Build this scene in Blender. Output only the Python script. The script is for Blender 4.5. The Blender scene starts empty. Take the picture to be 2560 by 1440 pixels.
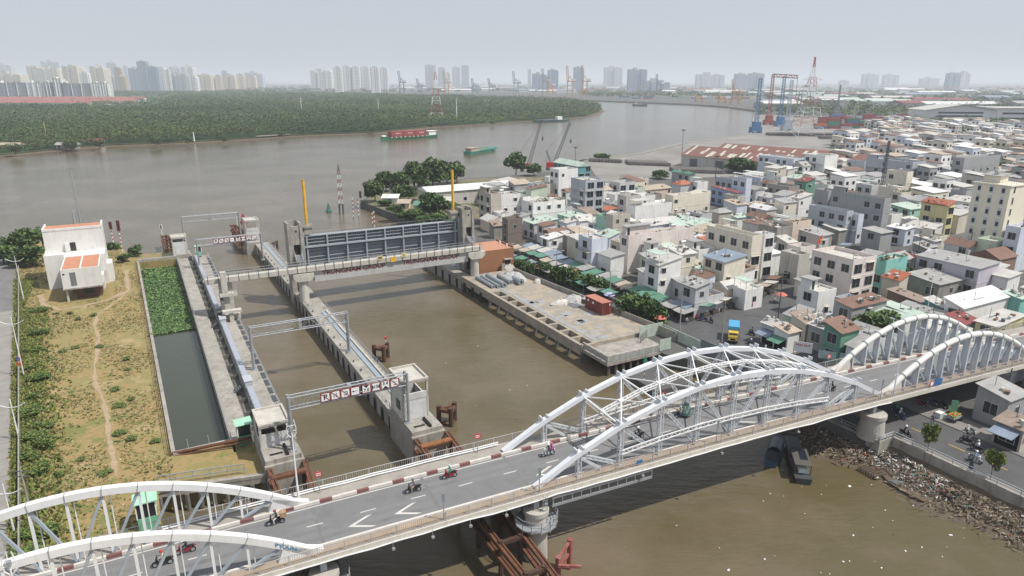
import bpy, math, random
import numpy as np
from mathutils import Vector
R=math.radians
rnd=random.Random(7)
SC=bpy.context.scene; COL=SC.collection
# ---------------------------------------------------------------- camera, sky, sun, exposure
FPX,CAMH,PITCH=1707.,50.,R(16.85)
cd=bpy.data.cameras.new('camera'); cam=bpy.data.objects.new('camera',cd); COL.objects.link(cam)
cam.location=(0,0,CAMH); cam.rotation_euler=(R(90)-PITCH,0,0)
cd.sensor_width=36; cd.lens=36*FPX/2560; cd.clip_start=.5; cd.clip_end=80000
SC.camera=cam
SUN_AZ,SUN_EL=R(-15),R(56)
wd=bpy.data.worlds.new('World'); SC.world=wd; wd.use_nodes=True
nt=wd.node_tree; bg=nt.nodes['Background']
sky=nt.nodes.new('ShaderNodeTexSky'); sky.sky_type='NISHITA'; sky.sun_disc=False
sky.sun_elevation=SUN_EL; sky.sun_rotation=R(90)-SUN_AZ; sky.altitude=0; sky.air_density=1.0; sky.dust_density=2.0; sky.ozone_density=1.0
tn=nt.nodes.new('ShaderNodeMix'); tn.data_type='RGBA'; tn.blend_type='MULTIPLY'; tn.inputs[0].default_value=1; tn.inputs[7].default_value=(1.04,.98,1.09,1)
nt.links.new(sky.outputs[0],tn.inputs[6]); hz_=nt.nodes.new('ShaderNodeMix'); hz_.data_type='RGBA'; hz_.inputs[0].default_value=.8; hz_.inputs[7].default_value=(5.45,5.85,6.5,1)   # hazy overcast-bright air above the city
nt.links.new(tn.outputs[2],hz_.inputs[6]); nt.links.new(hz_.outputs[2],bg.inputs[0]); bg.inputs[1].default_value=.10
sl=bpy.data.lights.new('sun','SUN'); sun=bpy.data.objects.new('sun',sl); COL.objects.link(sun)
sl.energy=4.4; sl.angle=R(.6); sl.color=(1,.95,.87)
sun.rotation_euler=(0,R(90)-SUN_EL,SUN_AZ)
SC.view_settings.view_transform='Standard'; SC.view_settings.look='None'
SC.view_settings.exposure=.12; SC.view_settings.gamma=1
# ---------------------------------------------------------------- ground positions seen from the survey point
_c,_s=math.cos(PITCH),math.sin(PITCH)
def P(u,v,z=0):
    x=(u-1280)/FPX; y=(720-v)/FPX
    t=(z-CAMH)/(-_s+_c*y); return (x*t,(_c+_s*y)*t)
def Q(X,Y,Z):
    Z=Z-CAMH; dp=Y*_c-Z*_s; return (1280+FPX*X/dp, 720-FPX*(Y*_s+Z*_c)/dp)
# frames: W world, L lock and town grid (x across, y away), B bridge (x along, y across)
FR={'W':(0,0,0.),'L':(0,0,math.atan2(.477,.879)),'B':(0,62.,R(25))}
def toW(f,x,y):
    ox,oy,a=FR[f]; return (ox+math.cos(a)*x-math.sin(a)*y, oy+math.sin(a)*x+math.cos(a)*y)
def toF(f,X,Y):
    ox,oy,a=FR[f]; X-=ox; Y-=oy; return (math.cos(a)*X+math.sin(a)*Y, -math.sin(a)*X+math.cos(a)*Y)
def PL(u,v,z=0): return toF('L',*P(u,v,z))
def QL(w,y,z): return Q(*toW('L',w,y),z)
def zd(s): return 8.2-2e-4*(s-27)**2
# ---------------------------------------------------------------- materials
_M={}
def M(name,col,rough=.8,var=.18,scale=.8,stain=0.,scol=None,metal=0.,bump=0.,bscale=6.,spec=.5):
    if name in _M: return _M[name]
    m=bpy.data.materials.new(name); m.use_nodes=True; n=m.node_tree; b=n.nodes['Principled BSDF']
    b.inputs['Roughness'].default_value=rough; b.inputs['Metallic'].default_value=metal
    b.inputs['Specular IOR Level'].default_value=spec
    g=n.nodes.new('ShaderNodeNewGeometry')
    nz=n.nodes.new('ShaderNodeTexNoise'); nz.inputs['Scale'].default_value=scale; nz.inputs['Detail'].default_value=6; nz.inputs['Roughness'].default_value=.65
    n.links.new(g.outputs['Position'],nz.inputs['Vector'])
    r=n.nodes.new('ShaderNodeValToRGB'); e=r.color_ramp.elements
    e[0].position=.3; e[1].position=.7
    e[0].color=(*[c*(1-var) for c in col],1); e[1].color=(*[min(1,c*(1+var*.7)) for c in col],1)
    n.links.new(nz.outputs[0],r.inputs[0]); out=r.outputs[0]
    if stain:
        mp=n.nodes.new('ShaderNodeMapping'); mp.inputs['Scale'].default_value=(1.6,1.6,.22)
        n.links.new(g.outputs['Position'],mp.inputs[0])
        n2=n.nodes.new('ShaderNodeTexNoise'); n2.inputs['Scale'].default_value=.9; n2.inputs['Detail'].default_value=7; n2.inputs['Roughness'].default_value=.7
        n.links.new(mp.outputs[0],n2.inputs['Vector'])
        r2=n.nodes.new('ShaderNodeValToRGB'); r2.color_ramp.elements[0].position=.5; r2.color_ramp.elements[1].position=.78
        r2.color_ramp.elements[1].color=(stain,stain,stain,1)
        n.links.new(n2.outputs[0],r2.inputs[0])
        mx=n.nodes.new('ShaderNodeMix'); mx.data_type='RGBA'
        n.links.new(r2.outputs[0],mx.inputs[0]); n.links.new(out,mx.inputs[6]); sc=scol or (.09,.08,.065); mx.inputs[7].default_value=(*sc,1)
        out=mx.outputs[2]
    n.links.new(out,b.inputs['Base Color'])
    if bump:
        n3=n.nodes.new('ShaderNodeTexNoise'); n3.inputs['Scale'].default_value=bscale; n3.inputs['Detail'].default_value=4
        n.links.new(g.outputs['Position'],n3.inputs['Vector'])
        bp=n.nodes.new('ShaderNodeBump'); bp.inputs['Strength'].default_value=bump; bp.inputs['Distance'].default_value=.1
        n.links.new(n3.outputs[0],bp.inputs['Height']); n.links.new(bp.outputs[0],b.inputs['Normal'])
    _M[name]=m; return m
def corr(name,col,col2,pitch=.35,rough=.65,patch=.5):
    """corrugated or sheeted roof: sheets run down the slope, with rusty or pale patches"""
    if name in _M: return _M[name]
    m=M(name,col,rough,.2,.5,stain=patch,scol=col2,bump=0)
    n=m.node_tree; b=n.nodes['Principled BSDF']; g=[q for q in n.nodes if q.type=='NEW_GEOMETRY'][0]
    mp=n.nodes.new('ShaderNodeMapping'); mp.inputs['Rotation'].default_value=(0,0,-FR['L'][2])
    wv=n.nodes.new('ShaderNodeTexWave'); wv.inputs['Scale'].default_value=.314/pitch; wv.bands_direction='X'
    n.links.new(g.outputs['Position'],mp.inputs[0]); n.links.new(mp.outputs[0],wv.inputs['Vector'])
    bp=n.nodes.new('ShaderNodeBump'); bp.inputs['Strength'].default_value=.5; bp.inputs['Distance'].default_value=.05
    n.links.new(wv.outputs[1],bp.inputs['Height']); n.links.new(bp.outputs[0],b.inputs['Normal']); return m
def facade(name,wall,glass,fl=3.3,bay=3.6,fw=.45,bw=.55):
    """far tower: storeys of openings between slabs and piers"""
    if name in _M: return _M[name]
    m=bpy.data.materials.new(name); m.use_nodes=True; n=m.node_tree; b=n.nodes['Principled BSDF']; b.inputs['Roughness'].default_value=.7
    tc=n.nodes.new('ShaderNodeTexCoord'); sp=n.nodes.new('ShaderNodeSeparateXYZ'); n.links.new(tc.outputs['Object'],sp.inputs[0])
    def mt(op,a,bb=None):
        q=n.nodes.new('ShaderNodeMath'); q.operation=op
        for i,x in enumerate((a,bb)):
            if x is None: continue
            if isinstance(x,(int,float)): q.inputs[i].default_value=x
            else: n.links.new(x,q.inputs[i])
        return q.outputs[0]
    zf=mt('LESS_THAN',mt('FRACT',mt('DIVIDE',sp.outputs[2],fl)),fw)
    h=mt('LESS_THAN',mt('FRACT',mt('DIVIDE',mt('ADD',sp.outputs[0],sp.outputs[1]),bay)),bw)
    v=mt('LESS_THAN',mt('FRACT',mt('DIVIDE',mt('ADD',sp.outputs[0],sp.outputs[1]),bay*5)),.8)
    f=mt('MULTIPLY',mt('MULTIPLY',zf,h),v)
    mx=n.nodes.new('ShaderNodeMix'); mx.data_type='RGBA'; n.links.new(f,mx.inputs[0]); mx.inputs[6].default_value=(*wall,1); mx.inputs[7].default_value=(*glass,1)
    n.links.new(mx.outputs[2],b.inputs['Base Color']); _M[name]=m; return m
CONC=M('concrete',(.33,.31,.275),.85,.28,.5,stain=.85,scol=(.10,.09,.075),bump=.15)
CONCD=M('dark_concrete',(.15,.145,.13),.9,.35,.7,stain=.7,scol=(.05,.045,.035))
CONCL=M('pale_concrete',(.48,.46,.41),.85,.2,.6,stain=.45,scol=(.2,.18,.15))
WPAINT=M('white_paint',(.74,.75,.76),.5,.07,1.5,stain=.22,scol=(.42,.40,.36))
GPAINT=M('grey_paint',(.36,.39,.41),.5,.12,1.,stain=.25,scol=(.2,.19,.17))
GALV=M('galvanised_steel',(.36,.38,.40),.45,.15,2.,metal=.3)
DGREY=M('dark_grey_steel',(.10,.11,.115),.6,.2,2.)
RUST=M('rust',(.13,.055,.028),.9,.45,1.8,stain=.5,scol=(.045,.03,.022))
RUSTD=M('dark_rust',(.07,.038,.026),.9,.4,1.8)
ASPH=M('asphalt',(.085,.085,.088),.85,.22,.35,stain=.0)
ROADL=M('old_concrete_road',(.26,.245,.225),.9,.15,.4)
GLASS=M('dark_glass',(.022,.028,.033),.12,.3,1.)
BLACK=M('black_paint_and_void_shade',(.012,.012,.012),.9,.2,1.)  # plain black for real parts; on niches, slots and openings it paints their shade
RED=M('red_paint',(.5,.03,.03),.5,.12,1.); MAROON=M('maroon_paint',(.26,.045,.045),.7,.25,3.)
WHITE=M('plain_white',(.8,.8,.8),.6,.06,2.); YELL=M('yellow_paint',(.72,.40,.02),.5,.12,2.)
TIRE=M('black_rubber',(.018,.018,.018),.7,.2,2.); SKIN=M('skin',(.36,.2,.13),.6,.1,4.)
GREENP=M('mint_green_paint',(.16,.46,.30),.55,.1,1.)
# ---------------------------------------------------------------- mesh builder
class MB:
    def __init__(s): s.v=[]; s.f=[]; s.mi=[]; s.m=0
    def add(s,vs,fs):
        o=len(s.v); s.v+=[tuple(p) for p in vs]; s.f+=[tuple(i+o for i in q) for q in fs]; s.mi+=[s.m]*len(fs); return s
    def box(s,x0,x1,y0,y1,z0,z1):
        return s.add([(x0,y0,z0),(x1,y0,z0),(x1,y1,z0),(x0,y1,z0),(x0,y0,z1),(x1,y0,z1),(x1,y1,z1),(x0,y1,z1)],
            [(0,3,2,1),(4,5,6,7),(0,1,5,4),(1,2,6,5),(2,3,7,6),(3,0,4,7)])
    def cbox(s,c,d,a=0):
        x,y,z=c; ca,sa=math.cos(a),math.sin(a); hx,hy,hz=d[0]/2,d[1]/2,d[2]/2; vs=[]
        for zz in(-hz,hz):
            for xx,yy in((-hx,-hy),(hx,-hy),(hx,hy),(-hx,hy)): vs.append((x+xx*ca-yy*sa,y+xx*sa+yy*ca,z+zz))
        return s.add(vs,[(0,3,2,1),(4,5,6,7),(0,1,5,4),(1,2,6,5),(2,3,7,6),(3,0,4,7)])
    def prism(s,poly,z0,z1,cap=True):
        n=len(poly); a=sum(poly[i][0]*poly[(i+1)%n][1]-poly[(i+1)%n][0]*poly[i][1] for i in range(n))
        if a<0: poly=poly[::-1]
        g=(lambda z,p:z(p) if callable(z) else z)
        vs=[(*p,g(z0,p)) for p in poly]+[(*p,g(z1,p)) for p in poly]
        fs=[(i,(i+1)%n,n+(i+1)%n,n+i) for i in range(n)]
        if cap: fs+=[tuple(range(n))[::-1],tuple(range(n,2*n))]
        return s.add(vs,fs)
    def quad(s,*p): return s.add(p,[tuple(range(len(p)))])
    def tube(s,p,q,r,n=6,r2=None,cap=True):
        p=Vector(p); q=Vector(q); d=(q-p); 
        if d.length<1e-6: return s
        d.normalize(); a=Vector((0,0,1)) if abs(d.z)<.95 else Vector((1,0,0)); x=d.cross(a).normalized(); y=d.cross(x)
        r2=r if r2 is None else r2; vs=[]
        for c,rr in((p,r),(q,r2)):
            for i in range(n):
                t=2*math.pi*i/n; vs.append(c+x*(rr*math.cos(t))+y*(rr*math.sin(t)))
        fs=[(i,n+i,n+(i+1)%n,(i+1)%n) for i in range(n)]
        if cap: fs+=[tuple(range(n)),tuple(range(n,2*n))[::-1]]
        return s.add(vs,fs)
    def path(s,pts,r,n=6):
        for a,b in zip(pts,pts[1:]): s.tube(a,b,r,n)
        return s
    def beam(s,p,q,w,h,off=0):
        """rectangular bar p->q, w sideways, h upward"""
        p=Vector(p); q=Vector(q); d=(q-p); 
        if d.length<1e-6: return s
        d.normalize(); up=Vector((0,0,1)) if abs(d.z)<.98 else Vector((1,0,0)); x=d.cross(up).normalized()*(w/2); y=x.cross(d).normalized()*(h/2); o=y.normalized()*off
        vs=[c+o+a*x+b*y for c in(p,q) for a,b in((-1,-1),(1,-1),(1,1),(-1,1))]
        return s.add(vs,[(0,1,2,3),(7,6,5,4),(0,4,5,1),(1,5,6,2),(2,6,7,3),(3,7,4,0)])
    def lattice(s,p,q,w,r=.05,n=None,up=None):
        """flat laced strut: two chords w apart with zigzag"""
        p=Vector(p); q=Vector(q); d=(q-p); L=d.length; d.normalize()
        u=Vector(up) if up else (Vector((0,0,1)) if abs(d.z)<.9 else Vector((1,0,0))); u=(u-d*u.dot(d)).normalized()*(w/2)
        s.beam(p+u,q+u,r*2,r*2); s.beam(p-u,q-u,r*2,r*2); n=n or max(2,int(L/(w*1.1)))
        for i in range(n):
            a=p+d*(L*i/n)+u*(1 if i%2 else -1); b=p+d*(L*(i+1)/n)+u*(-1 if i%2 else 1); s.beam(a,b,r*1.2,r*1.2)
        return s
    def mast(s,p,q,w0,w1,n,r,braces=True):
        """square lattice mast p->q"""
        p=Vector(p); q=Vector(q); d=(q-p).normalized(); a=Vector((0,1,0)) if abs(d.y)<.9 else Vector((1,0,0)); x=d.cross(a).normalized(); y=d.cross(x)
        cr=((1,1),(1,-1),(-1,-1),(-1,1))
        ring=[]
        for i in range(n+1):
            t=i/n; c=p.lerp(q,t); w=(w0+(w1-w0)*t)/2; ring.append([c+x*(w*a)+y*(w*b) for a,b in cr])
        for i in range(n):
            for k in range(4):
                s.beam(ring[i][k],ring[i+1][k],r*2,r*2)
                if braces:
                    s.beam(ring[i][k],ring[i+1][(k+1)%4],r*1.3,r*1.3)
                    s.beam(ring[i+1][k],ring[i+1][(k+1)%4],r*1.3,r*1.3)
        return s
    def lathe(s,prof,c=(0,0),n=16):
        vs=[];k=len(prof)
        for i in range(n):
            t=2*math.pi*i/n
            for r,z in prof: vs.append((c[0]+r*math.cos(t),c[1]+r*math.sin(t),z))
        fs=[(i*k+j,((i+1)%n)*k+j,((i+1)%n)*k+j+1,i*k+j+1) for i in range(n) for j in range(k-1)]
        return s.add(vs,fs)
OFF={}; LABELS={}
def _lab(o,label,cat,group=None,kind=None):
    if label:
        o['label']=label
        if not group and label in LABELS: print('DUP LABEL',label)
        LABELS[label]=1
    if cat: o['category']=cat
    if group: o['group']=group
    if kind: o['kind']=kind
def thing(name,label,cat,base,frame='L',group=None,kind=None):
    o=bpy.data.objects.new(name,None); COL.objects.link(o); o.empty_display_size=.3
    X,Y=toW(frame,base[0],base[1]); o.location=(X,Y,base[2]); o.rotation_euler=(0,0,FR[frame][2])
    _lab(o,label,cat,group,kind); OFF[o]=base; return o
def mesh(name,mb,mats,off=(0,0,0),smooth=False):
    me=bpy.data.meshes.new(name); ox,oy,oz=off
    me.from_pydata([(x-ox,y-oy,z-oz) for x,y,z in mb.v],[],mb.f)
    mats=mats if isinstance(mats,(list,tuple)) else [mats]
    for m in mats: me.materials.append(m)
    if len(mats)>1: me.polygons.foreach_set('material_index',mb.mi)
    if smooth: me.polygons.foreach_set('use_smooth',[True]*len(me.polygons))
    me.update(); return me
SPLIT={'niche','joint_lug','side_block','collar','roof_clutter','duct_cover','bollard','drain_grate','slab_cover','flange','tie_rod','opening','pile_bent','column','pile','cross_rib','expansion_joint','service_box','guide_frame','landing','cross_beam','pier_beam','fin','window_band','stilt','roof_vent','handrail','underlight','label','foot','track'}
def islands(mb):
    p=list(range(len(mb.v)))
    def fd(a):
        while p[a]!=a: p[a]=p[p[a]]; a=p[a]
        return a
    for f in mb.f:
        a=fd(f[0])
        for k in f[1:]: p[fd(k)]=a
    g={}
    for f,mi in zip(mb.f,mb.mi): g.setdefault(fd(f[0]),[]).append((f,mi))
    out=[]
    for fs in g.values():
        q=MB(); ix={}
        for f,mi in fs:
            q.f.append(tuple(ix.setdefault(k,len(ix)) for k in f)); q.mi.append(mi)
        q.v=[mb.v[k] for k in ix]; out.append(q)
    return out
def part(name,mb,mats,root,label=None,smooth=False):
    """a part in the frame coordinates of its thing; repeated pieces become parts of their own"""
    if name in SPLIT:
        L=islands(mb)
        if 1<len(L)<=100:
            for q in L: o=_part(name,q,mats,root,label,smooth)
            return o
    return _part(name,mb,mats,root,label,smooth)
def _part(name,mb,mats,root,label=None,smooth=False):
    r=root; off=OFF[root]
    o=bpy.data.objects.new(name,mesh(name,mb,mats,off,smooth)); COL.objects.link(o); o.parent=r
    if label: o['label']=label
    OFF[o]=off; return o
def single(name,mb,mats,label,cat,base,frame='L',group=None,kind=None,smooth=False):
    o=bpy.data.objects.new(name,mesh(name,mb,mats,base,smooth)); COL.objects.link(o)
    X,Y=toW(frame,base[0],base[1]); o.location=(X,Y,base[2]); o.rotation_euler=(0,0,FR[frame][2])
    _lab(o,label,cat,group,kind); OFF[o]=base; return o
def struct(name,mb,mats,frame='L',kind='structure',smooth=False):
    return single(name,mb,mats,None,None,(0,0,0),frame,None,kind,smooth)
def dup(root,base,frame,label=None,rz=None,group=None,scale=None,mats=None):
    r=root.copy(); COL.objects.link(r); X,Y=toW(frame,base[0],base[1]); r.location=(X,Y,base[2])
    r.rotation_euler=(0,0,FR[frame][2]+(rz or 0))
    if scale: r.scale=(scale,)*3 if isinstance(scale,(int,float)) else scale
    if label:
        r['label']=label
        if label in LABELS and not group: print('DUP LABEL',label)
        LABELS[label]=1
    if group: r['group']=group
    for ch in list(root.children):
        c=ch.copy(); COL.objects.link(c); c.parent=r
        for g in ch.children:
            d=g.copy(); COL.objects.link(d); d.parent=c
    return r
_txt={}
def text(mb,s,size,fn,bold=0):
    """lettering as flat faces; fn maps (x,y) of the text to a 3-D point; x centred"""
    if s not in _txt:
        cu=bpy.data.curves.new('t','FONT'); cu.body=s; cu.align_x='CENTER'; cu.align_y='CENTER'; cu.offset=.028; cu.resolution_u=2
        o=bpy.data.objects.new('t',cu); COL.objects.link(o); dg=bpy.context.evaluated_depsgraph_get(); me=bpy.data.meshes.new_from_object(o.evaluated_get(dg))
        _txt[s]=([tuple(v.co)[:2] for v in me.vertices],[tuple(p.vertices) for p in me.polygons])
        bpy.data.objects.remove(o); bpy.data.curves.remove(cu); bpy.data.meshes.remove(me)
    vs,fs=_txt[s]; mb.add([fn(x*size,y*size) for x,y in vs],fs)
# foliage: many leaf-clump faces through clustered volumes
def leaves(mb,cl,n,size,rg,flat=.5,nm=2):
    """cl: list of (cx,cy,cz,rx,rz) clumps"""
    for _ in range(n):
        cx,cy,cz,rx,rz=rg.choice(cl)
        while 1:
            a,b,c=rg.uniform(-1,1),rg.uniform(-1,1),rg.uniform(-1,1); q=a*a+b*b+c*c
            if .25<q<1: break
        k=(q**.5)**-.35
        px,py,pz=cx+a*k*rx,cy+b*k*rx,cz+c*k*rz
        t=rg.uniform(0,6.28); e=rg.uniform(-1,1)*flat; f=rg.uniform(-1,1)*flat; s_=size*rg.uniform(.6,1.3)
        ux,uy,uz=math.cos(t)*s_,math.sin(t)*s_,e*s_; vx,vy,vz=-math.sin(t)*s_*.7,math.cos(t)*s_*.7,f*s_
        mb.m=rg.randrange(nm)
        mb.quad((px-ux,py-uy,pz-uz),(px+vx*.8,py+vy*.8,pz+vz*.8),(px+ux,py+uy,pz+uz),(px-vx*.8,py-vy*.8,pz-vz*.8))
LEAF=[M('leaf_mid',(.055,.105,.025),.6,.3,.4,spec=.25),M('leaf_dark',(.028,.06,.018),.6,.3,.4,spec=.25),M('leaf_light',(.10,.155,.04),.6,.25,.4,spec=.25)]
LEAFY=[M('leaf_yellow',(.19,.19,.03),.6,.3,1.,spec=.25),M('leaf_mid2',(.08,.13,.03),.6,.3,1.,spec=.25),M('leaf_light',(.1,.15,.04))]
BARK=M('bark',(.12,.09,.065),.9,.25,3.)
_tp={}
def tree(base,h,r,label,frame='W',kind=0,group=None,cat='tree',name=None,n=420,lsz=.5,mats=None,trunk=True):
    key=(kind,n)
    if key not in _tp:
        rg=random.Random(11+kind*7); root=thing(name or ('tree' if trunk else 'shrub'),None,cat,(0,0,0),'W')
        if trunk:
            t=MB(); t.tube((0,0,0),(.02,.01,.42),.045,7,.03)
            for k in range(5):
                a=k*1.26+rg.random(); t.tube((.02,.01,.35+.03*k),(.5*math.cos(a),.5*math.sin(a),.62+.05*rg.random()),.024,5,.008)
            part('trunk',t,BARK,root)
            cl=[(.55*math.cos(a)*rg.uniform(.5,1.1),.55*math.sin(a)*rg.uniform(.5,1.1),rg.uniform(.34,.85),rg.uniform(.28,.46),rg.uniform(.10,.17)) for a in [rg.uniform(0,6.28) for _ in range(14)]]+[(0,0,.86,.42,.13),(.2,.1,.7,.5,.16)]
        else:
            cl=[(.6*math.cos(a)*rg.uniform(.2,1.1),.6*math.sin(a)*rg.uniform(.2,1.1),rg.uniform(.25,.75),rg.uniform(.3,.5),rg.uniform(.2,.3)) for a in [rg.uniform(0,6.28) for _ in range(8)]]
            t=MB(); t.tube((0,0,0),(0,0,.5),.04,5,.02); part('stem',t,BARK,root)
        c=MB(); leaves(c,cl,n,.11*lsz/.5,rg,.6,3); part('crown' if trunk else 'foliage',c,mats or LEAF,root)
        _tp[key]=root; o=root; X,Y=toW(frame,base[0],base[1]); o.location=(X,Y,base[2]); o['label']=label
        if group: o['group']=group
        LABELS[label]=1
    else: o=dup(_tp[key],base,frame,label,group=group)
    o['category']=cat; o.scale=(r,r,h); o.rotation_euler=(0,0,rnd.uniform(0,6.28)); return o
def ordn(i): return ('first second third fourth fifth sixth seventh eighth ninth tenth eleventh twelfth thirteenth fourteenth fifteenth sixteenth seventeenth eighteenth nineteenth twentieth'.split()+['%dst'%k if k%10==1 else '%dnd'%k if k%10==2 else '%drd'%k if k%10==3 else '%dth'%k for k in range(21,99)])[i]
# ================================================================ SETTING: water, land, roads
def waterm(name,col,rough,bump,scale,spec=.5,var=.12,col2=None,vscale=.02):
    m=M(name,col,rough,var,vscale,spec=spec); n=m.node_tree; b=n.nodes['Principled BSDF']; g=[q for q in n.nodes if q.type=='NEW_GEOMETRY'][0]
    if col2:
        r=[q for q in n.nodes if q.type=='VALTORGB'][0]; r.color_ramp.elements[0].color=(*col2,1); r.color_ramp.elements[0].position=.42; r.color_ramp.elements[1].position=.6
    mp=n.nodes.new('ShaderNodeMapping'); mp.inputs['Rotation'].default_value=(0,0,.5); mp.inputs['Scale'].default_value=(.35,1.1,1); n.links.new(g.outputs['Position'],mp.inputs[0])
    a=n.nodes.new('ShaderNodeTexNoise'); a.inputs['Scale'].default_value=scale; a.inputs['Detail'].default_value=5; a.inputs['Roughness'].default_value=.6; n.links.new(mp.outputs[0],a.inputs['Vector'])
    bp=n.nodes.new('ShaderNodeBump'); bp.inputs['Strength'].default_value=bump; bp.inputs['Distance'].default_value=.25; n.links.new(a.outputs[0],bp.inputs['Height']); n.links.new(bp.outputs[0],b.inputs['Normal'])
    b.inputs['IOR'].default_value=1.33; return m
RIVER=waterm('river_water',(.143,.115,.078),.12,.7,.8,col2=(.104,.085,.043),vscale=.022)
CANALW=waterm('canal_water',(.05,.058,.042),.08,.08,.8)
def lp(px,z): return [PL(u,v,z) for u,v in px]
m=MB(); m.quad((-40000,-300,-3),(40000,-300,-3),(40000,40000,-3),(-40000,40000,-3)); struct('riverbed',m,M('mud',(.10,.075,.05),.95),'W')
m=MB()
for x0,x1,y0,y1 in((-9000,9000,-200,120),(-9000,9000,120,1000),(-9000,9000,1000,9000)): m.quad((x0,y0,0),(x1,y0,0),(x1,y1,0),(x0,y1,0))
struct('river',m,RIVER,'W')
# --- ground materials
def groundm(name,cols,scale,rough=.95,bump=.4,bs=3.,sc2=None):
    m=M(name,cols[0],rough,.1,scale,bump=bump,bscale=bs); r=[q for q in m.node_tree.nodes if q.type=='VALTORGB'][0].color_ramp
    while len(r.elements)<len(cols): r.elements.new(.5)
    for i,c in enumerate(cols): r.elements[i].position=.3+.4*i/(len(cols)-1); r.elements[i].color=(*c,1)
    return m
LOT=groundm('dry_grass_soil',[(.38,.28,.155),(.32,.245,.12),(.215,.19,.068),(.31,.215,.095),(.145,.16,.045),(.25,.205,.085)],.16,bump=.7,bs=2.5)
nz=[q for q in LOT.node_tree.nodes if q.type=='TEX_NOISE'][0]; nz.inputs['Detail'].default_value=10; nz.inputs['Roughness'].default_value=.72
TOWNG=groundm('town_ground',[(.07,.07,.07),(.10,.098,.092),(.13,.125,.115)],.15,bump=.1)
FARG=groundm('far_ground',[(.05,.075,.035),(.09,.10,.06),(.17,.16,.14),(.06,.085,.04)],.012,bump=.1)
MUD=groundm('river_mud',[(.10,.07,.045),(.15,.11,.075),(.12,.085,.055)],.4,bump=.5)
SANDY=groundm('sandy_concrete',[(.40,.315,.22),(.36,.31,.245),(.26,.24,.21),(.38,.31,.225),(.21,.19,.165)],.22,bump=.25)
nz=[q for q in SANDY.node_tree.nodes if q.type=='TEX_NOISE'][0]; nz.inputs['Detail'].default_value=9
# --- left bank: dry lot, rising from the river wall
lot=[(-400,260),(-62,258),(-34,252),(-18,236),(-8,232),(-6,216),(5.6,215),(5.6,205.6),(-3.6,205.6),(-1.2,91.6),(8.6,91.6),(8.6,80.5),(-3.3,83.2),(-3.0,20),(-400,20)]
m=MB(); m.prism(lot,-2.9,3.0); struct('left_bank',m,LOT,'L')
# worn footpath
pth=[(322,726),(300,748),(245,785),(236,815),(247,845),(242,880),(236,920),(240,960),(258,1000),(268,1040),(270,1080),(282,1130),(290,1190)]
pp=[PL(u,v,3) for u,v in pth]; m=MB()
ext=[PL(100,738,3),PL(110,762,3),PL(150,775,3),PL(210,765,3),PL(270,750,3),PL(322,726,3),PL(318,700,3),PL(315,675,3)]
def strip(m,pts,w,z,jit=.25):
    L=[];Rr=[]
    for i,(x,y) in enumerate(pts):
        a=pts[max(0,i-1)]; b=pts[min(len(pts)-1,i+1)]; dx,dy=b[0]-a[0],b[1]-a[1]; q=math.hypot(dx,dy) or 1; ww=w*(1+rnd.uniform(-jit,jit))
        L.append((x-dy/q*ww,y+dx/q*ww,z)); Rr.append((x+dy/q*ww,y-dx/q*ww,z))
    for i in range(len(pts)-1): m.quad(Rr[i],Rr[i+1],L[i+1],L[i])
def dense(pts,k=6,j=.25):
    o=[]
    for a,b in zip(pts,pts[1:]):
        for i in range(k): o.append((a[0]+(b[0]-a[0])*i/k+rnd.uniform(-j,j)*.4,a[1]+(b[1]-a[1])*i/k+rnd.uniform(-j,j)*.4))
    return o+[pts[-1]]
strip(m,dense(pp),.27,3.03,.6); strip(m,dense(ext),.5,3.034,.6); struct('footpath',m,M('trodden_soil',(.36,.27,.175),.95,.2,1.),'L')
# road at the far left with joints and edge line
rl=[PL(45,690,3),PL(44,800,3),PL(42,950,3),PL(44,1100,3),PL(45,1300,3)]; e0=rl[0]; e1=rl[-1]
dx,dy=e1[0]-e0[0],e1[1]-e0[1]; ql=math.hypot(dx,dy); dx/=ql; dy/=ql
def RD2(t,o): return (e0[0]+dx*t+dy*o, e0[1]+dy*t-dx*o)   # o>0: away from the lot
m=MB()
for t in range(-30,200,5): m.quad(*[(*RD2(a,o),3.03) for a,o in((t+.02,.4),(t+4.98,.4),(t+4.98,4.2),(t+.02,4.2))][::-1]); m.quad(*[(*RD2(a,o),3.03) for a,o in((t+.02,4.24),(t+4.98,4.24),(t+4.98,8.4),(t+.02,8.4))][::-1])
struct('left_road',m,ROADL,'L')
m=MB(); m.quad(*[(*RD2(a,o),3.036) for a,o in((-60,.2),(32,.2),(32,8.4),(-60,8.4))][::-1]); struct('left_road_asphalt',m,M('worn_asphalt',(.17,.168,.165),.9,.2,.5),'L')
# --- canal basin
m=MB(); m.quad((-3.6,205.6,.9),(-1.2,91.6,.9),(9,91.6,.9),(6,205.6,.9)); struct('canal',m,CANALW,'L')
# --- town and port land (one sheet to the horizon)
def pw(u,v,z=2.5): return P(u,v,z)
tl=[(86.5,-60),(86.5,49),(84,49.4),(83.2,52.5),(82.4,83),(79.4,88.2),(79.4,97),(70.2,97),(69.6,176.5),(73,180),(84,218.6),(78.6,276.7),(96,300),(146,318.7),(171,316),(194,320),(240,352),(300,372),(376,417),(511,470)]
town=[toW('L',*p) for p in tl]+[pw(1881,310),pw(1888,285),pw(1890,275),pw(1820,266),pw(1740,260.5),pw(1600,255),pw(1440,249),pw(1300,244),pw(1000,235),pw(830,230),pw(740,226),(-2000,5200),(-16000,38000),(38000,38000),(38000,-60)]
m=MB(); m.prism(town,-2.9,2.5); struct('town_ground',m,TOWNG,'W')
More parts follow.
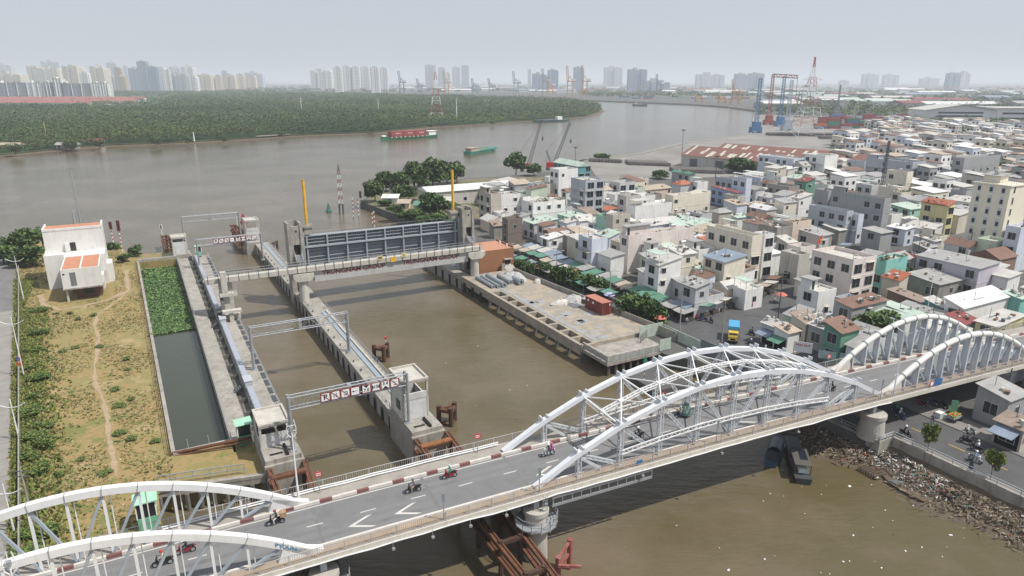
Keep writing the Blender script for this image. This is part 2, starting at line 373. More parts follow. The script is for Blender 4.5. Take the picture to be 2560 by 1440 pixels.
# the land away from the houses, with fields, trees and sheds
m=MB(); m.quad((700,1900,2.52),(9000,1500,2.52),(38000,2000,2.52),(38000,37900,2.52)); m.quad((700,1900,2.52),(38000,37900,2.52),(-14000,37900,2.52),(-1200,5600,2.52)); struct('far_land',m,FARG,'W')
# --- wooded peninsula across the river
pen_px=[(-500,414),(0,393),(140,379),(270,367),(440,361),(600,352),(720,343),(830,338),(950,334),(1090,319),(1200,313),(1290,306),(1400,300),(1480,292),(1512,280),(1500,268),(1470,260),(1440,254),(1300,249),(1100,242),(900,238),(720,234),(600,231),(450,228),(200,227),(-500,227)]
pen=[P(u,v,0) for u,v in pen_px]
m=MB(); m.prism(pen,-2.9,.35); struct('mud_bank',m,MUD,'W')
cx=sum(p[0] for p in pen)/len(pen); cy=sum(p[1] for p in pen)/len(pen)
def inset(poly,d):
    n=len(poly); o=[]
    for i in range(n):
        a,b,c=poly[i-1],poly[i],poly[(i+1)%n]; dx,dy=c[0]-a[0],c[1]-a[1]; q=math.hypot(dx,dy); o.append((b[0]-dy/q*d,b[1]+dx/q*d))
    return o
A=sum(pen[i-1][0]*pen[i][1]-pen[i][0]*pen[i-1][1] for i in range(len(pen)))
pin=inset(pen,7 if A>0 else -7)
m=MB(); m.prism(pin,.2,1.6); struct('far_bank',m,M('far_bank_soil',(.06,.07,.03),.95,.3,.05),'W')
m=MB(); m.prism([(84.5,218),(79.2,276),(96,298),(146,316),(171,313),(190,300),(150,262),(128,232),(122,222)],2.503,2.51); struct('garden_ground',m,groundm('garden_soil',[(.08,.10,.035),(.14,.12,.075),(.2,.165,.11),(.09,.11,.04),(.24,.2,.15)],.12,bump=.3),'L')
# --- street surfaces in town (slightly proud of the ground)
m=MB()
m.prism([(86.9,-60),(97.5,-60),(97.5,84),(88.6,84),(87,70)],2.505,2.512)
m.prism([(88.6,84.05),(104,84.05),(120,92),(128,104),(118,104),(100,99),(92,106),(89,170),(84.9,170)],2.505,2.513)
m.prism([(128.3,104),(129,99),(150,106.5),(190,113),(206,118),(206,121),(188,117),(148,110)],2.505,2.512)
struct('street',m,ASPH,'L')
m=MB()
for i in range(9): m.quad(*[(x,y,2.53) for x,y in((92.0,6+i*5.2),(92.16,6+i*5.2),(92.16,8.2+i*5.2),(92.0,8.2+i*5.2))])
struct('lane_markings',m,M('yellow_marking',(.5,.34,.06),.8),'L')
m=MB(); m.box(86.95,88.3,-40,48.5,2.5,2.62); m.box(97.2,97.5,-40,52,2.5,2.63); m.box(97.5,101.5,-40,62,2.5,2.60); struct('pavement',m,M('pavement',(.21,.2,.185),.9,.2,.8),'L')
# --- port yard apron
ap=[toW('L',*p) for p in((242,351),(302,371),(378,416),(512,469))]+[pw(1881,311),pw(1888,286),pw(2050,290),pw(2280,300),pw(2200,345),pw(2050,395),pw(1860,440),pw(1500,455),pw(1480,425)]
m=MB(); m.prism(ap,2.505,2.56); struct('port_yard',m,groundm('yard_surface',[(.17,.16,.15),(.23,.22,.205),(.28,.27,.25)],.03,bump=.05),'W')
m=MB(); q=[toW('L',*p) for p in((240,352),(300,372),(376,417),(511,470))]+[pw(1881,310),pw(1889,278)]
for a,b in zip(q,q[1:]): m.beam((*a,2.2),(*b,2.2),1.6,1.6)
for (x,y),(x2,y2) in zip(q,q[1:]):
    for i in range(10): t=i/10; m.tube((x+(x2-x)*t,y+(y2-y)*t,-1),(x+(x2-x)*t,y+(y2-y)*t,1.6),.6,6)
single('quay_edge',m,CONC,'long concrete port quay edge on fender piles beside the river','quay wall',(*q[0],0),'W')
q=[pw(u,v,2.5) for u,v in((1890,275),(1820,266),(1740,260.5),(1600,255),(1440,249))]; m=MB()
for a,b in zip(q,q[1:]): m.beam((*a,2.0),(*b,2.0),4,2.6)
single('wharf',m,CONC,'distant long wharf of the container port beyond the river bend','wharf',(*q[0],0),'W')
# ================================================================ LOCK AND TIDAL GATE (L frame: x across, y away)
def rail(m,pts,h=1.05,sp=1.6,r=.035,bars=2):
    for a,b in zip(pts,pts[1:]):
        L=math.dist(a,b); n=max(1,int(L/sp))
        for i in range(n+1):
            t=i/n; p=[a[k]+(b[k]-a[k])*t for k in range(3)]; m.beam(p,(p[0],p[1],p[2]+h),r*1.6,r*1.6)
        for k in range(bars): z=h*(k+1)/bars; m.beam((a[0],a[1],a[2]+z),(b[0],b[1],b[2]+z),r*1.8,r*1.8)
RUSTO=M('orange_rust',(.25,.10,.035),.9,.4,1.8,stain=.5,scol=(.08,.045,.03))
# --- left lock wall: outer walkway, sunken floor, cable trunk, fender side
t=thing('lock_wall','long concrete lock wall beside the weedy canal with walkway and grey cable trunk','wall',(10,150,0))
m=MB(); m.box(5.9,14,88,206,-2.9,1.9); m.box(5.9,6.2,88,206,1.9,3); m.box(10.0,14,88,206,1.9,3.0); m.box(6.2,8.6,88,206,1.9,2.75); part('wall_body',m,CONC,t)
m=MB()
for i in range(23): y=90+i*5; m.box(8.6,10.0,y,y+.25,1.9,2.7)
part('cross_rib',m,CONCD,t)
m=MB(); m.box(8.62,9.98,89,205.5,1.905,1.95); part('trench_floor',m,CONCD,t)
m=MB(); rail(m,[(6.0,90,3),(6.0,205,3)],1.0,2.2); part('handrail',m,GALV,t)
m=MB(); rail(m,[(13.8,90,3),(13.8,145,3)],1.0,2.0); rail(m,[(13.8,152,3),(13.8,205,3)],1.0,2.0); part('handrail',m,GALV,t)
m=MB()
for a,b in((93,107),(109,141),(151,176),(178,205)): m.box(10.2,11.1,a,b,3.05,3.75)
part('cable_trunk',m,M('trunk_paint',(.34,.37,.43),.45,.1,2.),t)
m=MB(); rail(m,[(10.15,93,3.7),(10.15,205,3.7)],.6,1.5,.03,1); part('cable_rail',m,GALV,t)
for y in(107.6,141.6,176.6):
    m=MB()
    for k in range(5): m.box(8.4+k*.3,8.65+k*.3,y,y+1.1,2.75+k*.2,2.85+k*.2)
    m.beam((8.4,y,2.75),(9.9,y,3.7),.08,.15); m.beam((8.4,y+1.1,2.75),(9.9,y+1.1,3.7),.08,.15); part('steps',m,DGREY,t)
for y in(108,141.5): m=MB(); m.box(10.1,11.2,y-.9,y+1.6,3.05,4.5); m.box(10.0,11.3,y-1,y+1.7,4.5,4.56); part('cabinet',m,M('cabinet_grey',(.42,.45,.48),.5,.1,1.),t)
m=MB()
for i in range(34): y=91+i*3.3; m.box(13.2,13.9,y,y+2.2,3.02,3.1)
part('drain_grate',m,DGREY,t)
# niches on the chamber side
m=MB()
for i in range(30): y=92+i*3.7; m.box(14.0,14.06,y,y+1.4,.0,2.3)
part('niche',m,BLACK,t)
# --- middle pier
t=thing('lock_pier','long narrow concrete pier between lock chamber and gate opening with arched niches','pier',(29.5,130,0))
m=MB(); m.box(27.8,31.6,84,214,-2.9,2.9); m.box(27.7,31.7,84,214,2.9,3.15)
part('pier_body',m,CONC,t)
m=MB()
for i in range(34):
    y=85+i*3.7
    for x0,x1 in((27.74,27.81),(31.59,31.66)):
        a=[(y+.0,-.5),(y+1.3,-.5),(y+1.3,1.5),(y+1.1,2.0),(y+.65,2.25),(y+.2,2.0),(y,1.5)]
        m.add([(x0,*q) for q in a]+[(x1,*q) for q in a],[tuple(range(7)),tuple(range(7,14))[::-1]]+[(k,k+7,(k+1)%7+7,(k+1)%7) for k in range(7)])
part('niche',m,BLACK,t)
m=MB(); m.box(29.8,30.6,88,140,3.16,3.3); m.box(29.6,30.6,166,212,3.16,3.3); part('duct_cover',m,M('blue_grey_cover',(.28,.33,.37),.6,.15,1.),t)
m=MB(); m.box(30.7,31.0,86,140,3.16,3.55); part('cable_kerb',m,CONCL,t)
m=MB(); rail(m,[(31.5,86,3.15),(31.5,143,3.15)],1.1,1.6); rail(m,[(31.5,166,3.15),(31.5,212,3.15)],1.1,1.6); part('handrail',m,GALV,t)
m=MB(); rail(m,[(27.95,88,3.15),(27.95,100,3.15)],1.0,1.6); rail(m,[(27.95,143,3.15),(27.95,150,3.15)],1.0,1.2); part('handrail',m,GALV,t)
m=MB()
for i in range(26): m.tube((28.3,88+i*4.4,3.15),(28.3,88+i*4.4,3.55),.14,6)
part('bollard',m,DGREY,t)
# --- lift towers, gate, footbridge
def tower(x0,x1,y0,y1,top,label):
    t=thing('gate_tower',label,'tower',((x0+x1)/2,(y0+y1)/2,0))
    m=MB(); w=.45
    m.box(x0,x1,y1-w,y1,-2.9,top); m.box(x0,x0+w,y0+w+.002,y1-w-.002,-2.9,top); m.box(x1-w,x1,y0+w+.002,y1-w-.002,-2.9,top)
    # front wall with openings
    cx=(x0+x1)/2+.2
    for a,b,c,d in((x0,x1,-2.9,3.2),(x0,cx-.75,3.2,6.4),(cx+.75,x1,3.2,6.4),(x0,x1,6.4,12.0),(x0,cx-.75,12,14.4),(cx+.75,x1,12,14.4),(x0,x1,14.4,top-.6)): m.box(a,b,y0+.002,y0+w,c,d)
    m.box(x0+w,x1-w,y0+w,y1-w,top-1.4,top-1.2); part('tower_shaft',m,CONC,t)
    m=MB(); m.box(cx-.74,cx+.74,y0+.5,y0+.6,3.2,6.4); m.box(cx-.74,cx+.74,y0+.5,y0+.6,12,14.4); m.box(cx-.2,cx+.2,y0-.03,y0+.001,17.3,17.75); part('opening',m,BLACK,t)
    for xx in(x0-.12,x1-.5):
        m=MB(); m.box(xx,xx+.62,y0-.25,y0-.003,-2.9,top-.2); part('buttress',m,CONC,t)
    m=MB()
    for k in range(8): m.box(cx-.7,cx+.7,y0-.35-k*.28,y0-.1-k*.28,11.9-k*.15,12.0-k*.15)
    m.beam((cx-.75,y0-.1,12),(cx-.75,y0-2.5,10.7),.08,.25); m.beam((cx+.75,y0-.1,12),(cx+.75,y0-2.5,10.7),.08,.25); rail(m,[(cx-.75,y0-.1,12),(cx-.75,y0-2.4,10.7)],1,1); rail(m,[(cx+.75,y0-.1,12),(cx+.75,y0-2.4,10.7)],1,1)
    part('stair',m,GALV,t)
    return t
TOP=19.3
tl_=tower(27.5,30.6,156.3,160.6,TOP,'tall stained concrete gate tower standing on the middle pier')
tr_=tower(70.2,73.2,155.6,159.8,TOP,'tall stained concrete gate tower beside the orange brown building')
def yellow(x,y,lab):
    t=thing('hydraulic_cylinder',lab,'cylinder',(x,y,15)); m=MB(); m.tube((x,y,18.4),(x,y,28.6),.34,12); part('barrel',m,YELL,t)
    m=MB(); m.tube((x,y,28.6),(x,y,28.75),.38,12)
    for z in(19.5,22,24.5,27): m.tube((x,y,z),(x,y,z+.1),.37,12)
    part('collar',m,M('ochre',(.5,.26,.02),.5),t)
    s=1 if x<50 else -1
    m=MB(); m.box(x-1.2,x+1.2,y-1.3,y+1.3,17.9,18.4); m.prism([(x-.9,y-1.0),(x+.9,y-1.0),(x+.9,y+1.0),(x-.9,y+1.0)],16.6,17.898); part('bracket',m,CONC,t)
    m=MB(); rail(m,[(x-1.15,y-1.25,18.4),(x+1.15,y-1.25,18.4),(x+1.15,y+1.25,18.4)],1,.8); part('guardrail',m,GALV,t)
yellow(32.2,158.4,'tall yellow lifting cylinder on the tower of the middle pier')
yellow(68.9,158.4,'tall yellow lifting cylinder on the tower near the orange brown building')
# gate leaf
t=thing('tidal_gate','large raised grey steel tidal gate with ribbed panels between two towers','gate',(52,157,7.5))
gx0,gx1,gz0,gz1=31.2,69.7,7.6,15.75
m=MB(); m.box(gx0,gx1,158.9,159.2,gz0,gz1); part('skin_plate',m,M('gate_grey',(.27,.30,.33),.55,.15,.6),t)
GG=M('gate_rib_grey',(.33,.36,.39),.5,.12,1.)
m=MB()
for i in range(9): x=gx0+.6+(gx1-gx0-1.2)*i/8; m.box(x-.16,x+.16,157.6,158.89,gz0,gz1)
part('vertical_rib',m,GG,t)
m=MB()
for z in(8.1,8.9,9.8,10.7,11.6,12.5): m.box(gx0+.3,gx1-.3,158.2,158.885,z-.07,z+.07)
m.box(gx0,gx1,157.4,158.89,13.15,13.5); m.box(gx0,gx1,157.5,158.89,gz0-.2,gz0); m.box(gx0,gx1,157.7,159.2,gz1,gz1+.15)
for z in(14.2,15.0): m.box(gx0+.3,gx1-.3,157.9,158.885,z-.05,z+.05)
part('horizontal_rib',m,GG,t)
m=MB()
for i in range(76): x=gx0+.8+i*.49; m.box(x-.05,x+.05,158.4,158.886,13.52,15.98)
part('stiffener',m,GG,t)
m=MB(); rail(m,[(gx0,159.1,gz1+.15),(gx1,159.1,gz1+.15)],.7,3,.025,1); part('top_rail',m,GALV,t)
m=MB(); m.box(30.62,31.15,157.3,159.7,-1,17.0); m.box(69.75,70.18,157.3,159.7,-1,17.0); part('guide_frame',m,GPAINT,t)
# footbridge
FZ=10.7
t=thing('footbridge','long concrete footbridge with railings crossing in front of the raised gate','footbridge',(40,149,FZ))
m=MB(); m.box(8.8,72.1,148.3,150.9,FZ-.35,FZ); m.box(8.8,72.1,148.1,148.298,FZ-.75,FZ+.25); part('deck',m,CONCL,t)
m=MB(); m.box(8.9,26.2,148.8,150.4,FZ-1.0,FZ-.352); m.box(31.0,68.3,148.6,149.1,FZ-3.3,FZ-.353); m.box(31.0,68.3,149.9,150.4,FZ-3.3,FZ-.353); part('girder',m,M('girder_grey',(.44,.445,.44),.8,.15,.7,stain=.4),t)
m=MB(); rail(m,[(8.7,148.2,FZ+.25),(72,148.2,FZ+.25)],.85,2.0,.04); part('near_railing',m,GALV,t)
for i in range(32): m=MB(); x=9.3+i*2.0; m.box(x-.06,x+.06,148.02,148.098,FZ-.7,FZ+1.05); part('railing_post',m,DGREY,t)
m=MB(); rail(m,[(8.7,150.8,FZ),(69.5,150.8,FZ)],1.1,2.0,.04); part('far_railing',m,GALV,t)
SIGNR=M('sign_maroon',(.2,.035,.03),.6,.1,2.)
for xc in(39.9,58.6): m=MB(); text(m,'TRUNGNAM GROUP',1.42,lambda x,y,xc=xc:(xc+x*1.1,148.57,9.15+y)); part('lettering',m,SIGNR,t)
m=MB(); m.box(48.4,49.6,148.0,148.07,FZ-.85,FZ+.35); part('yellow_board',m,YELL,t)
PALEY=M('pale_yellow',(.62,.55,.25),.6)
for xc,w_,s_ in((45.9,1.3,'bars'),(51.6,1.3,'5')):
    m=MB(); m.box(xc-w_/2,xc+w_/2,148.0,148.06,FZ+.0,FZ+1.0); part('number_board',m,PALEY,t)
    if s_=='5': m=MB(); text(m,s_,.7,lambda x,y,xc=xc:(xc+x,147.985,FZ+.45+y)); part('numeral',m,BLACK,t)
    else:
        m=MB()
        for k in range(5): m.box(xc-.45+k*.2,xc-.33+k*.2,147.97,147.999,FZ+.25,FZ+.75)
        part('numeral',m,BLACK,t)
def column(x,y,zb,lab,w=4.5):
    t=thing('bridge_column',lab,'column',(x,y,zb)); m=MB(); m.lathe([(0,zb),(1.05,zb),(1.05,FZ-2.7),(0,FZ-2.7)],(x,y),18); part('shaft',m,CONCL,t,smooth=False)
    m=MB(); a=w/2; c=[(x-a,FZ-1.0),(x+a,FZ-1.0),(x+a,FZ-1.9),(x+a*.62,FZ-2.7),(x-a*.62,FZ-2.7),(x-a,FZ-1.9)]
    m.add([(px,147.75,pz) for px,pz in c]+[(px,151.1,pz) for px,pz in c],[tuple(range(6)),tuple(range(6,12))[::-1]]+[(k,k+6,(k+1)%6+6,(k+1)%6) for k in range(6)]); part('cap',m,CONCL,t)
column(28.5,149.2,3.15,'round concrete column with wide cap rising from the middle pier')
column(70.35,149.2,3.3,'round concrete column with wide cap at the right quay beside stacked pipes')
# stepped stair tower carrying the left end
t=thing('stair_tower','pale concrete stair tower at the left end of the footbridge','stair tower',(12.3,146.5,3))
m=MB(); m.box(11.6,12.7,146.2,147.3,3.0,12.6); part('post',m,CONCL,t)
m=MB(); m.box(11.0,14.4,145.4,147.9,7.6,8.1); m.box(10.9,14.5,142.2,143.6,5.0,5.5); m.box(11.5,14.4,144.0,145.2,3.0,4.2); part('landing',m,CONCL,t)
m=MB()
for a,b,z0,z1 in((147.6,143.3,8.1,5.5),(143,147.2,5.5,3.1)):
    for k in range(12): f=k/12; y=a+(b-a)*f; z=z0+(z1-z0)*f; m.box(11.0 if z0>6 else 10.0,11.6 if z0>6 else 10.9,min(y,y+.35),max(y,y+.35),z-.25,z-.03)
part('flight',m,CONCD,t)
m=MB(); m.box(12.1,12.9,142.5,143.3,3,5.0); m.box(11.3,13.9,149.2,150.5,3,FZ-1.0); part('support_wall',m,CONCL,t)
m=MB(); rail(m,[(14.4,145.4,8.1),(14.4,147.9,8.1)],1,1); rail(m,[(11.0,145.4,8.1),(14.4,145.4,8.1)],1,1); part('guardrail',m,GALV,t)
# --- gantries
def gantry(xa,xb,y,za,zb_,top,label,signs):
    t=thing('sign_gantry',label,'gantry',((xa+xb)/2,y,min(za,zb_)))
    for x,zb in((xa,za),(xb,zb_)):
        m=MB(); m.tube((x,y-.45,zb),(x,y-.45,top),.2,10); m.tube((x,y+.45,zb),(x,y+.45,top),.2,10)
        n=int((top-zb)/.9)
        for k in range(n): m.beam((x,y-.45,zb+k*.9),(x,y+.45,zb+(k+1)*.9),.05,.05)
        m.box(x-.45,x+.45,y-.8,y+.8,zb-.05,zb+.12); part('post',m,GALV,t)
    m=MB(); z0,z1=top-1.75,top-.15
    for yy in(y-.45,y+.45):
        for z in(z0,z1): m.tube((xa,yy,z),(xb,yy,z),.085,6)
    n=int((xb-xa)/1.5)
    for k in range(n):
        a,b=xa+(xb-xa)*k/n,xa+(xb-xa)*(k+1)/n
        for yy in(y-.45,y+.45): m.beam((a,yy,z0 if k%2 else z1),(b,yy,z1 if k%2 else z0),.055,.055); m.beam((a,yy,z0),(a,yy,z1),.05,.05)
        for z in(z0,z1): m.beam((a,y-.45 if k%2 else y+.45,z),(b,y+.45 if k%2 else y-.45,z),.05,.05)
    m.box((xa+xb)/2-.25,(xa+xb)/2+.25,y-.5,y+.5,z0-.1,z1+.1); part('truss_beam',m,GALV,t)
    if signs:
        L=xb-xa; xs=[xa+L*f for f in(.335,.44,.535,.63,.765,.86,.955,1.05)]; xs=[xa+L*(.29+k*.083) for k in range(4)]+[xa+L*(.635+k*.083) for k in range(4)]
        for k,x in enumerate(xs):
            h=.62; zc=top-.95; yy=y-.62
            r=part_root=None
            m=MB(); m.m=1; m.box(x-h,x+h,yy,yy+.06,zc-h,zc+h); m.m=0; m.box(x-h*.82,x+h*.82,yy-.012,yy-.001,zc-h*.82,zc+h*.82)
            pl=part('sign_plate',m,[WHITE,SIGNR],t)
            q=MB(); f=lambda X,Y,x=x,zc=zc:(x+X,yy-.022,zc+Y)
            def bar(a,b,w,yy_=yy): 
                dx_,dy_=b[0]-a[0],b[1]-a[1]; l=math.hypot(dx_,dy_); nx,ny=-dy_/l*w/2,dx_/l*w/2
                q.quad(*[(x+px,yy_-(.026 if q.m else .022),zc+py) for px,py in((a[0]+nx,a[1]+ny),(a[0]-nx,a[1]-ny),(b[0]-nx,b[1]-ny),(b[0]+nx,b[1]+ny))])
            if k==0: text(q,'P',1.0,f)
            elif k==1: bar((-.2,-.3),(-.2,.05),.1); bar((.1,-.05),(.1,.35),.1); bar((.1,-.3),(.1,-.15),.1)
            elif k==2:
                for j in range(9): a0=-2.6+j*.5; bar((.25*math.cos(a0),.25*math.sin(a0)),(.25*math.cos(a0+.5),.25*math.sin(a0+.5)),.1)
            elif k==3: bar((-.35,0),(.3,0),.06); bar((-.38,0),(-.2,.09),.08); bar((-.38,0),(-.2,-.09),.08)
            elif k==4: text(q,'7.0',.62,lambda X,Y:f(X,Y-.2)); q.quad(*[f(*c) for c in((-.4,.5),(0,.1),(.4,.5))])
            elif k==5: text(q,'15',.62,f); q.quad(*[f(*c) for c in((-.5,.4),(-.5,-.4),(-.28,0))]); q.quad(*[f(*c) for c in((.5,.4),(.28,0),(.5,-.4))])
            elif k==6: text(q,'3.4',.62,lambda X,Y:f(X,Y+.2)); q.quad(*[f(*c) for c in((-.4,-.5),(.4,-.5),(0,-.15))])
            elif k==7: bar((-.3,.15),(.3,.15),.05); bar((-.1,-.25),(.15,-.25),.12)
            if k in(0,1,2,7): q.m=1; bar((-.5,.5),(.5,-.5),.11)
            part('pictogram',q,[BLACK,SIGNR],pl)
gantry(12.4,27.9,81.6,5.0,5.0,12.4,'sign gantry with eight white and red signs at the near end of the lock',1)
gantry(12.6,29.0,115.4,3.0,3.15,10.7,'bare galvanised gantry without signs in the middle of the lock',0)
gantry(10.6,26.6,192.2,3.0,3.15,10.6,'sign gantry with eight signs beyond the footbridge at the far lock end',1)
gantry(9.3,25.4,226,3.0,3.15,11.0,'bare gantry at the river mouth seen from behind its sign plates',0)
# --- lock head buildings
def head(x0,x1,y0,y1,zb,top,label,open_top=False,band=True):
    t=thing('lock_house',label,'building',((x0+x1)/2,(y0+y1)/2,zb))
    s_=1 if y0<150 else 0
    m=MB(); m.box(x0-.2,x1+.8,y0-3.7*s_-.2,y1+.3,-2.9,zb-.6); m.box(x0-.05,x1+.55,y0-3.4*s_-.1,y1+.2,zb-.6,zb); part('platform',m,CONC,t)
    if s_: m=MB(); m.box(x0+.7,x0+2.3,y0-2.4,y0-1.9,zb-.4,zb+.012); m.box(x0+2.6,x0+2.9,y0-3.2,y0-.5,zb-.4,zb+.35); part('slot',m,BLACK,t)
    m=MB(); w=.25
    for x in(x0,x1-w): m.box(x,x+w,y0,y0+.4,zb,top); m.box(x,x+w,y1-.4,y1,zb,top)
    m.box(x0,x1,y0-.1,y1+.1,top,top+.22)
    for a in((x0-.05,x1+.05,y0-.15,y0+.1),(x0-.05,x1+.05,y1-.1,y1+.15),(x0-.05,x0+.2,y0+.102,y1-.102),(x1-.2,x1+.05,y0+.102,y1-.102)): m.box(*a,top+.222,top+.5)
    part('frame',m,CONCL,t)
    hi=top-1.0 if not open_top else (zb+top)/2+.3
    m=MB(); m.box(x0+.02,x1-.02,y0+.05,y0+.25,zb,hi); m.box(x0+.05,x0+.22,y0+.4,y1-.4,zb,top-.01 if not open_top else top-.01); m.box(x1-.22,x1-.05,y0+.4,y1-.4,zb,hi); m.box(x0+.02,x1-.02,y1-.25,y1-.05,zb,hi)
    if open_top: m.box(x0+.02,x1-.02,y0+.0,y0+.26,hi,hi+.9)
    part('wall',m,M('whitewash',(.55,.55,.53),.85,.12,.8,stain=.5,scol=(.25,.24,.22)),t)
    m=MB(); m.box(x0+.3,x1-.3,y0+.3,y1-.3,zb+.02,zb+.1); m.box(x0+.9,x0+1.9,y0-.02,y0+.03,zb+.1,zb+2.3) if False else None; part('floor',m,CONCD,t)
    m=MB(); m.box(x0-.03,x0+.03,y0+1.2,y0+2.7,zb+1.2,zb+2.6); part('window',m,GLASS,t)
    m=MB(); m.box(x0+.8,x1-.9,y0+.02,y0+.045,zb+.05,hi-.4); part('door',m,M('pale_door',(.6,.6,.6),.6),t)
    return t
head(8.8,12.6,83.5,88.5,5.0,7.8,'square lock house with flat sandy roof at the near left lock end')
head(27.3,31.1,81.7,86.9,5.0,10.5,'two-storey lock house with open upper floor on the middle pier',True)
head(5.2,9.0,207,211.5,3.6,8.2,'whitewashed lock house beside the mint green booth at the far left')
head(25.4,29.4,213,218,3.6,10.0,'whitewashed lock house with upper windows at the far end of the middle pier',True)
# fender trestles (rust)
def fender(x0,x1,ya,yb,z,label,tip=False):
    t=thing('fender_trestle',label,'fender frame',((x0+x1)/2,ya,0)); s=1 if yb>ya else -1
    ends=[((x0,ya),(x0 if not tip else x0-.3,yb)),((x1,ya),(x1-2.4 if not tip else x0+.9,yb))]
    m=MB()
    for (a,b),(c,d) in ends:
        for dz in(0,-1.6): m.beam((a,b,z+dz),(c,d,z+dz-.2),.32,.34); m.beam((a+.4,b,z+dz),(c+.4,d,z+dz-.2),.2,.3)
    part('waler',m,RUST,t)
    m=MB()
    n=5 if tip else 7
    if not tip:
        q=MB(); q.beam((ends[0][0][0],ya-2.4,z+.12),(ends[1][0][0]-.2,ya-2.4,z+.12),.9,.35); part('head_beam',q,RUSTO if x0>20 else RUST,t)
    for i in range(n):
        f=(i+.5)/n; pa=[ends[0][0][k]+(ends[0][1][k]-ends[0][0][k])*f for k in(0,1)]; pb=[ends[1][0][k]+(ends[1][1][k]-ends[1][0][k])*f for k in(0,1)]
        m.beam((*pa,z-.1),(*pb,z-.1),.45,.4)
        for px,py in(pa,pb): m.tube((px+.3*(1 if px==pa[0] else -1),py,-2.9),(px+.3*(1 if px==pa[0] else -1),py,z+.25),.28,8)
    part('pile_bent',m,RUSTD if not tip else RUST,t)
fender(8.9,13.2,79.5,48,4.1,'rusty fender trestle running under the bridge from the near left lock house')
fender(27.4,31.9,77.8,40,4.1,'orange rusty fender trestle running under the bridge from the middle pier')
fender(3.5,8.5,212,236,4.0,'brown steel fender trestle tapering into the river from the left lock house',True)
fender(24.6,28.6,219,243,4.0,'brown steel fender trestle tapering into the river from the middle pier',True)
# mooring dolphins
def dolphin(x,y,label,z=2.5):
    t=thing('mooring_dolphin',label,'dolphin',(x,y,0)); ps=[(x-1.3,y+.6),(x+1.3,y+.6),(x,y-1.0)]
    for q in ps: m=MB(); m.tube((*q,-2.9),(*q,z+.5),.36,10); m.tube((*q,z+.5),(*q,z+.52),.40,10); part('pile',m,RUSTD,t)
    m=MB()
    for a,b in((0,1),(1,2),(2,0)): m.beam((*ps[a],z-.1),(*ps[b],z-.1),.55,.5); m.beam((*ps[a],.15),(*ps[b],.15),.2,.2)
    part('cap_frame',m,RUST,t)
dolphin(35.2,115.8,'three-pile rusty dolphin in the water right of the bare middle gantry')
dolphin(36.2,87.0,'three-pile rusty dolphin in the water right of the open lock house')
dolphin(*PL(684,628,0),'three-pile rusty dolphin beyond the footbridge left of the gate tower')
t=thing('channel_marker','small red triangle topmark on a thin pole at the dolphin','marker',(36.3,116.6,2.6)); m=MB(); m.tube((36.3,116.6,2.6),(36.3,116.6,3.6),.04,5); part('pole',m,WHITE,t); m=MB(); m.lathe([(0,3.5),(.35,4.1),(0,4.1)],(36.3,116.6),4); part('topmark',m,RED,t)
# rusty boom across the canal mouth, rim rails
t=thing('pipe_boom','rusty brown pipe spanning the near end of the weedy canal','pipe',(-1.2,91,3)); m=MB(); m.tube((-1.8,91.4,3.1),(8.3,88.8,4.2),.22,8); m.tube((-1.8,91.0,2.8),(8.3,88.4,3.9),.14,8); part('pipe',m,RUST,t)
m=MB(); 
for f in(.25,.5,.75): x=-1.8+10.1*f; y=91.4-2.6*f; m.beam((x,y,3.3+f),(x-.1,y+.3,4.6+f),.06,.06)
part('stanchion',m,GALV,t)
t=thing('canal_edge_wall','low concrete rim wall with bent railings along the left side of the canal','wall',(-2.5,150,3))
m=MB(); m.prism([(-3.9,205.6),(-3.4,205.6),(-.9,91.4),(-1.4,91.4)],-.5,3.35); part('rim',m,CONC,t)
m=MB()
for i in range(58):
    f=i/57; x=-4.15+2.5*f; y=205-113.5*f; m.beam((x,y,3),(x-.1,y,3.9),.05,.05)
m.beam((-4.25,205,3.9),(-1.75,91.5,3.9),.05,.05); m.beam((-4.2,205,3.5),(-1.7,91.5,3.5),.04,.04); part('railing',m,RUSTD,t)
t=thing('canal_headwall','concrete headwall with railing closing the far end of the canal','wall',(1,206,3)); m=MB(); m.box(-3.6,5.8,205.7,206.9,-.5,3.6); part('wall_body',m,CONC,t); m=MB(); rail(m,[(-3.6,205.8,3.6),(5.8,205.8,3.6)],.9,1.8); part('handrail',m,GALV,t)
t=thing('canal_sill','concrete sill at the near end of the canal','wall',(4,91,3)); m=MB(); m.box(-1.2,8.5,90.9,91.55,-.5,3.3); part('wall_body',m,CONC,t)
# mint booths
def booth(x,y,z,h,label,w=1.4):
    t=thing('guard_booth',label,'booth',(x,y,z)); m=MB(); m.box(x-w/2,x+w/2,y-w/2,y+w/2,z,z+h*.45); part('lower_panel',m,GREENP,t)
    m=MB()
    for a in(-1,1):
        for b in(-1,1): m.box(x+a*w/2-.06,x+a*w/2+.06,y+b*w/2-.06,y+b*w/2+.06,z+h*.45,z+h)
    part('frame',m,WHITE,t)
    m=MB(); m.box(x-w/2+.05,x+w/2-.05,y-w/2+.05,y+w/2-.05,z+h*.45,z+h-.02); part('glazing',m,GLASS,t)
    m=MB(); m.prism([(x-w*.65,y-w*.65),(x+w*.65,y-w*.65),(x+w*.65,y+w*.65),(x-w*.65,y+w*.65)],z+h,lambda p:z+h+.12+.06*(p[0]-x)); part('roof',m,M('mint_roof',(.36,.62,.46),.5),t)
booth(11.5,204.5,3.4,2.7,'mint green guard booth beside the whitewashed lock house at the far left')
booth(7.6,90.2,3.0,3.0,'mint green roofed booth behind the near left lock house',1.7)
x,y=PL(373,1312,3); booth(x,y,3,3.4,'mint green guard booth on the dry lot behind the near bridge arches',1.9)
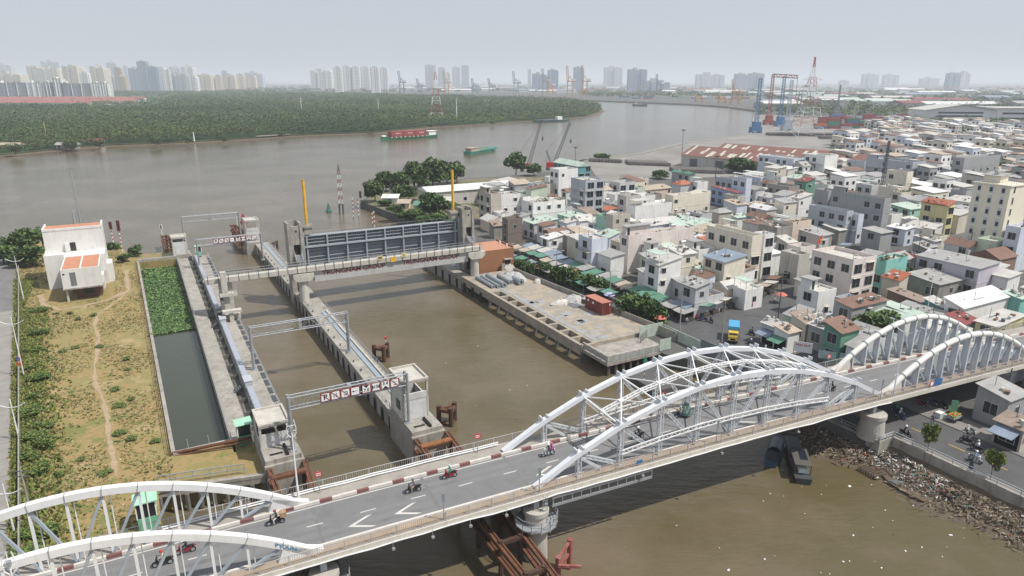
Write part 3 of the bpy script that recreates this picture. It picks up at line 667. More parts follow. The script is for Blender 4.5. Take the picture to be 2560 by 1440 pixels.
# seawall at the near end of the lot: fence of mesh and piles
t=thing('lot_seawall','concrete sea wall on dark piles at the near end of the dry lot','wall',(2,82,0)); m=MB(); m.beam((-3.5,83.1,2.7),(8.6,80.3,2.7),1.0,.9); m.beam((-3.5,82.6,3.2),(8.6,79.9,3.2),.3,.4); part('cap_beam',m,CONC,t)
m=MB()
for i in range(9): f=i/8.; m.tube((-3.2+11.6*f,82.5-2.7*f,-2.9),(-3.2+11.6*f,82.5-2.7*f,2.3),.28,6)
part('pile',m,CONCD,t)
t=thing('mesh_fence','sagging wire mesh fence with weeds at the near end of the dry lot','fence',(0,84,3)); m=MB(); rail(m,[(-3.2,83.9,3.1),(6.4,81.9,3.1)],1.3,1.9,.05,2); part('frame',m,GALV,t)
m=MB()
for i in range(90): f=i/89.; m.beam((-3.2+9.6*f,83.9-2*f,3.1),(-3.1+9.6*f,83.9-2*f,4.4),.012,.012)
part('mesh',m,GALV,t)
# ================================================================ BRIDGE (B frame: x along = s, y across = d)
BASE=(20,5,8)
br=thing('arch_bridge','white steel arch bridge with three pairs of arches carrying a grey two-lane road','bridge',BASE,'B')
S0,S1=-95,190
def sweep(m,d0,d1,z0,z1,a=S0,b=S1,st=5.):
    n=max(1,int(math.ceil((b-a)/st)))
    for i in range(n):
        s,e=a+(b-a)*i/n,a+(b-a)*(i+1)/n
        vs=[(s,d0,zd(s)+z0),(e,d0,zd(e)+z0),(e,d1,zd(e)+z0),(s,d1,zd(s)+z0),(s,d0,zd(s)+z1),(e,d0,zd(e)+z1),(e,d1,zd(e)+z1),(s,d1,zd(s)+z1)]
        f=[(0,3,2,1),(4,5,6,7),(0,1,5,4),(2,3,7,6)]
        if i==0: f.append((3,0,4,7))
        if i==n-1: f.append((1,2,6,5))
        m.add(vs,f)
BP=lambda s,d,z:(s,d,zd(s)+z)
m=MB(); sweep(m,-.35,10.55,-.38,-.03); part('deck',m,CONC,br)
BROAD=groundm('bridge_asphalt',[(.155,.155,.158),(.185,.185,.187),(.17,.17,.172)],.25,rough=.8,bump=.05)
m=MB(); sweep(m,1.3,8.25,-.026,.0); part('road_surface',m,BROAD,br)
m=MB()
for d0_ in(2.2,3.6,5.5,6.9): sweep(m,d0_,d0_+.55,.0,.003)
sweep(m,1.6,4.7,.0,.0025,-7.2,2.3); sweep(m,4.75,7.8,.0,.0025,-19,-10)
part('worn_track',m,groundm('worn_asphalt_track',[(.145,.145,.148),(.172,.172,.174),(.135,.135,.138)],.3,rough=.75,bump=.05),br)
m=MB()
for s in(-19.3,-7.5,2.5,57.0,92.8): m.quad(BP(s,1.5,.005),BP(s+.35,1.5,.005),BP(s+.35,8.1,.005),BP(s,8.1,.005))
part('expansion_joint',m,M('joint_grey',(.16,.16,.16),.8),br)
m=MB(); sweep(m,-.3,1.0,-.026,.16); part('near_footway',m,M('sandy_footway',(.34,.27,.20),.9,.2,.8),br)
m=MB(); sweep(m,8.58,10.5,-.026,.18); part('far_footway',m,M('footway',(.32,.295,.26),.9,.2,.6,stain=.4,scol=(.2,.17,.14)),br)
KW=M('kerb_white',(.6,.57,.53),.8,.15,1.5,stain=.35,scol=(.35,.3,.26)); KR=M('kerb_maroon',(.20,.085,.08),.8,.25,2.)
def kerb(name,d0,d1,z1,red):
    m=MB(); s=S0; k=0
    while s<S1:
        L=1.3 if (k%2 and red) else 2.6; m.m=1 if (k%2 and red) else 0; n=len(m.f)
        m.add([BP(s,d0,-.02),BP(s+L,d0,-.02),BP(s+L,d1,-.02),BP(s,d1,-.02),BP(s,d0,z1),BP(s+L,d0,z1),BP(s+L,d1,z1),BP(s,d1,z1)],[(4,5,6,7),(0,1,5,4),(2,3,7,6)]); s+=L; k+=1
    part(name,m,[KW,KR],br)
kerb('far_kerb',8.27,8.56,.32,1); kerb('near_kerb',1.02,1.28,.24,0)
WMARK=M('road_paint',(.55,.54,.50),.8,.12,2.)
def mark(name,pts): m=MB(); m.quad(*[BP(*q,.006) for q in pts]); part(name,m,WMARK,br)
for q in((7.88,8.02),(1.44,1.56)): m=MB(); sweep(m,*q,.0035,.006); part('edge_line',m,WMARK,br)
for k in range(-9,30): s=.2+k*5.35+1.0; mark('lane_dash',[(s,4.72),(s+1.6,4.72),(s+1.6,4.86),(s,4.86)])
def chevron(s,d,dirn=1):
    m=MB(); L=2.3
    for sg in(1,-1): m.quad(*[BP(s+a*L*dirn,d+sg*b,.008) for a,b in((0,0),(0.28,0),(1.15,1.0),(.9,1.0))][::sg*1 or 1])
    part('chevron_marking',m,WMARK,br)
for s,d in((-16.5,3.0),(-11.8,3.0),(4.3,3.0),(33,3.0),(63,3.0)): chevron(s,d)
# edge beams, girders, cross beams, pipes
for q in((-.62,-.36,-.55,.12),(10.56,10.8,-.5,.15)): m=MB(); sweep(m,*q); part('edge_beam',m,M('cream_edge',(.60,.57,.50),.75,.1,.8,stain=.5,scol=(.33,.29,.24)),br)
for d in(.55,3.4,6.6,9.4): m=MB(); sweep(m,d,d+.3,-1.35,-.382); part('girder',m,GPAINT,br)
m=MB()
for i in range(58): s=S0+2.5+i*5; m.add([BP(s+a,d,z) for a in(-.1,.1) for d,z in((-.3,-.384),(10.5,-.384),(10.5,-.7),(9.8,-1.25),(.4,-1.25),(-.3,-.7))],[tuple(range(6)),tuple(range(6,12))[::-1]]+[(k,k+6,(k+1)%6+6,(k+1)%6) for k in range(6)])
part('cross_beam',m,GPAINT,br)
rg=random.Random(3)
m=MB(); pts=[BP(S0+i*2.5,-.72,-.42+rg.uniform(-.12,.1)) for i in range(62)]; m.path(pts,.07,6); part('service_pipe',m,WPAINT,br)
m=MB(); pts=[BP(-60+i*3,10.35,.35+rg.uniform(-.04,.08)) for i in range(22)]; m.path(pts,.09,6); m.path([(a,b+.02,c+.25) for a,b,c in pts],.07,6); part('footway_pipe',m,WPAINT,br)
# railings: bars
def railing(name,d,h,s0,s1,sp,mat,z=.16):
    m=MB(); s=s0
    while s<s1:
        m.beam(BP(s,d,z),BP(s,d,z+h),.03,.03); s+=sp
    s=s0
    while s<s1: m.beam(BP(s,d,z),BP(s,d,z+h+.05),.09,.09); s+=2.5
    a=s0
    while a<s1:
        b=min(a+5,s1)
        for zz in(z+.08,z+h): m.beam(BP(a,d,zz),BP(b,d,zz),.06,.06)
        a=b
    part(name,m,mat,br)
RAILM=M('railing_steel',(.42,.41,.40),.6,.15,2.)
railing('near_railing',-.48,1.05,-70,140,.2,RAILM,.12); railing('far_railing',10.66,1.05,-70,140,.24,RAILM,.15)
m=MB()
a=2.
while a<140: m.beam(BP(a,-.44,1.2),BP(a+5,-.44,1.2),.06,.06); a+=5
part('top_handrail',m,M('rusty_handrail',(.28,.14,.09),.7,.2,2.),br)
# under-deck inspection gantry
m=MB(); 
for z in(-.75,-1.75): m.beam(BP(4.5,-.55,z),BP(17.5,-.55,z),.12,.3)
for i in range(12): s=4.6+i*1.17; m.beam(BP(s,-.55,-.75),BP(s,-.55,-1.75),.08,.08); m.beam(BP(s,-.55,-.75 if i%2 else -1.7),BP(s+1.1,.6,-1.7 if i%2 else -.75),.06,.06)
part('inspection_walkway',m,GALV,br)
m=MB(); 
for i in range(7): m.beam(BP(3.2,-.9,-.6-i*.4),BP(3.7,-.9,-.6-i*.4),.04,.04)
m.beam(BP(3.2,-.9,.2),BP(3.2,-.9,-3.4),.05,.05); m.beam(BP(3.7,-.9,.2),BP(3.7,-.9,-3.4),.05,.05); part('ladder',m,GALV,br)
# piers
def pier(s,d,r,zb,gal,lean=.12,name='pier'):
    m=MB(); top=zd(s)-1.9; m.lathe([(0,zb),(r+lean,zb),(r-.05,top-.5),(r+.15,top-.5),(r+.15,top),(0,top)],(s,d),24); p=part(name,m,M('pier_concrete',(.42,.40,.36),.85,.15,.5,stain=.4,scol=(.2,.185,.15)),br)
    m=MB(); m.box(s-.3,s+.3,d-.1,d+.6,top,zd(s)-.7); part('bearing',m,GPAINT,p)
    if gal:
        R_=2.35; zg=top-1.5; m=MB(); m.lathe([(r,zg-.15),(R_,zg-.15),(R_,zg),(r,zg)],(s,d),14)
        for i in range(14): t=i/14*6.283; m.beam((s+r*math.cos(t),d+r*math.sin(t),zg-1.0),(s+R_*math.cos(t),d+R_*math.sin(t),zg-.15),.08,.12)
        part('gallery',m,GALV,p)
        m=MB(); ring=[(s+R_*math.cos(i/14*6.283),d+R_*math.sin(i/14*6.283),zg) for i in range(15)]
        rail(m,ring,1.15,.6,.03,2)
        part('gallery_railing',m,GALV,p)
pier(2.9,.1,1.25,-2.9,1); pier(2.9,9.6,1.25,-2.9,1); pier(-19.5,.1,1.25,-2.9,1); pier(-19.5,9.6,1.25,-2.9,1)
pier(55.2,.0,1.55,2.5,0,.25); pier(55.2,9.6,1.55,2.5,0,.25); pier(93.5,0,1.5,2.5,0); pier(93.5,9.6,1.5,2.5,0); pier(-62,.1,1.3,-2.9,0); pier(-62,9.6,1.3,-2.9,0)
for s in(115,140,165): pier(s,1.0,.9,2.5,0); pier(s,9,.9,2.5,0)
m=MB(); m.box(2.6,3.2,1.4,8.3,4.2,5.2); m.box(55.0,55.5,1.6,8.0,4.6,5.6); m.box(-19.8,-19.2,1.4,8.3,4.2,5.2); part('pier_beam',m,CONC,br)
# --- arches
def arch_pts(s0,s1,rise,n): c=(s0+s1)/2; h=(s1-s0)/2; return [(s0+(s1-s0)*i/n, rise*(1-((s0+(s1-s0)*i/n-c)/h)**2)) for i in range(n+1)]
def boxsweep(m,pts,d,w,hh):
    """continuous box chord through (s,z) points"""
    rings=[]
    for i,(s,z) in enumerate(pts):
        a=pts[max(0,i-1)]; b=pts[min(len(pts)-1,i+1)]; t=math.atan2(b[1]-a[1],b[0]-a[0]); nx,nz=-math.sin(t)*hh/2,math.cos(t)*hh/2
        rings.append([(s+nx*k,d+w/2*j,zd(s)+z+nz*k) for j,k in((-1,-1),(1,-1),(1,1),(-1,1))])
    o=len(m.v); fl=[v for r in rings for v in r]; n=len(rings)
    fs=[(4*i+k,4*i+(k+1)%4,4*i+4+(k+1)%4,4*i+4+k) for i in range(n-1) for k in range(4)]+[(3,2,1,0),tuple(4*n-4+k for k in range(4))]
    m.add(fl,fs)
def tubesweep(m,pts,d,r,n=14):
    rings=[]
    for i,(s,z) in enumerate(pts):
        a=pts[max(0,i-1)]; b=pts[min(len(pts)-1,i+1)]; t=math.atan2(b[1]-a[1],b[0]-a[0]); nx,nz=-math.sin(t),math.cos(t)
        rings.append([(s+nx*r*math.sin(q),d+r*math.cos(q),zd(s)+z+nz*r*math.sin(q)) for q in [6.2832*k/n for k in range(n)]])
    fl=[v for r_ in rings for v in r_]; N=len(rings)
    m.add(fl,[(n*i+k,n*i+(k+1)%n,n*i+n+(k+1)%n,n*i+n+k) for i in range(N-1) for k in range(n)])
AW=M('arch_white',(.74,.745,.74),.45,.06,1.,stain=.38,scol=(.46,.42,.36)); AG=M('arch_grey',(.52,.55,.575),.5,.08,1.,stain=.2,scol=(.36,.36,.36))
AH=M('hanger_grey',(.34,.39,.43),.5,.1,1.)
# middle span: pin-jointed truss arch
s0,s1,rise,N=3.0,57.0,7.75,10; top=arch_pts(s0,s1,rise,N); TD=(.72,8.95)
for d in TD:
    m=MB(); boxsweep(m,[(s,z+.15) for s,z in top],d,.62,.56); a=part('arch',m,M('arch_white_blue',(.69,.715,.755),.45,.06,1.,stain=.38,scol=(.5,.49,.47)),br)
    m=MB()
    for s,z in top[1:-1]:
        for k in(-.5,.5): m.cbox((s+k*.9,d,zd(s)+z+.55),(.36,.5,.3)); m.cbox((s+k*.9,d,zd(s)+z+.75),(.18,.7,.16))
    part('joint_lug',m,AG,a)
    for s,z in top[1:-1]:
        m=MB(); m.lattice(BP(s,d-.22,.1),BP(s,d-.22,z-.1),.42,.05,up=(1,0,0)); m.lattice(BP(s,d+.22,.1),BP(s,d+.22,z-.1),.42,.05,up=(1,0,0)); m.beam(BP(s,d-.3,.14),BP(s,d+.3,.14),.6,.25); part('vertical',m,AG,a)
    for i in range(0,N):
        if i in(0,N-1): continue
        if i<N/2: p,q=top[i],(top[i+1][0],0)
        else: p,q=top[i+1],(top[i][0],0)
        m=MB(); m.lattice(BP(p[0],d,p[1]-.1),BP(q[0],d,.25),.34,.045); m.lattice(BP(p[0],d+.2,p[1]-.1),BP(q[0],d+.2,.25),.34,.045); part('diagonal',m,AG,a)
    for sg,ss in((1,top[1][0]),(-1,top[-2][0])): m=MB(); m.beam(BP(ss,d,1.5 if 0 else top[1][1]-.3),BP(ss+sg*3.0,d,.2),.25,.3); part('foot_brace',m,AG,a)
    bz=lambda s:2.7*(1-((s-30)/22)**2*.62)
    m=MB(); L=[top[i][0] for i in range(2,N-1)]
    for x,y in zip(L,L[1:]): m.lattice(BP(x,d-.32,bz(x)),BP(y,d-.32,bz(y)),.5,.06)
    part('bracing_chord',m,AW,a)
m=MB()
for i in range(2,N-1):
    s,z=top[i]; m.beam(BP(s,TD[0],z),BP(s,TD[1],z),.16,.16)
    if i<N-2:
        s2,z2=top[i+1]; m.beam(BP(s,TD[0],z),BP(s2,TD[1],z2),.13,.13); m.beam(BP(s,TD[1],z),BP(s2,TD[0],z2),.13,.13)
        c=(TD[0]+TD[1])/2; m.lattice(BP(s,c,z),BP(s2,c,z2),.5,.06,up=(0,1,0)); m.lattice(BP(s,c,z-.3),BP(s2,c,z2-.3),.5,.05,up=(0,1,0))
        m.cbox(BP((s+s2)/2,c,(z+z2)/2),(.7,.7,.14))
part('top_bracing',m,AW,br)
m=MB()
for s,z in(top[2],top[-3]): 
    for k in(0,.55): m.beam(BP(s,TD[0],z-k),BP(s,TD[1],z-k),.12,.14)
part('portal_beam',m,M('weathered_white',(.5,.44,.38),.6,.2,2.),br)
# left span: box arches, N-truss hangers
def hung(s0,s1,rise,posts,ds,kind):
    c=(s0+s1)/2; h=(s1-s0)/2; zf=lambda s:rise*(1-((s-c)/h)**2)
    for d in ds:
        m=MB(); pts=[(s0+(s1-s0)*i/44,zf(s0+(s1-s0)*i/44)+.15) for i in range(45)]
        if kind=='box': boxsweep(m,pts,d,.66,.68)
        else: tubesweep(m,pts,d,.42)
        a=part('arch',m,AW if kind=='box' else M('tube_arch',(.70,.69,.65),.5,.08,.8,stain=.4,scol=(.42,.38,.32)),br)
        m=MB()
        for s in(s0,s1):
            g=1 if s==s0 else -1; m.add([(s-g*.9,d-.33,zd(s)+.1),(s+g*3.2,d-.33,zd(s)+.1),(s+g*2.6,d-.33,zd(s)+zf(s+g*2.6)),(s-g*.9,d-.33,zd(s)+.4)]+[(s-g*.9,d+.33,zd(s)+.1),(s+g*3.2,d+.33,zd(s)+.1),(s+g*2.6,d+.33,zd(s)+zf(s+g*2.6)),(s-g*.9,d+.33,zd(s)+.4)],[(0,1,2,3),(7,6,5,4),(0,4,5,1),(1,5,6,2),(2,6,7,3),(3,7,4,0)])
        part('foot',m,AW if kind=='box' else M('tube_foot',(.60,.57,.52),.6,.1,1.),a)
        m=MB()
        for s in posts:
            z=zf(s)+.15; t=math.atan(-2*rise*(s-c)/h/h); R_=.52
            if kind=='box':
                nx,nz=-math.sin(t),math.cos(t); p0=BP(s,d,z); m.beam((p0[0]-nx*.39,d,p0[2]-nz*.39),(p0[0]+nx*.39,d,p0[2]+nz*.39),.75,.08)
            else:
                q=BP(s,d,z); m.tube((q[0]-.07*math.cos(t),d,q[2]-.07*math.sin(t)),(q[0]+.07*math.cos(t),d,q[2]+.07*math.sin(t)),R_,14)
        part('flange',m,AH if kind!='box' else M('seam_grey',(.34,.35,.36),.5),a)
        for s in posts:
            z=zf(s)-.2; m=MB()
            if kind=='box': m.beam(BP(s,d,.1),BP(s,d,z),.22,.22)
            else:
                m.box(s-.04,s+.04,d-.42,d+.42,zd(s)+.1,zd(s)+z+.1); m.box(s-.14,s+.14,d-.46,d-.421,zd(s)+.1,zd(s)+z); m.box(s-.14,s+.14,d+.421,d+.46,zd(s)+.1,zd(s)+z)
            part('hanger',m,AW if kind=='box' else AG,a)
        for x,y in zip(posts,posts[1:]):
            mid=(x+y)/2; p,q=(x,y) if mid<c else (y,x)   # top at outer node, foot at inner node
            if zf(p)<.8: continue
            m=MB(); m.beam(BP(p,d,zf(p)-.2),BP(q,d,.25),.24,.24); part('diagonal',m,AH,a)
        m=MB()
        for s in posts: m.tube(BP(s+.5,d+.3,.1),BP(s+.5,d+.3,max(.5,zf(s+.5)-.3)),.05,5)
        part('tie_rod',m,AW,a)
hung(-60.6,-20.2,6.9,[-60.0+2.85*i for i in range(0,14)],(.55,8.75),'box')
hung(57.9,92.4,6.25,[61.2-2.7+2.68*i for i in range(0,13)][1:]+[60.0][:0],(.75,9.25),'tube')
# graffiti on the near left arch
def g(x,y): s=-22.6+x; return BP(s,.55-.345,6.9*(1-((s+40.4)/20.2)**2)+.15+y)
m=MB(); text(m,'PYDUN',.55,g); part('graffiti',m,M('blue_spray',(.05,.22,.38),.7),br)
# small blue plates, a round sign
def plate(s,d,z,w,h,mat,name='plate'): m=MB(); m.add([BP(s-w/2,d,z-h/2),BP(s+w/2,d,z-h/2),BP(s+w/2,d,z+h/2),BP(s-w/2,d,z+h/2),BP(s-w/2,d+.04,z-h/2),BP(s+w/2,d+.04,z-h/2),BP(s+w/2,d+.04,z+h/2),BP(s-w/2,d+.04,z+h/2)],[(0,1,2,3),(7,6,5,4),(0,4,5,1),(1,5,6,2),(2,6,7,3),(3,7,4,0)]); return part(name,m,mat,br)
BLUE=M('sign_blue',(.04,.16,.38),.5)
plate(15.6,-.62,.75,.8,.42,BLUE,'blue_plate'); plate(67.2,-.62,.85,1.7,1.0,BLUE,'blue_sign')
m=MB(); s=65.7; m.tube(BP(s,-.62,.85),BP(s,-.67,.85),.45,14); part('round_sign',m,RED,br); m=MB(); m.tube(BP(s,-.672,.85),BP(s,-.69,.85),.32,14); part('round_sign_face',m,WHITE,br)
# lamps under the edge
for s in(-13,-9,-5,-1,3.6,16,27.5,40):
    m=MB(); m.beam(BP(s,-.75,-.3),BP(s,-.75,-1.0),.05,.05); m.cbox(BP(s,-.85,-1.05),(.3,.25,.2)); part('underlight',m,GALV,br)
# --- things standing on the bridge
def post_sign(s,d,label,h=2.6,col=RED,w=.72,hh=.62,lines=2,z=.18):
    t=thing('road_sign' if col is RED else 'marker_post',label,'sign' if col is RED else 'post',BP(s,d,z),'B'); m=MB(); m.tube(BP(s,d,z),BP(s,d,z+h),.05,6); part('post',m,GALV,t)
    m=MB(); p=BP(s,d-.06,z+h-hh/2); m.cbox(p,(w,.04,hh)); part('panel',m,col,t)
    if lines:
        m=MB()
        for k in range(lines):
            zz=p[2]+hh*(.16-.34*k)
            for j in range(4): x=p[0]-w*.34+j*w*.18; m.box(x,x+w*.14,p[1]-.028,p[1]-.021,zz-hh*.09,zz+hh*.09)
        part('lettering',m,WHITE,t)
post_sign(-18.0,9.9,'red notice sign on a post left of the near rider on the bridge'); post_sign(.2,10.0,'red notice sign on a post in front of the open lock house',2.5)
post_sign(57.3,10.1,'red notice sign on a post by the foot of the far tube arch',2.5); post_sign(26.5,10.0,'red notice sign seen through the middle truss arch',2.4)
GM=M('signal_grey',(.2,.25,.27),.5)
post_sign(-7.6,-.2,'slim grey marker post on the near footway left of the bridge pier',3.0,GM,.3,1.0,0,.15); post_sign(3.1,-.2,'slim grey marker post at the foot of the near truss arch',3.0,GM,.3,1.0,0,.15); post_sign(55.7,-.2,'slim grey marker post before the foot of the near tube arch',3.0,GM,.3,1.0,0,.15); post_sign(27,-.2,'slim grey marker post inside the middle truss span',3.0,GM,.3,1.0,0,.15)
def lamp(s,d,h,label,kind):
    t=thing('street_lamp',label,'street lamp',BP(s,d,.15),'B'); m=MB(); m.tube(BP(s,d,.15),BP(s,d,.9),.16,8,.12); m.tube(BP(s,d,.9),BP(s,d,h),.10,8,.06); part('pole',m,WPAINT,t)
    m=MB()
    if kind=='lyre':
        for sg in(-1,1):
            pts=[BP(s+sg*.12,d,h-.6),BP(s+sg*.4,d,h-.3),BP(s+sg*.45,d,h+.4),BP(s+sg*.3,d,h+1.3)]; m.path(pts,.045,5)
        m.beam(BP(s-.45,d,h+.1),BP(s+.45,d,h+.1),.05,.05); m.beam(BP(s-.42,d,h+.7),BP(s+.42,d,h+.7),.05,.05)
    else:
        for sg in(-1,1): m.path([BP(s,d,h-.9),BP(s+.1,d+sg*.9,h-.75),BP(s+.2,d+sg*1.7,h-.3),BP(s+.25,d+sg*2.1,h+.3)],.05,5)
    part('arm',m,WPAINT,t)
    m=MB()
    if kind=='lyre': m.cbox(BP(s,d,h+.35),(.3,.3,.4)); m.cbox(BP(s-.3,d,h+1.3),(.2,.2,.2))
    else:
        for sg in(-1,1): m.cbox(BP(s+.25,d+sg*2.2,h+.35),(.3,.7,.12))
    part('lantern',m,GALV,t)
lamp(-20.2,9.9,8.0,'white lamp post with lyre top beside the far kerb near the lock house','lyre')
lamp(-42.5,-.3,7.2,'white lamp post with lyre top among the near left arches','lyre')
lamp(58.2,-.3,10.5,'tall white lamp post with curved double arms at the foot of the near tube arch','arm')
# ================================================================ TOWN
GZ=2.5
WC={ # wall colours
'white':(.74,.74,.72),'cream':(.66,.62,.52),'tan':(.46,.42,.36),'peach':(.64,.53,.44),'pink':(.62,.47,.44),'pale pink':(.68,.61,.57),'pale blue':(.58,.62,.69),
'blue':(.28,.38,.58),'blue grey':(.40,.43,.47),'grey':(.33,.335,.34),'dark grey':(.17,.175,.18),'weathered grey':(.27,.26,.235),'mossy brick':(.19,.155,.13),'lilac':(.52,.48,.54),
'turquoise':(.22,.50,.45),'mint':(.33,.52,.42),'green':(.12,.27,.20),'brown':(.22,.15,.11),'pale grey':(.50,.505,.51),'beige':(.56,.52,.44),'yellow':(.62,.56,.30),'teal':(.10,.30,.32),'weathered white':(.50,.48,.44),'pale green':(.48,.56,.44),'orange brown':(.27,.125,.06)}
def wallm(c):
    st={'weathered grey':.9,'mossy brick':.9,'weathered white':.85}.get(c,.42)
    k=WC[c]; return M('wall_'+c.replace(' ','_'),k,.88,.08,.35,stain=st+.15,scol=tuple(q*.42 for q in k))
RC={'grey tin':((.33,.33,.32),(.24,.19,.15),.5),'pale tin':((.50,.49,.46),(.34,.27,.2),.45),'rusty tin':((.20,.115,.08),(.10,.065,.05),.8),'brown tin':((.26,.2,.16),(.40,.35,.30),.6),'pale green tin':((.42,.52,.45),(.5,.49,.44),.5),
'green tin':((.10,.24,.17),(.06,.12,.1),.5),'white tin':((.66,.66,.65),(.5,.48,.44),.35),'maroon tin':((.22,.05,.045),(.12,.05,.04),.5),'red tile':((.38,.12,.06),(.18,.08,.05),.6),'brown tile':((.17,.085,.06),(.08,.05,.04),.7),'blue tin':((.22,.27,.34),(.12,.16,.2),.5),'tan tin':((.42,.35,.27),(.27,.2,.15),.6)}
def roofm(c): a,b,s=RC[c]; return corr('roof_'+c.replace(' ','_'),a,b,.4,.6,s)
FLATM=M('roof_terrace',(.36,.345,.32),.9,.2,.4,stain=.6,scol=(.17,.16,.15)); FLATL=M('pale_terrace',(.50,.48,.44),.9,.15,.4,stain=.5,scol=(.25,.23,.2))
ALU=M('water_tank_steel',(.6,.6,.6),.25,.1,1.,metal=.8); TANKB=M('blue_tank',(.08,.25,.42),.5); PLANT=LEAF
WFR=M('window_frame',(.55,.55,.54),.6,.1,2.); SHUT=M('louvre',(.30,.31,.32),.6,.2,3.)
HOUSES=[]; RECTS=[]; _jit=[0]
def trim(x0,x1,y0,y1,ml=2.2):
    """keep footprints apart: shrink the newcomer away from what already stands"""
    for a0,a1,b0,b1 in RECTS:
        if x0<a1 and x1>a0 and y0<b1 and y1>b0:
            op=[(a1+.06,x1,y0,y1),(x0,a0-.06,y0,y1),(x0,x1,b1+.06,y1),(x0,x1,y0,b0-.06)]
            op=[o for o in op if o[1]-o[0]>ml and o[3]-o[2]>ml]
            if not op: return None
            x0,x1,y0,y1=max(op,key=lambda o:(o[1]-o[0])*(o[3]-o[2]))
    return x0,x1,y0,y1
rh=random.Random(5)
def house(x0,x1,y0,y1,h,wall,roof='flat',rc='grey tin',feat='',win=1,detail=2,gz=GZ):
    """feat letters: t steel tank, b blue tank, c balconies on the street face, p roof plants, a awning, s rooftop shed, g big glass on the lit face, o open terrace, k checker roof"""
    j=.004*(_jit[0]%17); _jit[0]+=1; x0+=j; y0+=j; h+=j
    cx,cy=(x0+x1)/2,(y0+y1)/2; w,d=x1-x0,y1-y0
    t=thing('house',None,'house',(cx,cy,gz)); z1=gz+h
    m=MB(); m.box(x0,x1,y0,y1,gz-.3,z1)
    fl=max(1,round(h/3.3)); fh=h/fl
    if detail>1 and fl>1 and rh.random()<.6:
        for k in range(1,fl): m.box(x0-.06,x1+.06,y0-.06,y1+.06,gz+k*fh-.08,gz+k*fh+.08)
    part('wall',m,wallm(wall),t)
    if roof=='flat':
        m=MB(); m.quad((x0+.18,y0+.18,z1+.02),(x1-.18,y0+.18,z1+.02),(x1-.18,y1-.18,z1+.02),(x0+.18,y1-.18,z1+.02)); part('roof',m,FLATL if rh.random()<.5 else FLATM,t)
        ph=rh.choice((.5,.9,.9)); m=MB(); m.box(x0,x1,y0,y0+.16,z1,z1+ph); m.box(x0,x1,y1-.16,y1,z1,z1+ph); m.box(x0,x0+.16,y0+.161,y1-.161,z1,z1+ph); m.box(x1-.16,x1,y0+.161,y1-.161,z1,z1+ph); part('parapet',m,wallm(wall),t)
    else:
        o=.35; m=MB()
        if roof=='shed':
            r=rh.choice((.5,.8,1.1)); s=rh.random()<.5; f=(lambda x,y:(x-x0)/w*r) if s else (lambda x,y:(y-y0)/d*r)
            c=[(x0-o,y0-o),(x1+o,y0-o),(x1+o,y1+o),(x0-o,y1+o)]; m.add([(a,b,z1+.04+f(a,b)+r*.1) for a,b in c]+[(a,b,z1+.12+f(a,b)+r*.1) for a,b in c],[(3,2,1,0),(4,5,6,7),(0,1,5,4),(1,2,6,5),(2,3,7,6),(3,0,4,7)])
            g=MB(); g.add([(x0,y0,z1),(x1,y0,z1),(x1,y1,z1),(x0,y1,z1)]+[(a,b,z1+f(a,b)+.03+r*.1) for a,b in((x0,y0),(x1,y0),(x1,y1),(x0,y1))],[(0,1,5,4),(1,2,6,5),(2,3,7,6),(3,0,4,7)]); part('gable_wall',g,wallm(wall),t)
        else:
            al=w>=d if roof!='gabley' else False; r=min(w,d)*.5*.55
            if al: rid=[(x0-o if roof!='hip' else x0+d*.4,cy),(x1+o if roof!='hip' else x1-d*.4,cy)]; c=[(x0-o,y0-o),(x1+o,y0-o),(x1+o,y1+o),(x0-o,y1+o)]; V=[(*p,z1) for p in c]+[(*p,z1+r) for p in rid]; F=[(0,1,5,4),(2,3,4,5),(1,2,5),(3,0,4)]
            else: rid=[(cx,y0-o if roof!='hip' else y0+w*.4),(cx,y1+o if roof!='hip' else y1-w*.4)]; c=[(x0-o,y0-o),(x1+o,y0-o),(x1+o,y1+o),(x0-o,y1+o)]; V=[(*p,z1) for p in c]+[(*p,z1+r) for p in rid]; F=[(1,2,5,4),(3,0,4,5),(0,1,4),(2,3,5)]
            m.add(V,F+[(3,2,1,0)])
        part('roof',m,roofm(rc),t)
    # windows: street face (x0) and lit face (y0)
    if win and detail>0:
        nx=max(1,min(5,int(w/3.1))); ny=max(1,min(6,int(d/3.2)))
        for k in range(fl):
            zc=gz+k*fh+fh*.55
            for i in range(nx):
                if rh.random()<.74 and 'g' not in feat: continue
                xx=x0+w*(i+.5)/nx+rh.uniform(-.3,.3); ww=min(w/nx*.42,1.35 if 'g' in feat else .6); wh=1.1 if 'g' in feat else .65
                if xx-ww<x0+.1 or xx+ww>x1-.1: continue
                m=MB(); m.m=1; m.box(xx-ww,xx+ww,y0-.05,y0+.02,zc-wh,zc+wh); m.m=0; m.box(xx-ww+.07,xx-.03,y0-.06,y0-.051,zc-wh+.07,zc+wh-.07); m.box(xx+.03,xx+ww-.07,y0-.06,y0-.051,zc-wh+.07,zc+wh-.07)
                part('window',m,[GLASS,WFR],t)
                if rh.random()<.35: m=MB(); m.box(xx-ww-.15,xx+ww+.15,y0-.55,y0-.002,zc+wh+.05,zc+wh+.13); part('window_hood',m,CONCL,t)
            for i in range(ny):
                if rh.random()<(.3 if detail>1 else .55): continue
                yy=y0+d*(i+.5)/ny; ww=min(d/ny*.4,1.0); wh=.95
                m=MB(); m.m=1; m.box(x0-.05,x0+.02,yy-ww,yy+ww,zc-wh,zc+wh); m.m=0; m.box(x0-.06,x0-.051,yy-ww+.08,yy-.03,zc-wh+.08,zc+wh-.08); m.box(x0-.06,x0-.051,yy+.03,yy+ww-.08,zc-wh+.08,zc+wh-.08)
                part('window',m,[GLASS,WFR],t)
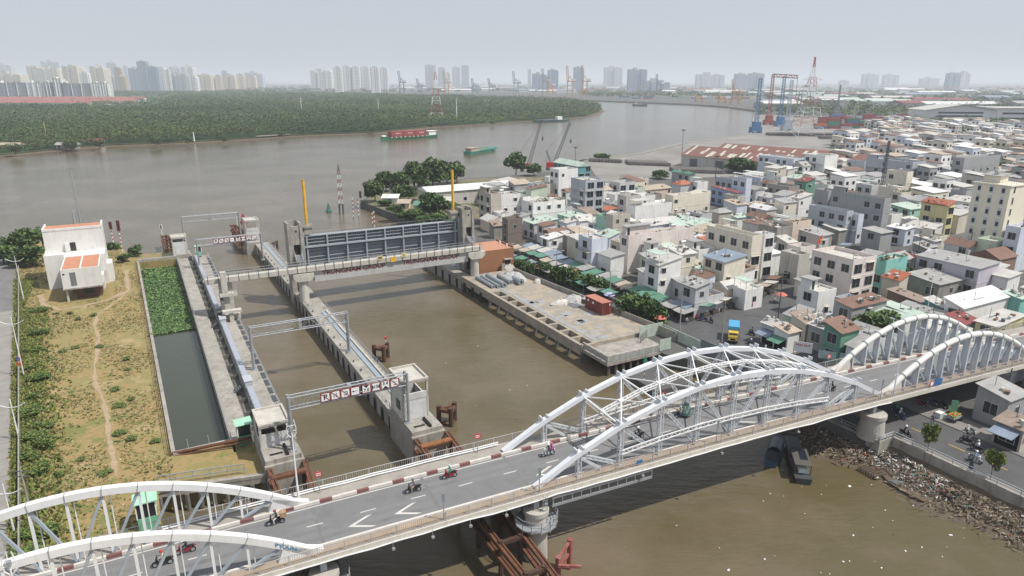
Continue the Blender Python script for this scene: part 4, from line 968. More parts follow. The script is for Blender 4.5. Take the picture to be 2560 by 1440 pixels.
            if 'c' in feat and k>0:
                m=MB(); zb=gz+k*fh; m.box(x0-1.1,x0-.002,y0+.3,y1-.3,zb-.12,zb+.02); part('balcony_slab',m,CONCL,t)
                m=MB(); rail(m,[(x0-1.05,y0+.35,zb+.02),(x0-1.05,y1-.35,zb+.02)],.95,.5,.025); part('balcony_rail',m,DGREY if rh.random()<.5 else WPAINT,t)
    top=z1+(.02 if roof=='flat' else .9)
    if 't' in feat or 'b' in feat:
        a,b=x0+w*rh.uniform(.25,.75),y0+d*rh.uniform(.3,.75); m=MB(); m.tube((a-.7,b,top+1.3),(a+.7,b,top+1.3),.5,12); part('water_tank',m,ALU if 't' in feat else TANKB,t)
        m=MB(); 
        for e in(-.5,.5):
            for f in(-.35,.35): m.beam((a+e,b+f,top-.9),(a+e,b+f,top+.95),.06,.06)
        part('tank_stand',m,DGREY,t)
    if 's' in feat:
        q=rh.uniform(.35,.55); a0,a1=x0+.3,x0+.3+(w-.6)*q; b1=y1-.3; b0=b1-min(d*.5,4.5); m=MB(); m.box(a0,a1,b0,b1,z1+.025,z1+2.5); part('roof_room',m,wallm(wall),t)
        m=MB(); m.box(a0-.4,a1+.6,b0-.6,b1+.2,z1+2.5,z1+2.6); part('roof_room_cover',m,roofm(rh.choice(('pale tin','white tin','grey tin','pale green tin'))),t)
        m=MB(); m.box(a0+.3,a0+1.1,b0-.03,b0+.01,z1+.1,z1+2.1); part('door',m,GLASS,t)
    if 'o' in feat:
        m=MB(); m.box(x0-.2,x1*.4+x0*.6,y0-.2,y1+.1,z1+2.5,z1+2.58); part('terrace_cover',m,roofm(rh.choice(('white tin','pale green tin','pale tin'))),t)
        m=MB()
        for a in(x0+.1,x0+w*.38):
            for b in(y0+.1,y1-.1): m.beam((a,b,z1),(a,b,z1+2.5),.1,.1)
        part('terrace_post',m,WPAINT,t)
    if 'p' in feat:
        m=MB(); leaves(m,[(x0+w*rh.random(),y0+d*rh.random()*.7,z1+.6,.8,.5) for _ in range(6)],150,.28,rh,.6,3); part('roof_plants',m,PLANT,t)
    if 'a' in feat:
        m=MB(); zz=gz+2.9; m.add([(x0-2.2,y0+.2,zz-.6),(x0-.002,y0+.2,zz),(x0-.002,y1-.2,zz),(x0-2.2,y1-.2,zz-.6),(x0-2.2,y0+.2,zz-.52),(x0-.002,y0+.2,zz+.08),(x0-.002,y1-.2,zz+.08),(x0-2.2,y1-.2,zz-.52)],[(3,2,1,0),(4,5,6,7),(0,1,5,4),(1,2,6,5),(2,3,7,6),(3,0,4,7)]); part('awning',m,roofm(rh.choice(('grey tin','blue tin','green tin','pale tin'))),t)
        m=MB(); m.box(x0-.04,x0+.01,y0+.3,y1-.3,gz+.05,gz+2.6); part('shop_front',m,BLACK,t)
    # roof clutter: cooling units, pipes, boxes, drying frames
    if detail>1 or rh.random()<.6:
        m=MB(); zr=z1+(.02 if roof=='flat' else .55)
        for _ in range(rh.randint(2,7)):
            a,b=x0+w*rh.uniform(.12,.88),y0+d*rh.uniform(.12,.88); sx,sy,sz=rh.uniform(.25,.9),rh.uniform(.25,.7),rh.uniform(.2,.7); m.m=rh.choice((0,0,1,1,2,3)); m.cbox((a,b,zr+sz/2),(sx,sy,sz),rh.choice((0,0,.4)))
        m.m=3; a,b=x0+w*rh.random()*.8,y0+d*rh.uniform(.2,.8); m.beam((a,b,zr+.1),(a+w*.2,b,zr+.1),.1,.1); m.beam((a,b,zr),(a,b,zr+1.9),.06,.06)
        part('roof_clutter',m,[CONCL,WFR,M('clutter_rust',(.2,.11,.07),.9,.3,2.),DGREY],t)
    nm={1:'one',2:'two',3:'three',4:'four',5:'five',6:'six',7:'seven',8:'eight'}.get(fl,'many')
    ex={'t':'steel water tank','b':'blue water tank','c':'balconies','p':'roof plants','s':'rooftop room','g':'large windows','o':'covered terrace'}
    fx=[ex[c] for c in feat if c in ex][:1]
    rt='flat roof' if roof=='flat' else rc+(' roof' if roof!='hip' else ' hip roof')
    HOUSES.append((t,f"{nm}-storey {wall} house with "+(f"{rt} and {fx[0]}" if fx else rt),cx,cy,z1))
    return t
T6=lambda x,y:(1180+x/3.6,400+y/3.6); T7=lambda x,y:(1860+x/3.6,400+y/3.6); T5=lambda x,y:(1860+x/3.6,760+y/3.6)
def hk(T,xK,yK,xL,xR,h,wall,roof='flat',rc='grey tin',feat='',win=1,detail=2,minw=0):
    """house from its near roof corner: far end of its street face and right end of its lit face"""
    z=GZ+h; uK,vK=T(xK,yK); uL=T(xL,0)[0]; uR=T(xR,0)[0]; x0,y0=PL(uK,vK,z)
    lo,hi=y0,y0+40
    for _ in range(40):
        md=(lo+hi)/2
        if QL(x0,md,z)[0]>uL: lo=md
        else: hi=md
    y1=lo; lo,hi=x0,x0+60
    for _ in range(40):
        md=(lo+hi)/2
        if QL(md,y0,z)[0]<uR: lo=md
        else: hi=md
    x1=lo
    if y1-y0<3.5: y1=y0+3.5
    if x1-x0<3.0: x1=x0+3.0
    r=trim(x0,x1,y0,y1)
    if not r: print('no room',T(xK,yK),wall); return
    RECTS.append(r); return house(*r,h,wall,roof,rc,feat,win,detail)
RECTS+=[(70,83.5,149,161),(84,97.6,-60,170),(97.6,120,86,99),(118,129,95,105),(129,150,101.5,107),(150,190,108.5,115),(190,206,114,119.5),(211.7,231,99.8,112)]
for L in '''6 1612 965 1490 1882 8.6 white shed pale_tin oa
6 1382 880 1262 1530 9 peach flat . ca
6 1262 800 1165 1400 10 cream flat . cga
6 1130 870 1065 1190 7 teal shed green_tin ga
6 930 750 812 1222 9 pale_blue flat . coa
6 690 720 620 815 5 white shed white_tin a
6 570 700 490 640 5 dark_grey shed white_tin a
6 1700 1090 1590 1810 6.2 beige shed brown_tin .
6 1982 1165 1830 2140 6.5 pale_grey shed grey_tin a
6 1880 860 1770 2015 9 cream shed pale_tin t
6 2275 925 2085 2465 8.5 cream shed blue_tin .
7 75 720 -338 165 11 cream flat . g
7 185 690 100 275 11 white flat . cg
6 1410 700 1370 2000 9.5 pale_pink flat . ts
7 985 935 560 1195 9.5 pale_pink flat . g
7 1282 925 1190 1475 8.5 turquoise flat . p
7 510 880 330 612 7 weathered_white flat . .
7 2120 985 1555 2300 7 lilac shed grey_tin .
7 1760 1130 1460 2010 4 weathered_grey shed grey_tin .
7 470 1290 365 850 6 weathered_white shed green_tin p
7 975 1340 850 1290 6 grey shed rusty_tin .
7 1560 1420 1090 1640 4 grey shed pale_green_tin .
7 1800 1440 1380 1850 4 weathered_grey shed grey_tin .
7 1975 1340 1855 2390 6 white shed white_tin .
7 1780 1330 1690 1850 5 teal shed pale_tin .
7 1600 1290 1290 1690 4.5 brown shed brown_tin .
7 2440 1270 2400 2560 6 turquoise shed pale_green_tin .
5 300 215 190 400 4 pale_grey gable pale_tin a
5 400 270 290 490 4 white shed tan_tin a
5 560 190 435 690 4 beige shed brown_tin .
5 880 270 735 1040 6 green shed rusty_tin .
5 730 235 615 800 4.5 grey shed pale_tin .
5 2390 880 2100 2560 4.5 grey shed grey_tin .
5 2520 1150 2265 2600 3.2 tan shed brown_tin a
5 2280 215 2085 2520 5 yellow shed pale_tin .
5 1990 190 1850 2120 4.5 blue_grey shed maroon_tin .
6 1270 515 1215 1428 9.5 tan flat . .
6 1215 540 1115 1260 8 mint flat . cp
6 320 560 270 455 7 mossy_brick flat . .
6 700 665 640 905 4.5 brown gable rusty_tin .
6 880 520 770 1005 6 mint shed pale_green_tin g
6 560 580 460 770 5 pale_grey shed pale_green_tin .
6 200 600 155 270 4 weathered_grey shed brown_tin .
6 548 400 455 838 9.5 white flat . cp
6 1470 440 1420 1800 8 white flat . o
6 1390 350 1310 1520 10 weathered_white flat . .
6 1812 335 1740 2150 10.5 cream flat . .
6 1570 600 1520 1870 6 pale_blue shed pale_tin .
6 1900 620 1620 2180 6 beige shed pale_green_tin t
6 2065 660 1920 2250 6 pink shed tan_tin .
6 2225 480 2140 2340 6 tan hip grey_tin .
6 2390 525 2340 2520 4 white shed pale_green_tin .
6 170 330 62 260 10 tan flat . cs
6 262 330 180 435 7 white flat . t
6 780 108 700 955 13 white flat . .
6 690 165 655 780 9 white flat . .
6 1022 200 890 1190 15 blue_grey flat . gc
6 1330 225 1250 1470 9 pale_grey flat . g
6 1560 275 1480 1800 5 peach shed tan_tin .
6 1480 190 1440 1590 7 beige flat . .
6 1880 225 1800 1990 8 pale_grey hip red_tile .
6 1995 225 1985 2125 8 white flat . o
6 2385 300 2150 2435 6 blue shed maroon_tin .
6 2345 195 2190 2350 8 blue_grey flat . .
6 2470 190 2345 2520 10 pale_blue flat . o
6 1960 130 1800 1990 8 grey gable green_tin p
6 330 235 170 490 6 pale_blue shed pale_tin .
6 545 235 510 620 8 pale_blue flat . p
6 960 62 735 1070 9 teal gable pale_green_tin g
7 450 0 130 560 11 pale_blue flat . g
7 730 -20 545 850 13 white flat . c
7 1085 30 925 1095 9 blue_grey flat . .
7 1520 40 1100 1640 12 blue_grey flat . cs
7 1470 130 1285 1525 11 cream flat . t
7 1985 0 1880 2310 14 grey flat . .
7 405 260 215 500 7 weathered_grey flat . .
7 500 350 430 612 7 white shed pale_tin .
7 310 410 230 405 5 brown shed brown_tin .
7 925 490 585 975 9 blue_grey flat . .
7 1000 525 930 1080 8 pale_blue flat . c
7 1265 375 785 1325 11.5 grey flat . s
7 1500 450 1320 1660 5 mint shed pale_green_tin .
7 1840 420 1600 1900 10 yellow shed red_tile go
7 1500 640 1290 1580 5 pale_blue shed white_tin .
7 440 590 350 608 9 peach flat . p
7 300 640 130 440 9 weathered_grey flat . .
7 690 690 490 770 8 weathered_white shed grey_tin .
7 2300 900 2040 2460 5 brown gable brown_tile .
7 1540 890 1350 1600 6 white gable maroon_tin .
7 1150 250 1010 1280 6 pale_grey flat . o
7 760 300 640 850 6.5 grey flat . .
7 560 200 460 640 8 green shed maroon_tin .
7 1740 250 1540 1870 5 grey shed grey_tin .
7 2000 300 1860 2080 9 grey flat . .
7 2490 640 2400 2640 11 pale_blue flat . .
7 1640 800 1480 1740 4 weathered_grey shed grey_tin .
7 100 420 10 190 4 brown shed tan_tin .
7 170 530 20 260 6 turquoise gable rusty_tin .'''.split('\n'):
    q=L.split(); T={'6':T6,'7':T7,'5':T5}[q[0]]; a=[float(x) for x in q[1:6]]
    hk(T,*a,q[6].replace('_',' '),q[7],(q[8] if q[8]!='.' else 'grey tin').replace('_',' '),'' if q[9]=='.' else q[9])
# upper storey and corner roof of the pink house
HK=[h for h in HOUSES if 'pale pink house' in h[1]]
# --- beige tower block
z=21.9; x0,y0,x1,y1=212.,100.4,221.,110.2
t=thing('tower_block','tall beige six-storey tower block with three columns of windows at the right edge','apartment block',(x0+4,y0+5,GZ))
BG=M('wall_tower_beige',(.74,.69,.56),.85,.06,.3,stain=.3,scol=(.4,.35,.25)); m=MB(); m.box(x0,x1,y0,y1,GZ-.3,z); m.box(x1+.002,x1+7,y0+2.5,y1,GZ-.3,z-1); m.box(x0-.25,x1+.25,y0-.25,y1+.25,z,z+.35); part('wall',m,BG,t)
m=MB(); m.box(x0+2,x0+6,y0+4,y0+8.5,z+.35,z+2.4); part('roof_room',m,BG,t); m=MB(); m.prism([(x0+1.4,y0+3.4),(x0+6.6,y0+3.4),(x0+6.6,y0+9),(x0+1.4,y0+9)],lambda p:z+2.4+.1*(p[0]-x0-2),lambda p:z+2.5+.1*(p[0]-x0-2)); part('roof_room_cover',m,roofm('grey tin'),t)
m=MB(); rail(m,[(x0+.1,y0+.1,z+.35),(x0+.1,y1-.1,z+.35)],1,1.2); rail(m,[(x0+.1,y0+.1,z+.35),(x1-.1,y0+.1,z+.35)],1,1.2); part('roof_rail',m,GALV,t)
m=MB(); m.tube((x0+3,y0+6,z+3.3),(x0+4.4,y0+6,z+3.3),.55,12); part('water_tank',m,ALU,t)
for k in range(6):
    for i in range(3):
        yy=y0+1.7+i*3.2; zc=GZ+2.7+k*3.15; m=MB(); m.m=1; m.box(x0-.08,x0+.02,yy-.5,yy+.5,zc-1.25,zc+1.1); m.m=0; m.box(x0-.09,x0-.081,yy-.4,yy+.4,zc-.9,zc+.3); m.m=2; m.box(x0-.1,x0-.082,yy-.4,yy+.4,zc+.4,zc+1.0); part('window',m,[GLASS,M('blue_panel',(.42,.52,.58),.5),WFR],t)
    for i in range(1): zc=GZ+2.7+k*3.15; xx=x0+2.2; m=MB(); m.m=1; m.box(xx-.45,xx+.45,y0-.08,y0+.02,zc-1.1,zc+1.1); m.m=0; m.box(xx-.33,xx+.33,y0-.09,y0-.081,zc-.9,zc+.9); part('window',m,[GLASS,WFR],t)
# --- orange brown building beside the gate
x0,y0=PL(1191,683,3.3); x1=82.6; y1=y0+9.5
t=thing('pump_house','windowless orange brown pump house with terracotta roof beside the gate tower','building',(77,y0+4,3.3)); OB=M('wall_orange_brown',(.27,.125,.06),.85,.08,.4,stain=.2,scol=(.18,.09,.05))
m=MB(); m.box(72.2,x1,y0,y1,2.4,8.7); m.box(72.2,72.45,y0+.2,y1,8.7,9.1); m.box(x1-.3,x1,y0+.2,y1,8.7,9.15); part('wall',m,OB,t)
m=MB(); m.quad((72.5,y0,8.74),(x1-.3,y0,8.74),(x1-.3,y1,8.74),(72.5,y1,8.74)); part('roof',m,M('terracotta_roof',(.46,.23,.145),.8,.15,.6,stain=.4,scol=(.36,.15,.08)),t)
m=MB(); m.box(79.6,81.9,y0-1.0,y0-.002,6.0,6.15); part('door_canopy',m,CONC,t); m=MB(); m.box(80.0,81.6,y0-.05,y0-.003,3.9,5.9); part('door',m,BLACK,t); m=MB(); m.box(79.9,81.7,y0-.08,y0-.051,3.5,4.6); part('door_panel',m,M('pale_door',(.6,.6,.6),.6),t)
m=MB()
for k in range(5): m.box(79.4,82.2,y0-2.2+k*.4,y0-.06,3.3,3.5+k*.2 if k else 3.45)
part('steps',m,CONCL,t)
m=MB(); m.tube((79.0,y0-.9,3.3),(79.0,y0-.9,5.2),.5,12); part('steel_tank',m,ALU,t)
for a in(81.9,81.9): pass
m=MB(); m.tube((81.7,y0+2.2,8.74),(81.7,y0+2.2,9.4),.25,8); m.tube((81.7,y0+6,8.74),(81.7,y0+6,9.4),.25,8); part('roof_vent',m,WPAINT,t)
# --- white house on the dry lot
t=thing('white_house','stained white flat-roofed house with terracotta roofs standing alone on the dry lot','house',(-17,185,3)); WW=M('stained_white_wall',(.66,.655,.63),.85,.07,.5,stain=.42,scol=(.33,.32,.29)); TR=M('terracotta_roof2',(.48,.22,.13),.85,.12,.6,stain=.3,scol=(.36,.17,.1))
hx0,hx1=-22.3,-10.0
m=MB(); m.box(hx0,hx1,187,200,2.6,10.4); m.box(hx0,hx1,193.0,200,10.402,15.7); part('wall',m,WW,t)
m=MB(); m.box(hx0-.05,hx0+.3,192.9,200.1,15.7,16.3); m.box(hx1-.3,hx1+.05,192.9,200.1,15.7,16.3); m.box(hx0+.301,hx1-.301,192.9,193.3,15.7,16.25); m.box(hx0,hx0+.2,187,192.99,10.4,11.1); m.box(hx0+.21,-18.3,187,187.2,10.4,11.1); part('parapet',m,WW,t)
m=MB(); m.box(hx0+.31,hx1-.31,193.31,200,15.7,15.8); part('roof',m,TR,t)
m=MB(); m.box(-17.2,-16.0,192.96,193.01,10.5,12.6); part('door',m,GLASS,t); m=MB(); m.box(-18.2,-17.25,192.3,192.95,10.5,12.6); part('door_leaf',m,WW,t)
fx0,fx1=-18.2,-10.8
m=MB(); m.box(fx0,fx1,173.5,186.99,6.2,10.2); part('front_block',m,WW,t); m=MB(); m.box(fx0+.25,(fx0+fx1)/2-.16,173.8,186.9,10.2,10.3); m.box((fx0+fx1)/2+.16,fx1-.25,173.8,186.9,10.2,10.3); part('front_roof',m,TR,t)
m=MB()
for q in((fx0,fx1,173.5,173.75),(fx0,fx0+.25,173.751,186.9),(fx1-.25,fx1,173.751,186.9),((fx0+fx1)/2-.15,(fx0+fx1)/2+.15,173.8,186.9)): m.box(*q,10.201,10.5)
part('front_parapet',m,WW,t)
m=MB(); m.box(-16.6,-15.5,173.44,173.49,6.7,9.7); part('window',m,M('grey_glass',(.16,.18,.19),.3),t); m=MB(); m.box(-17.9,-17.5,173.45,173.49,9.3,9.6); part('vent',m,BLACK,t)
m=MB(); m.box(fx0-.1,fx1+.3,173.2,186.98,5.9,6.198); part('floor_slab',m,CONC,t)
m=MB(); m.box(-16.2,-11.3,176,186.9,2.6,5.898); part('ground_floor',m,M('red_brown_wall',(.15,.075,.055),.85,.1,.6),t); m=MB(); m.box(-14.8,-12.6,175.95,175.99,3.9,5.3); part('window',m,GLASS,t)
m=MB(); m.box(-17.9,-17.5,173.9,174.3,2.6,5.898); m.box(-17.9,-17.5,182,182.4,2.6,5.898); part('column',m,CONCL,t)
m=MB(); m.box(fx1+.02,fx1+.4,176,180,4.6,7.8); m.box(hx1+.01,hx1+1.1,188,193,2.6,7.6); part('side_block',m,WW,t)
# --- long white warehouse and tin sheds
def shed(px,h,label,cat,wallc,rc,L,Wd,ang=None,name='warehouse',ridge=1.2,frame='L',patch=0,nwin=0):
    (u,v)=px; x,y=PL(u,v,GZ+h); t=thing(name,label,cat,(x+L/2,y+Wd/2,GZ)); m=MB(); m.box(x,x+L,y,y+Wd,GZ-.3,GZ+h); part('wall',m,wallm(wallc),t)
    m=MB(); z=GZ+h; o=.5; yc=y+Wd/2
    m.add([(x-o,y-o,z),(x+L+o,y-o,z),(x+L+o,yc,z+ridge),(x-o,yc,z+ridge),(x+L+o,y+Wd+o,z),(x-o,y+Wd+o,z)],[(0,1,2,3),(3,2,4,5),(0,3,5),(1,4,2)]); part('roof',m,roofm(rc),t)
    for i in range(nwin): xx=x+L*(i+.5)/nwin; m=MB(); m.box(xx-.7,xx+.7,y-.06,y+.01,GZ+1.4,GZ+2.6); part('window',m,GLASS,t)
    if patch:
        m=MB()
        for i in range(patch):
            xx=x+L*(i+rh.random())/patch; ln=rh.uniform(.3,.95); a=rh.random()*(1-ln); f=lambda k,xx_:(xx_,y-o+(yc-y+o)*k,z+ridge*k+.06)
            m.quad(f(a,xx),f(a,xx+1.6),f(a+ln,xx+1.6),f(a+ln,xx))
        part('roof_light',m,M('fibre_sheet',(.55,.53,.46),.6,.15,.5),t)
    RECTS.append((x-.6,x+L+.6,y-.6,y+Wd+.6)); return t
shed((1072,482),5.5,'long weathered white warehouse with low tin roof by the riverside trees','warehouse','weathered white','white tin',44,12,nwin=7,ridge=1.6)
# --- filler: smaller houses packed between
def filler(xa,xb,ya,yb,hs,n,detail,szx=(4,8),szy=(5,11),roofs=('flat','shed','shed','gable')):
    cnt=0
    for _ in range(n*8):
        if cnt>=n: break
        w=rh.uniform(*szx); d=rh.uniform(*szy); x0=rh.uniform(xa,xb); y0=rh.uniform(ya,yb)
        X,Y=toW('L',x0,y0); u,v=Q(X,Y,GZ+4)
        if u<1140 or u>2640 or (x0<118 and y0>205) or (v<482 and u<1885) or (v<440 and u<2110): continue
        r=trim(x0,x0+w,y0,y0+d,3)
        if not r: continue
        RECTS.append(r); ro=rh.choice(roofs)
        wall=rh.choice(['white']*9+['cream','cream','pale grey','pale blue','pale blue','pale grey','grey','tan','beige','peach','weathered white','weathered grey','weathered white','pale grey','pale pink','blue grey','pale green','white'])
        rc=rh.choice(['grey tin']*5+['pale tin']*5+['white tin']*2+['tan tin','brown tin','rusty tin','rusty tin','pale green tin','pale tin','white tin','red tile','grey tin','rusty tin'])
        ft=''.join(rh.sample('ttsopcc',k=rh.choice((0,1,1,2)))) if detail>0 and ro=='flat' else ''
        house(*r,rh.uniform(*hs),wall,ro,rc,ft,1,detail); cnt+=1
filler(97.7,150,86,215,(3,6.4),92,1,(3,6),(3.5,8))
filler(150,262,40,215,(3,7),76,1,(3.5,7),(4,9))
filler(97.7,128,50,84,(3,4.4),10,1)
filler(100,300,215,290,(4,9),26,1,(5,10),(6,13),('flat','flat','shed','gable'))
# ================================================================ RIGHT QUAY, YARD, MARKET, PLANTS, BANKS
QZ=3.4
t=thing('concrete_quay','concrete quay with a row of open square pockets along the gate channel','quay',(75,125,0))
m=MB(); m.prism([(70.2,97),(84.8,97),(80.2,149.9),(70.2,149.9)],2.3,QZ); m.box(67.6,70.2,134.5,149.9,2.3,QZ); m.box(66.9,67.6,97,150,1.6,QZ+.12)
for i in range(10): y=97+i*4.17; m.box(67.602,70.198,y-.35,y+.35,1.9,QZ-.003)
m.box(69.85,70.195,97.3,134.4,-1,QZ-.01)
part('deck',m,SANDY,t)
m=MB()
for i in range(13):
    y=97.2+i*4.17; m.box(67.0,67.55,y-.28,y+.28,-2.9,1.6)
    m.add([(67.6,y-.2,1.6),(69.8,y-.2,1.6),(69.8,y-.2,-.2),(67.6,y+.2,1.6),(69.8,y+.2,1.6),(69.8,y+.2,-.2)],[(0,1,2),(5,4,3),(0,3,4,1),(1,4,5,2),(2,5,3,0)])
part('column',m,CONCD,t)
m=MB(); m.box(66.85,67.0,150,176,-2.9,3.3)
part('quay_wall',m,CONC,t); 
m=MB(); m.box(67.001,69.7,150.02,176,-2.9,3.2); part('quay_fill',m,CONC,t)
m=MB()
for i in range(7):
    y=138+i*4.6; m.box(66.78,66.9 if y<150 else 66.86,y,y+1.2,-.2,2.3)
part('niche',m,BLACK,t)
m=MB()
for i in range(16): x=rnd.uniform(71,80); y=rnd.uniform(98,128); m.cbox((x,y,QZ+.02),(rnd.uniform(1.2,3),rnd.uniform(.8,2),.05))
for i in range(12): m.box(70.6,71.4,98+i*3.6,101.4+i*3.6,QZ+.002,QZ+.05)
part('slab_cover',m,M('grey_slab',(.30,.31,.315),.8,.12,1.),t)
t=thing('landing_stage','weathered concrete landing stage with panelled guard fence at the near end of the quay','quay',(74,93,0))
m=MB(); m.box(67.4,81.5,89.2,96.98,2.1,2.7); part('deck',m,CONC,t)
m=MB()
for i in range(9): m.tube((68.2+i*1.6,89.8,-2.9),(68.2+i*1.6,89.8,2.1),.25,6)
part('pile',m,CONCD,t)
m=MB()
for i in range(10): x=67.5+i*1.4; m.box(x,x+.14,89.25,89.4,2.7,4.0)
for i in range(5): y=89.4+i*1.7; m.box(67.42,67.56,y,y+.14,2.7,4.0)
m.box(67.4,81.4,89.22,89.42,3.95,4.08); m.box(67.4,67.58,89.43,96.9,3.95,4.08); part('fence_frame',m,CONCL,t)
m=MB(); m.box(67.6,79,89.3,89.34,2.85,3.8); m.box(67.46,67.5,89.6,96.7,2.85,3.8); part('fence_panel',m,M('dusty_panel',(.34,.36,.34),.6,.2,1.5,stain=.5,scol=(.2,.18,.15)),t)
m=MB(); m.box(79.0,81.6,89.1,89.2,2.8,5.0); part('patched_sheet',m,M('patched_tin',(.42,.5,.43),.7,.2,1.,stain=.6,scol=(.42,.22,.08)),t)
t=thing('tin_hoarding','patched tin hoarding with rust streaks at the corner of the yard','fence',(83,96,2.5)); m=MB(); m.box(80.2,85.9,96.4,96.5,2.4,5.0); m.box(85.8,85.9,86,96.38,2.4,4.6); part('sheet',m,M('patched_tin',(.42,.5,.43)),t)
m=MB(); rail(m,[(78.5,94,2.7),(81.5,95.8,2.7)],1.6,.7,.04,3); part('gate_frame',m,DGREY,t)
single('yard_wall',MB().prism([(85.3,92),(85.5,92),(80.6,147.5),(80.4,147.5)],2.4,4.5),CONC,'long stained concrete wall between the yard and the hedge','wall',(84.6,123,2.5))
single('street_hoarding',MB().box(86.0,86.12,60,86,2.4,5.0),M('hoarding_grey',(.17,.19,.21),.6,.2,1.),'grey sheet hoarding along the street leading under the bridge','fence',(86,73,2.5))
single('floating_pontoon',MB().box(69.6,76.4,78.6,86.6,-1,1.3),M('pontoon_grey',(.09,.088,.085),.85,.25,.6,stain=.4),'dark square pontoon moored below the landing stage','pontoon',(73,82,0))
t=thing('navigation_mark','green triangle navigation mark on a striped pole on the pontoon','navigation mark',(70.6,83,1.3)); m=MB()
for k in range(7): m.m=k%2; m.tube((70.6,83,1.3+k*.5),(70.6,83,1.8+k*.5),.06,6)
part('pole',m,[WHITE,BLACK],t); m=MB(); m.lathe([(.5,4.7),(0,5.9)],(70.6,83),4); m.lathe([(0,4.7),(.5,4.7)],(70.6,83),4); part('topmark',m,M('nav_green',(.02,.22,.12),.5),t)
# container and stored goods
t=thing('shipping_container','maroon shipping container standing on the sandy yard beside the hedge','container',(81.4,112,QZ)); CM=M('container_maroon',(.22,.055,.045),.6,.12,1.,stain=.3,scol=(.12,.04,.03))
m=MB(); m.box(80.2,82.6,108.8,114.9,QZ+.1,QZ+2.7)
for i in range(24): m.box(80.14,80.2,108.95+i*.25,109.08+i*.25,QZ+.25,QZ+2.55)
for i in range(9): m.box(80.3+i*.25,80.42+i*.25,108.74,108.8,QZ+.25,QZ+2.55)
part('body',m,CM,t); m=MB(); m.box(80.15,82.65,108.72,114.95,QZ+2.7,QZ+2.76); part('roof',m,M('container_roof',(.42,.17,.12),.7,.15,1.),t)
m=MB(); m.box(81.9,82.2,108.7,108.735,QZ+2.0,QZ+2.4); m.box(80.1,80.135,113.4,113.9,QZ+1.9,QZ+2.3); m.box(80.1,80.135,111.6,112.2,QZ+1.8,QZ+2.2); part('label',m,WHITE,t)
m=MB(); [m.box(a,a+.06,108.66,108.73,QZ+.2,QZ+2.6) for a in(80.9,81.3,81.5,81.9)]; part('lock_rod',m,CM,t)
PIPEM=M('pipe_grey',(.27,.30,.32),.45,.15,1.)
for i,(x,y,L,r_,mm,lb) in enumerate(((70.6,136.6,9.5,.42,PIPEM,'blue grey flanged pipe nearest the quay edge in the stack'),(72.0,136.4,9.2,.62,PIPEM,'thick grey pipe lying second from the quay edge'),(74.6,138.2,6.5,.5,PIPEM,'grey pipe lying alone in the middle of the yard stack'),(76.4,136.2,7.5,.75,PIPEM,'thickest grey pipe with closed end near the tarpaulin'),(69.3,137.0,9.0,.4,PIPEM,'slim flanged pipe lying on the quay edge'))):
    t=thing('steel_pipe',lb,'pipe',(x,y,QZ),group='pipes stored on the quay'); m=MB(); m.tube((x,y,QZ+r_),(x+.2,y+L,QZ+r_),r_,14); part('barrel',m,mm,t)
    m=MB(); m.tube((x,y-.1,QZ+r_),(x,y+.06,QZ+r_),r_*1.15,14); m.tube((x+.2,y+L,QZ+r_),(x+.2,y+L+.1,QZ+r_),r_*1.15,14)
    if i in(0,4):
        for k in range(9): m.tube((x,y+.8+k,QZ+r_),(x,y+.95+k,QZ+r_),r_*1.2,12)
    part('flange',m,M('flange',(.22,.25,.28),.5),t); m=MB(); m.tube((x,y-.12,QZ+r_),(x,y-.101,QZ+r_),r_*.4,10); part('bore',m,BLACK,t)
def mound(x,y,z,a,b,h,label,mat,name='tarpaulin_heap',cat='tarpaulin',seed=1):
    rg=random.Random(seed); m=MB(); n,k=18,5; vs=[]
    for j in range(k+1):
        f=j/k
        for i in range(n): th=i/n*6.283; rr=(1-f**1.6)*(1+rg.uniform(-.1,.1)); vs.append((x+a*rr*math.cos(th),y+b*rr*math.sin(th),z+h*min(1,f*1.5)*(1+rg.uniform(-.15,.15)) if j else z))
    fs=[(j*n+i,j*n+(i+1)%n,j*n+n+(i+1)%n,j*n+n+i) for j in range(k) for i in range(n)]; m.add(vs,fs); return single(name,m,mat,label,cat,(x,y,z))
TARP=M('grey_tarpaulin',(.40,.40,.39),.7,.15,1.2); TARPW=M('dusty_white_sheet',(.52,.50,.46),.8,.15,1.2)
mound(77.2,141.5,QZ,3.0,3.4,1.6,'crumpled grey tarpaulin heap beside the brown pump house',TARP,seed=2); mound(80.9,136.0,QZ,1.1,1.0,1.0,'small pale covered heap by the yard wall',TARPW,seed=3)
mound(76.9,119.5,QZ,2.6,1.2,1.0,'long pale covered heap in the middle of the yard',TARPW,seed=4); mound(80.3,119.6,QZ,2.4,2.3,1.4,'grey sheet covered heap behind the maroon container',TARP,seed=5)
m=MB()
for k in range(9): m.beam((78.0+k*.22,115.5,QZ+.1+.1*(k%3)),(78.1+k*.22,122,QZ+.15+.1*(k%3)),.12,.1)
single('steel_bars',m,GALV,'bundle of long steel bars beside the grey covered heap','steel bars',(79,118,QZ))
# lattice railings of harbour: hedge
hl=random.Random(21)
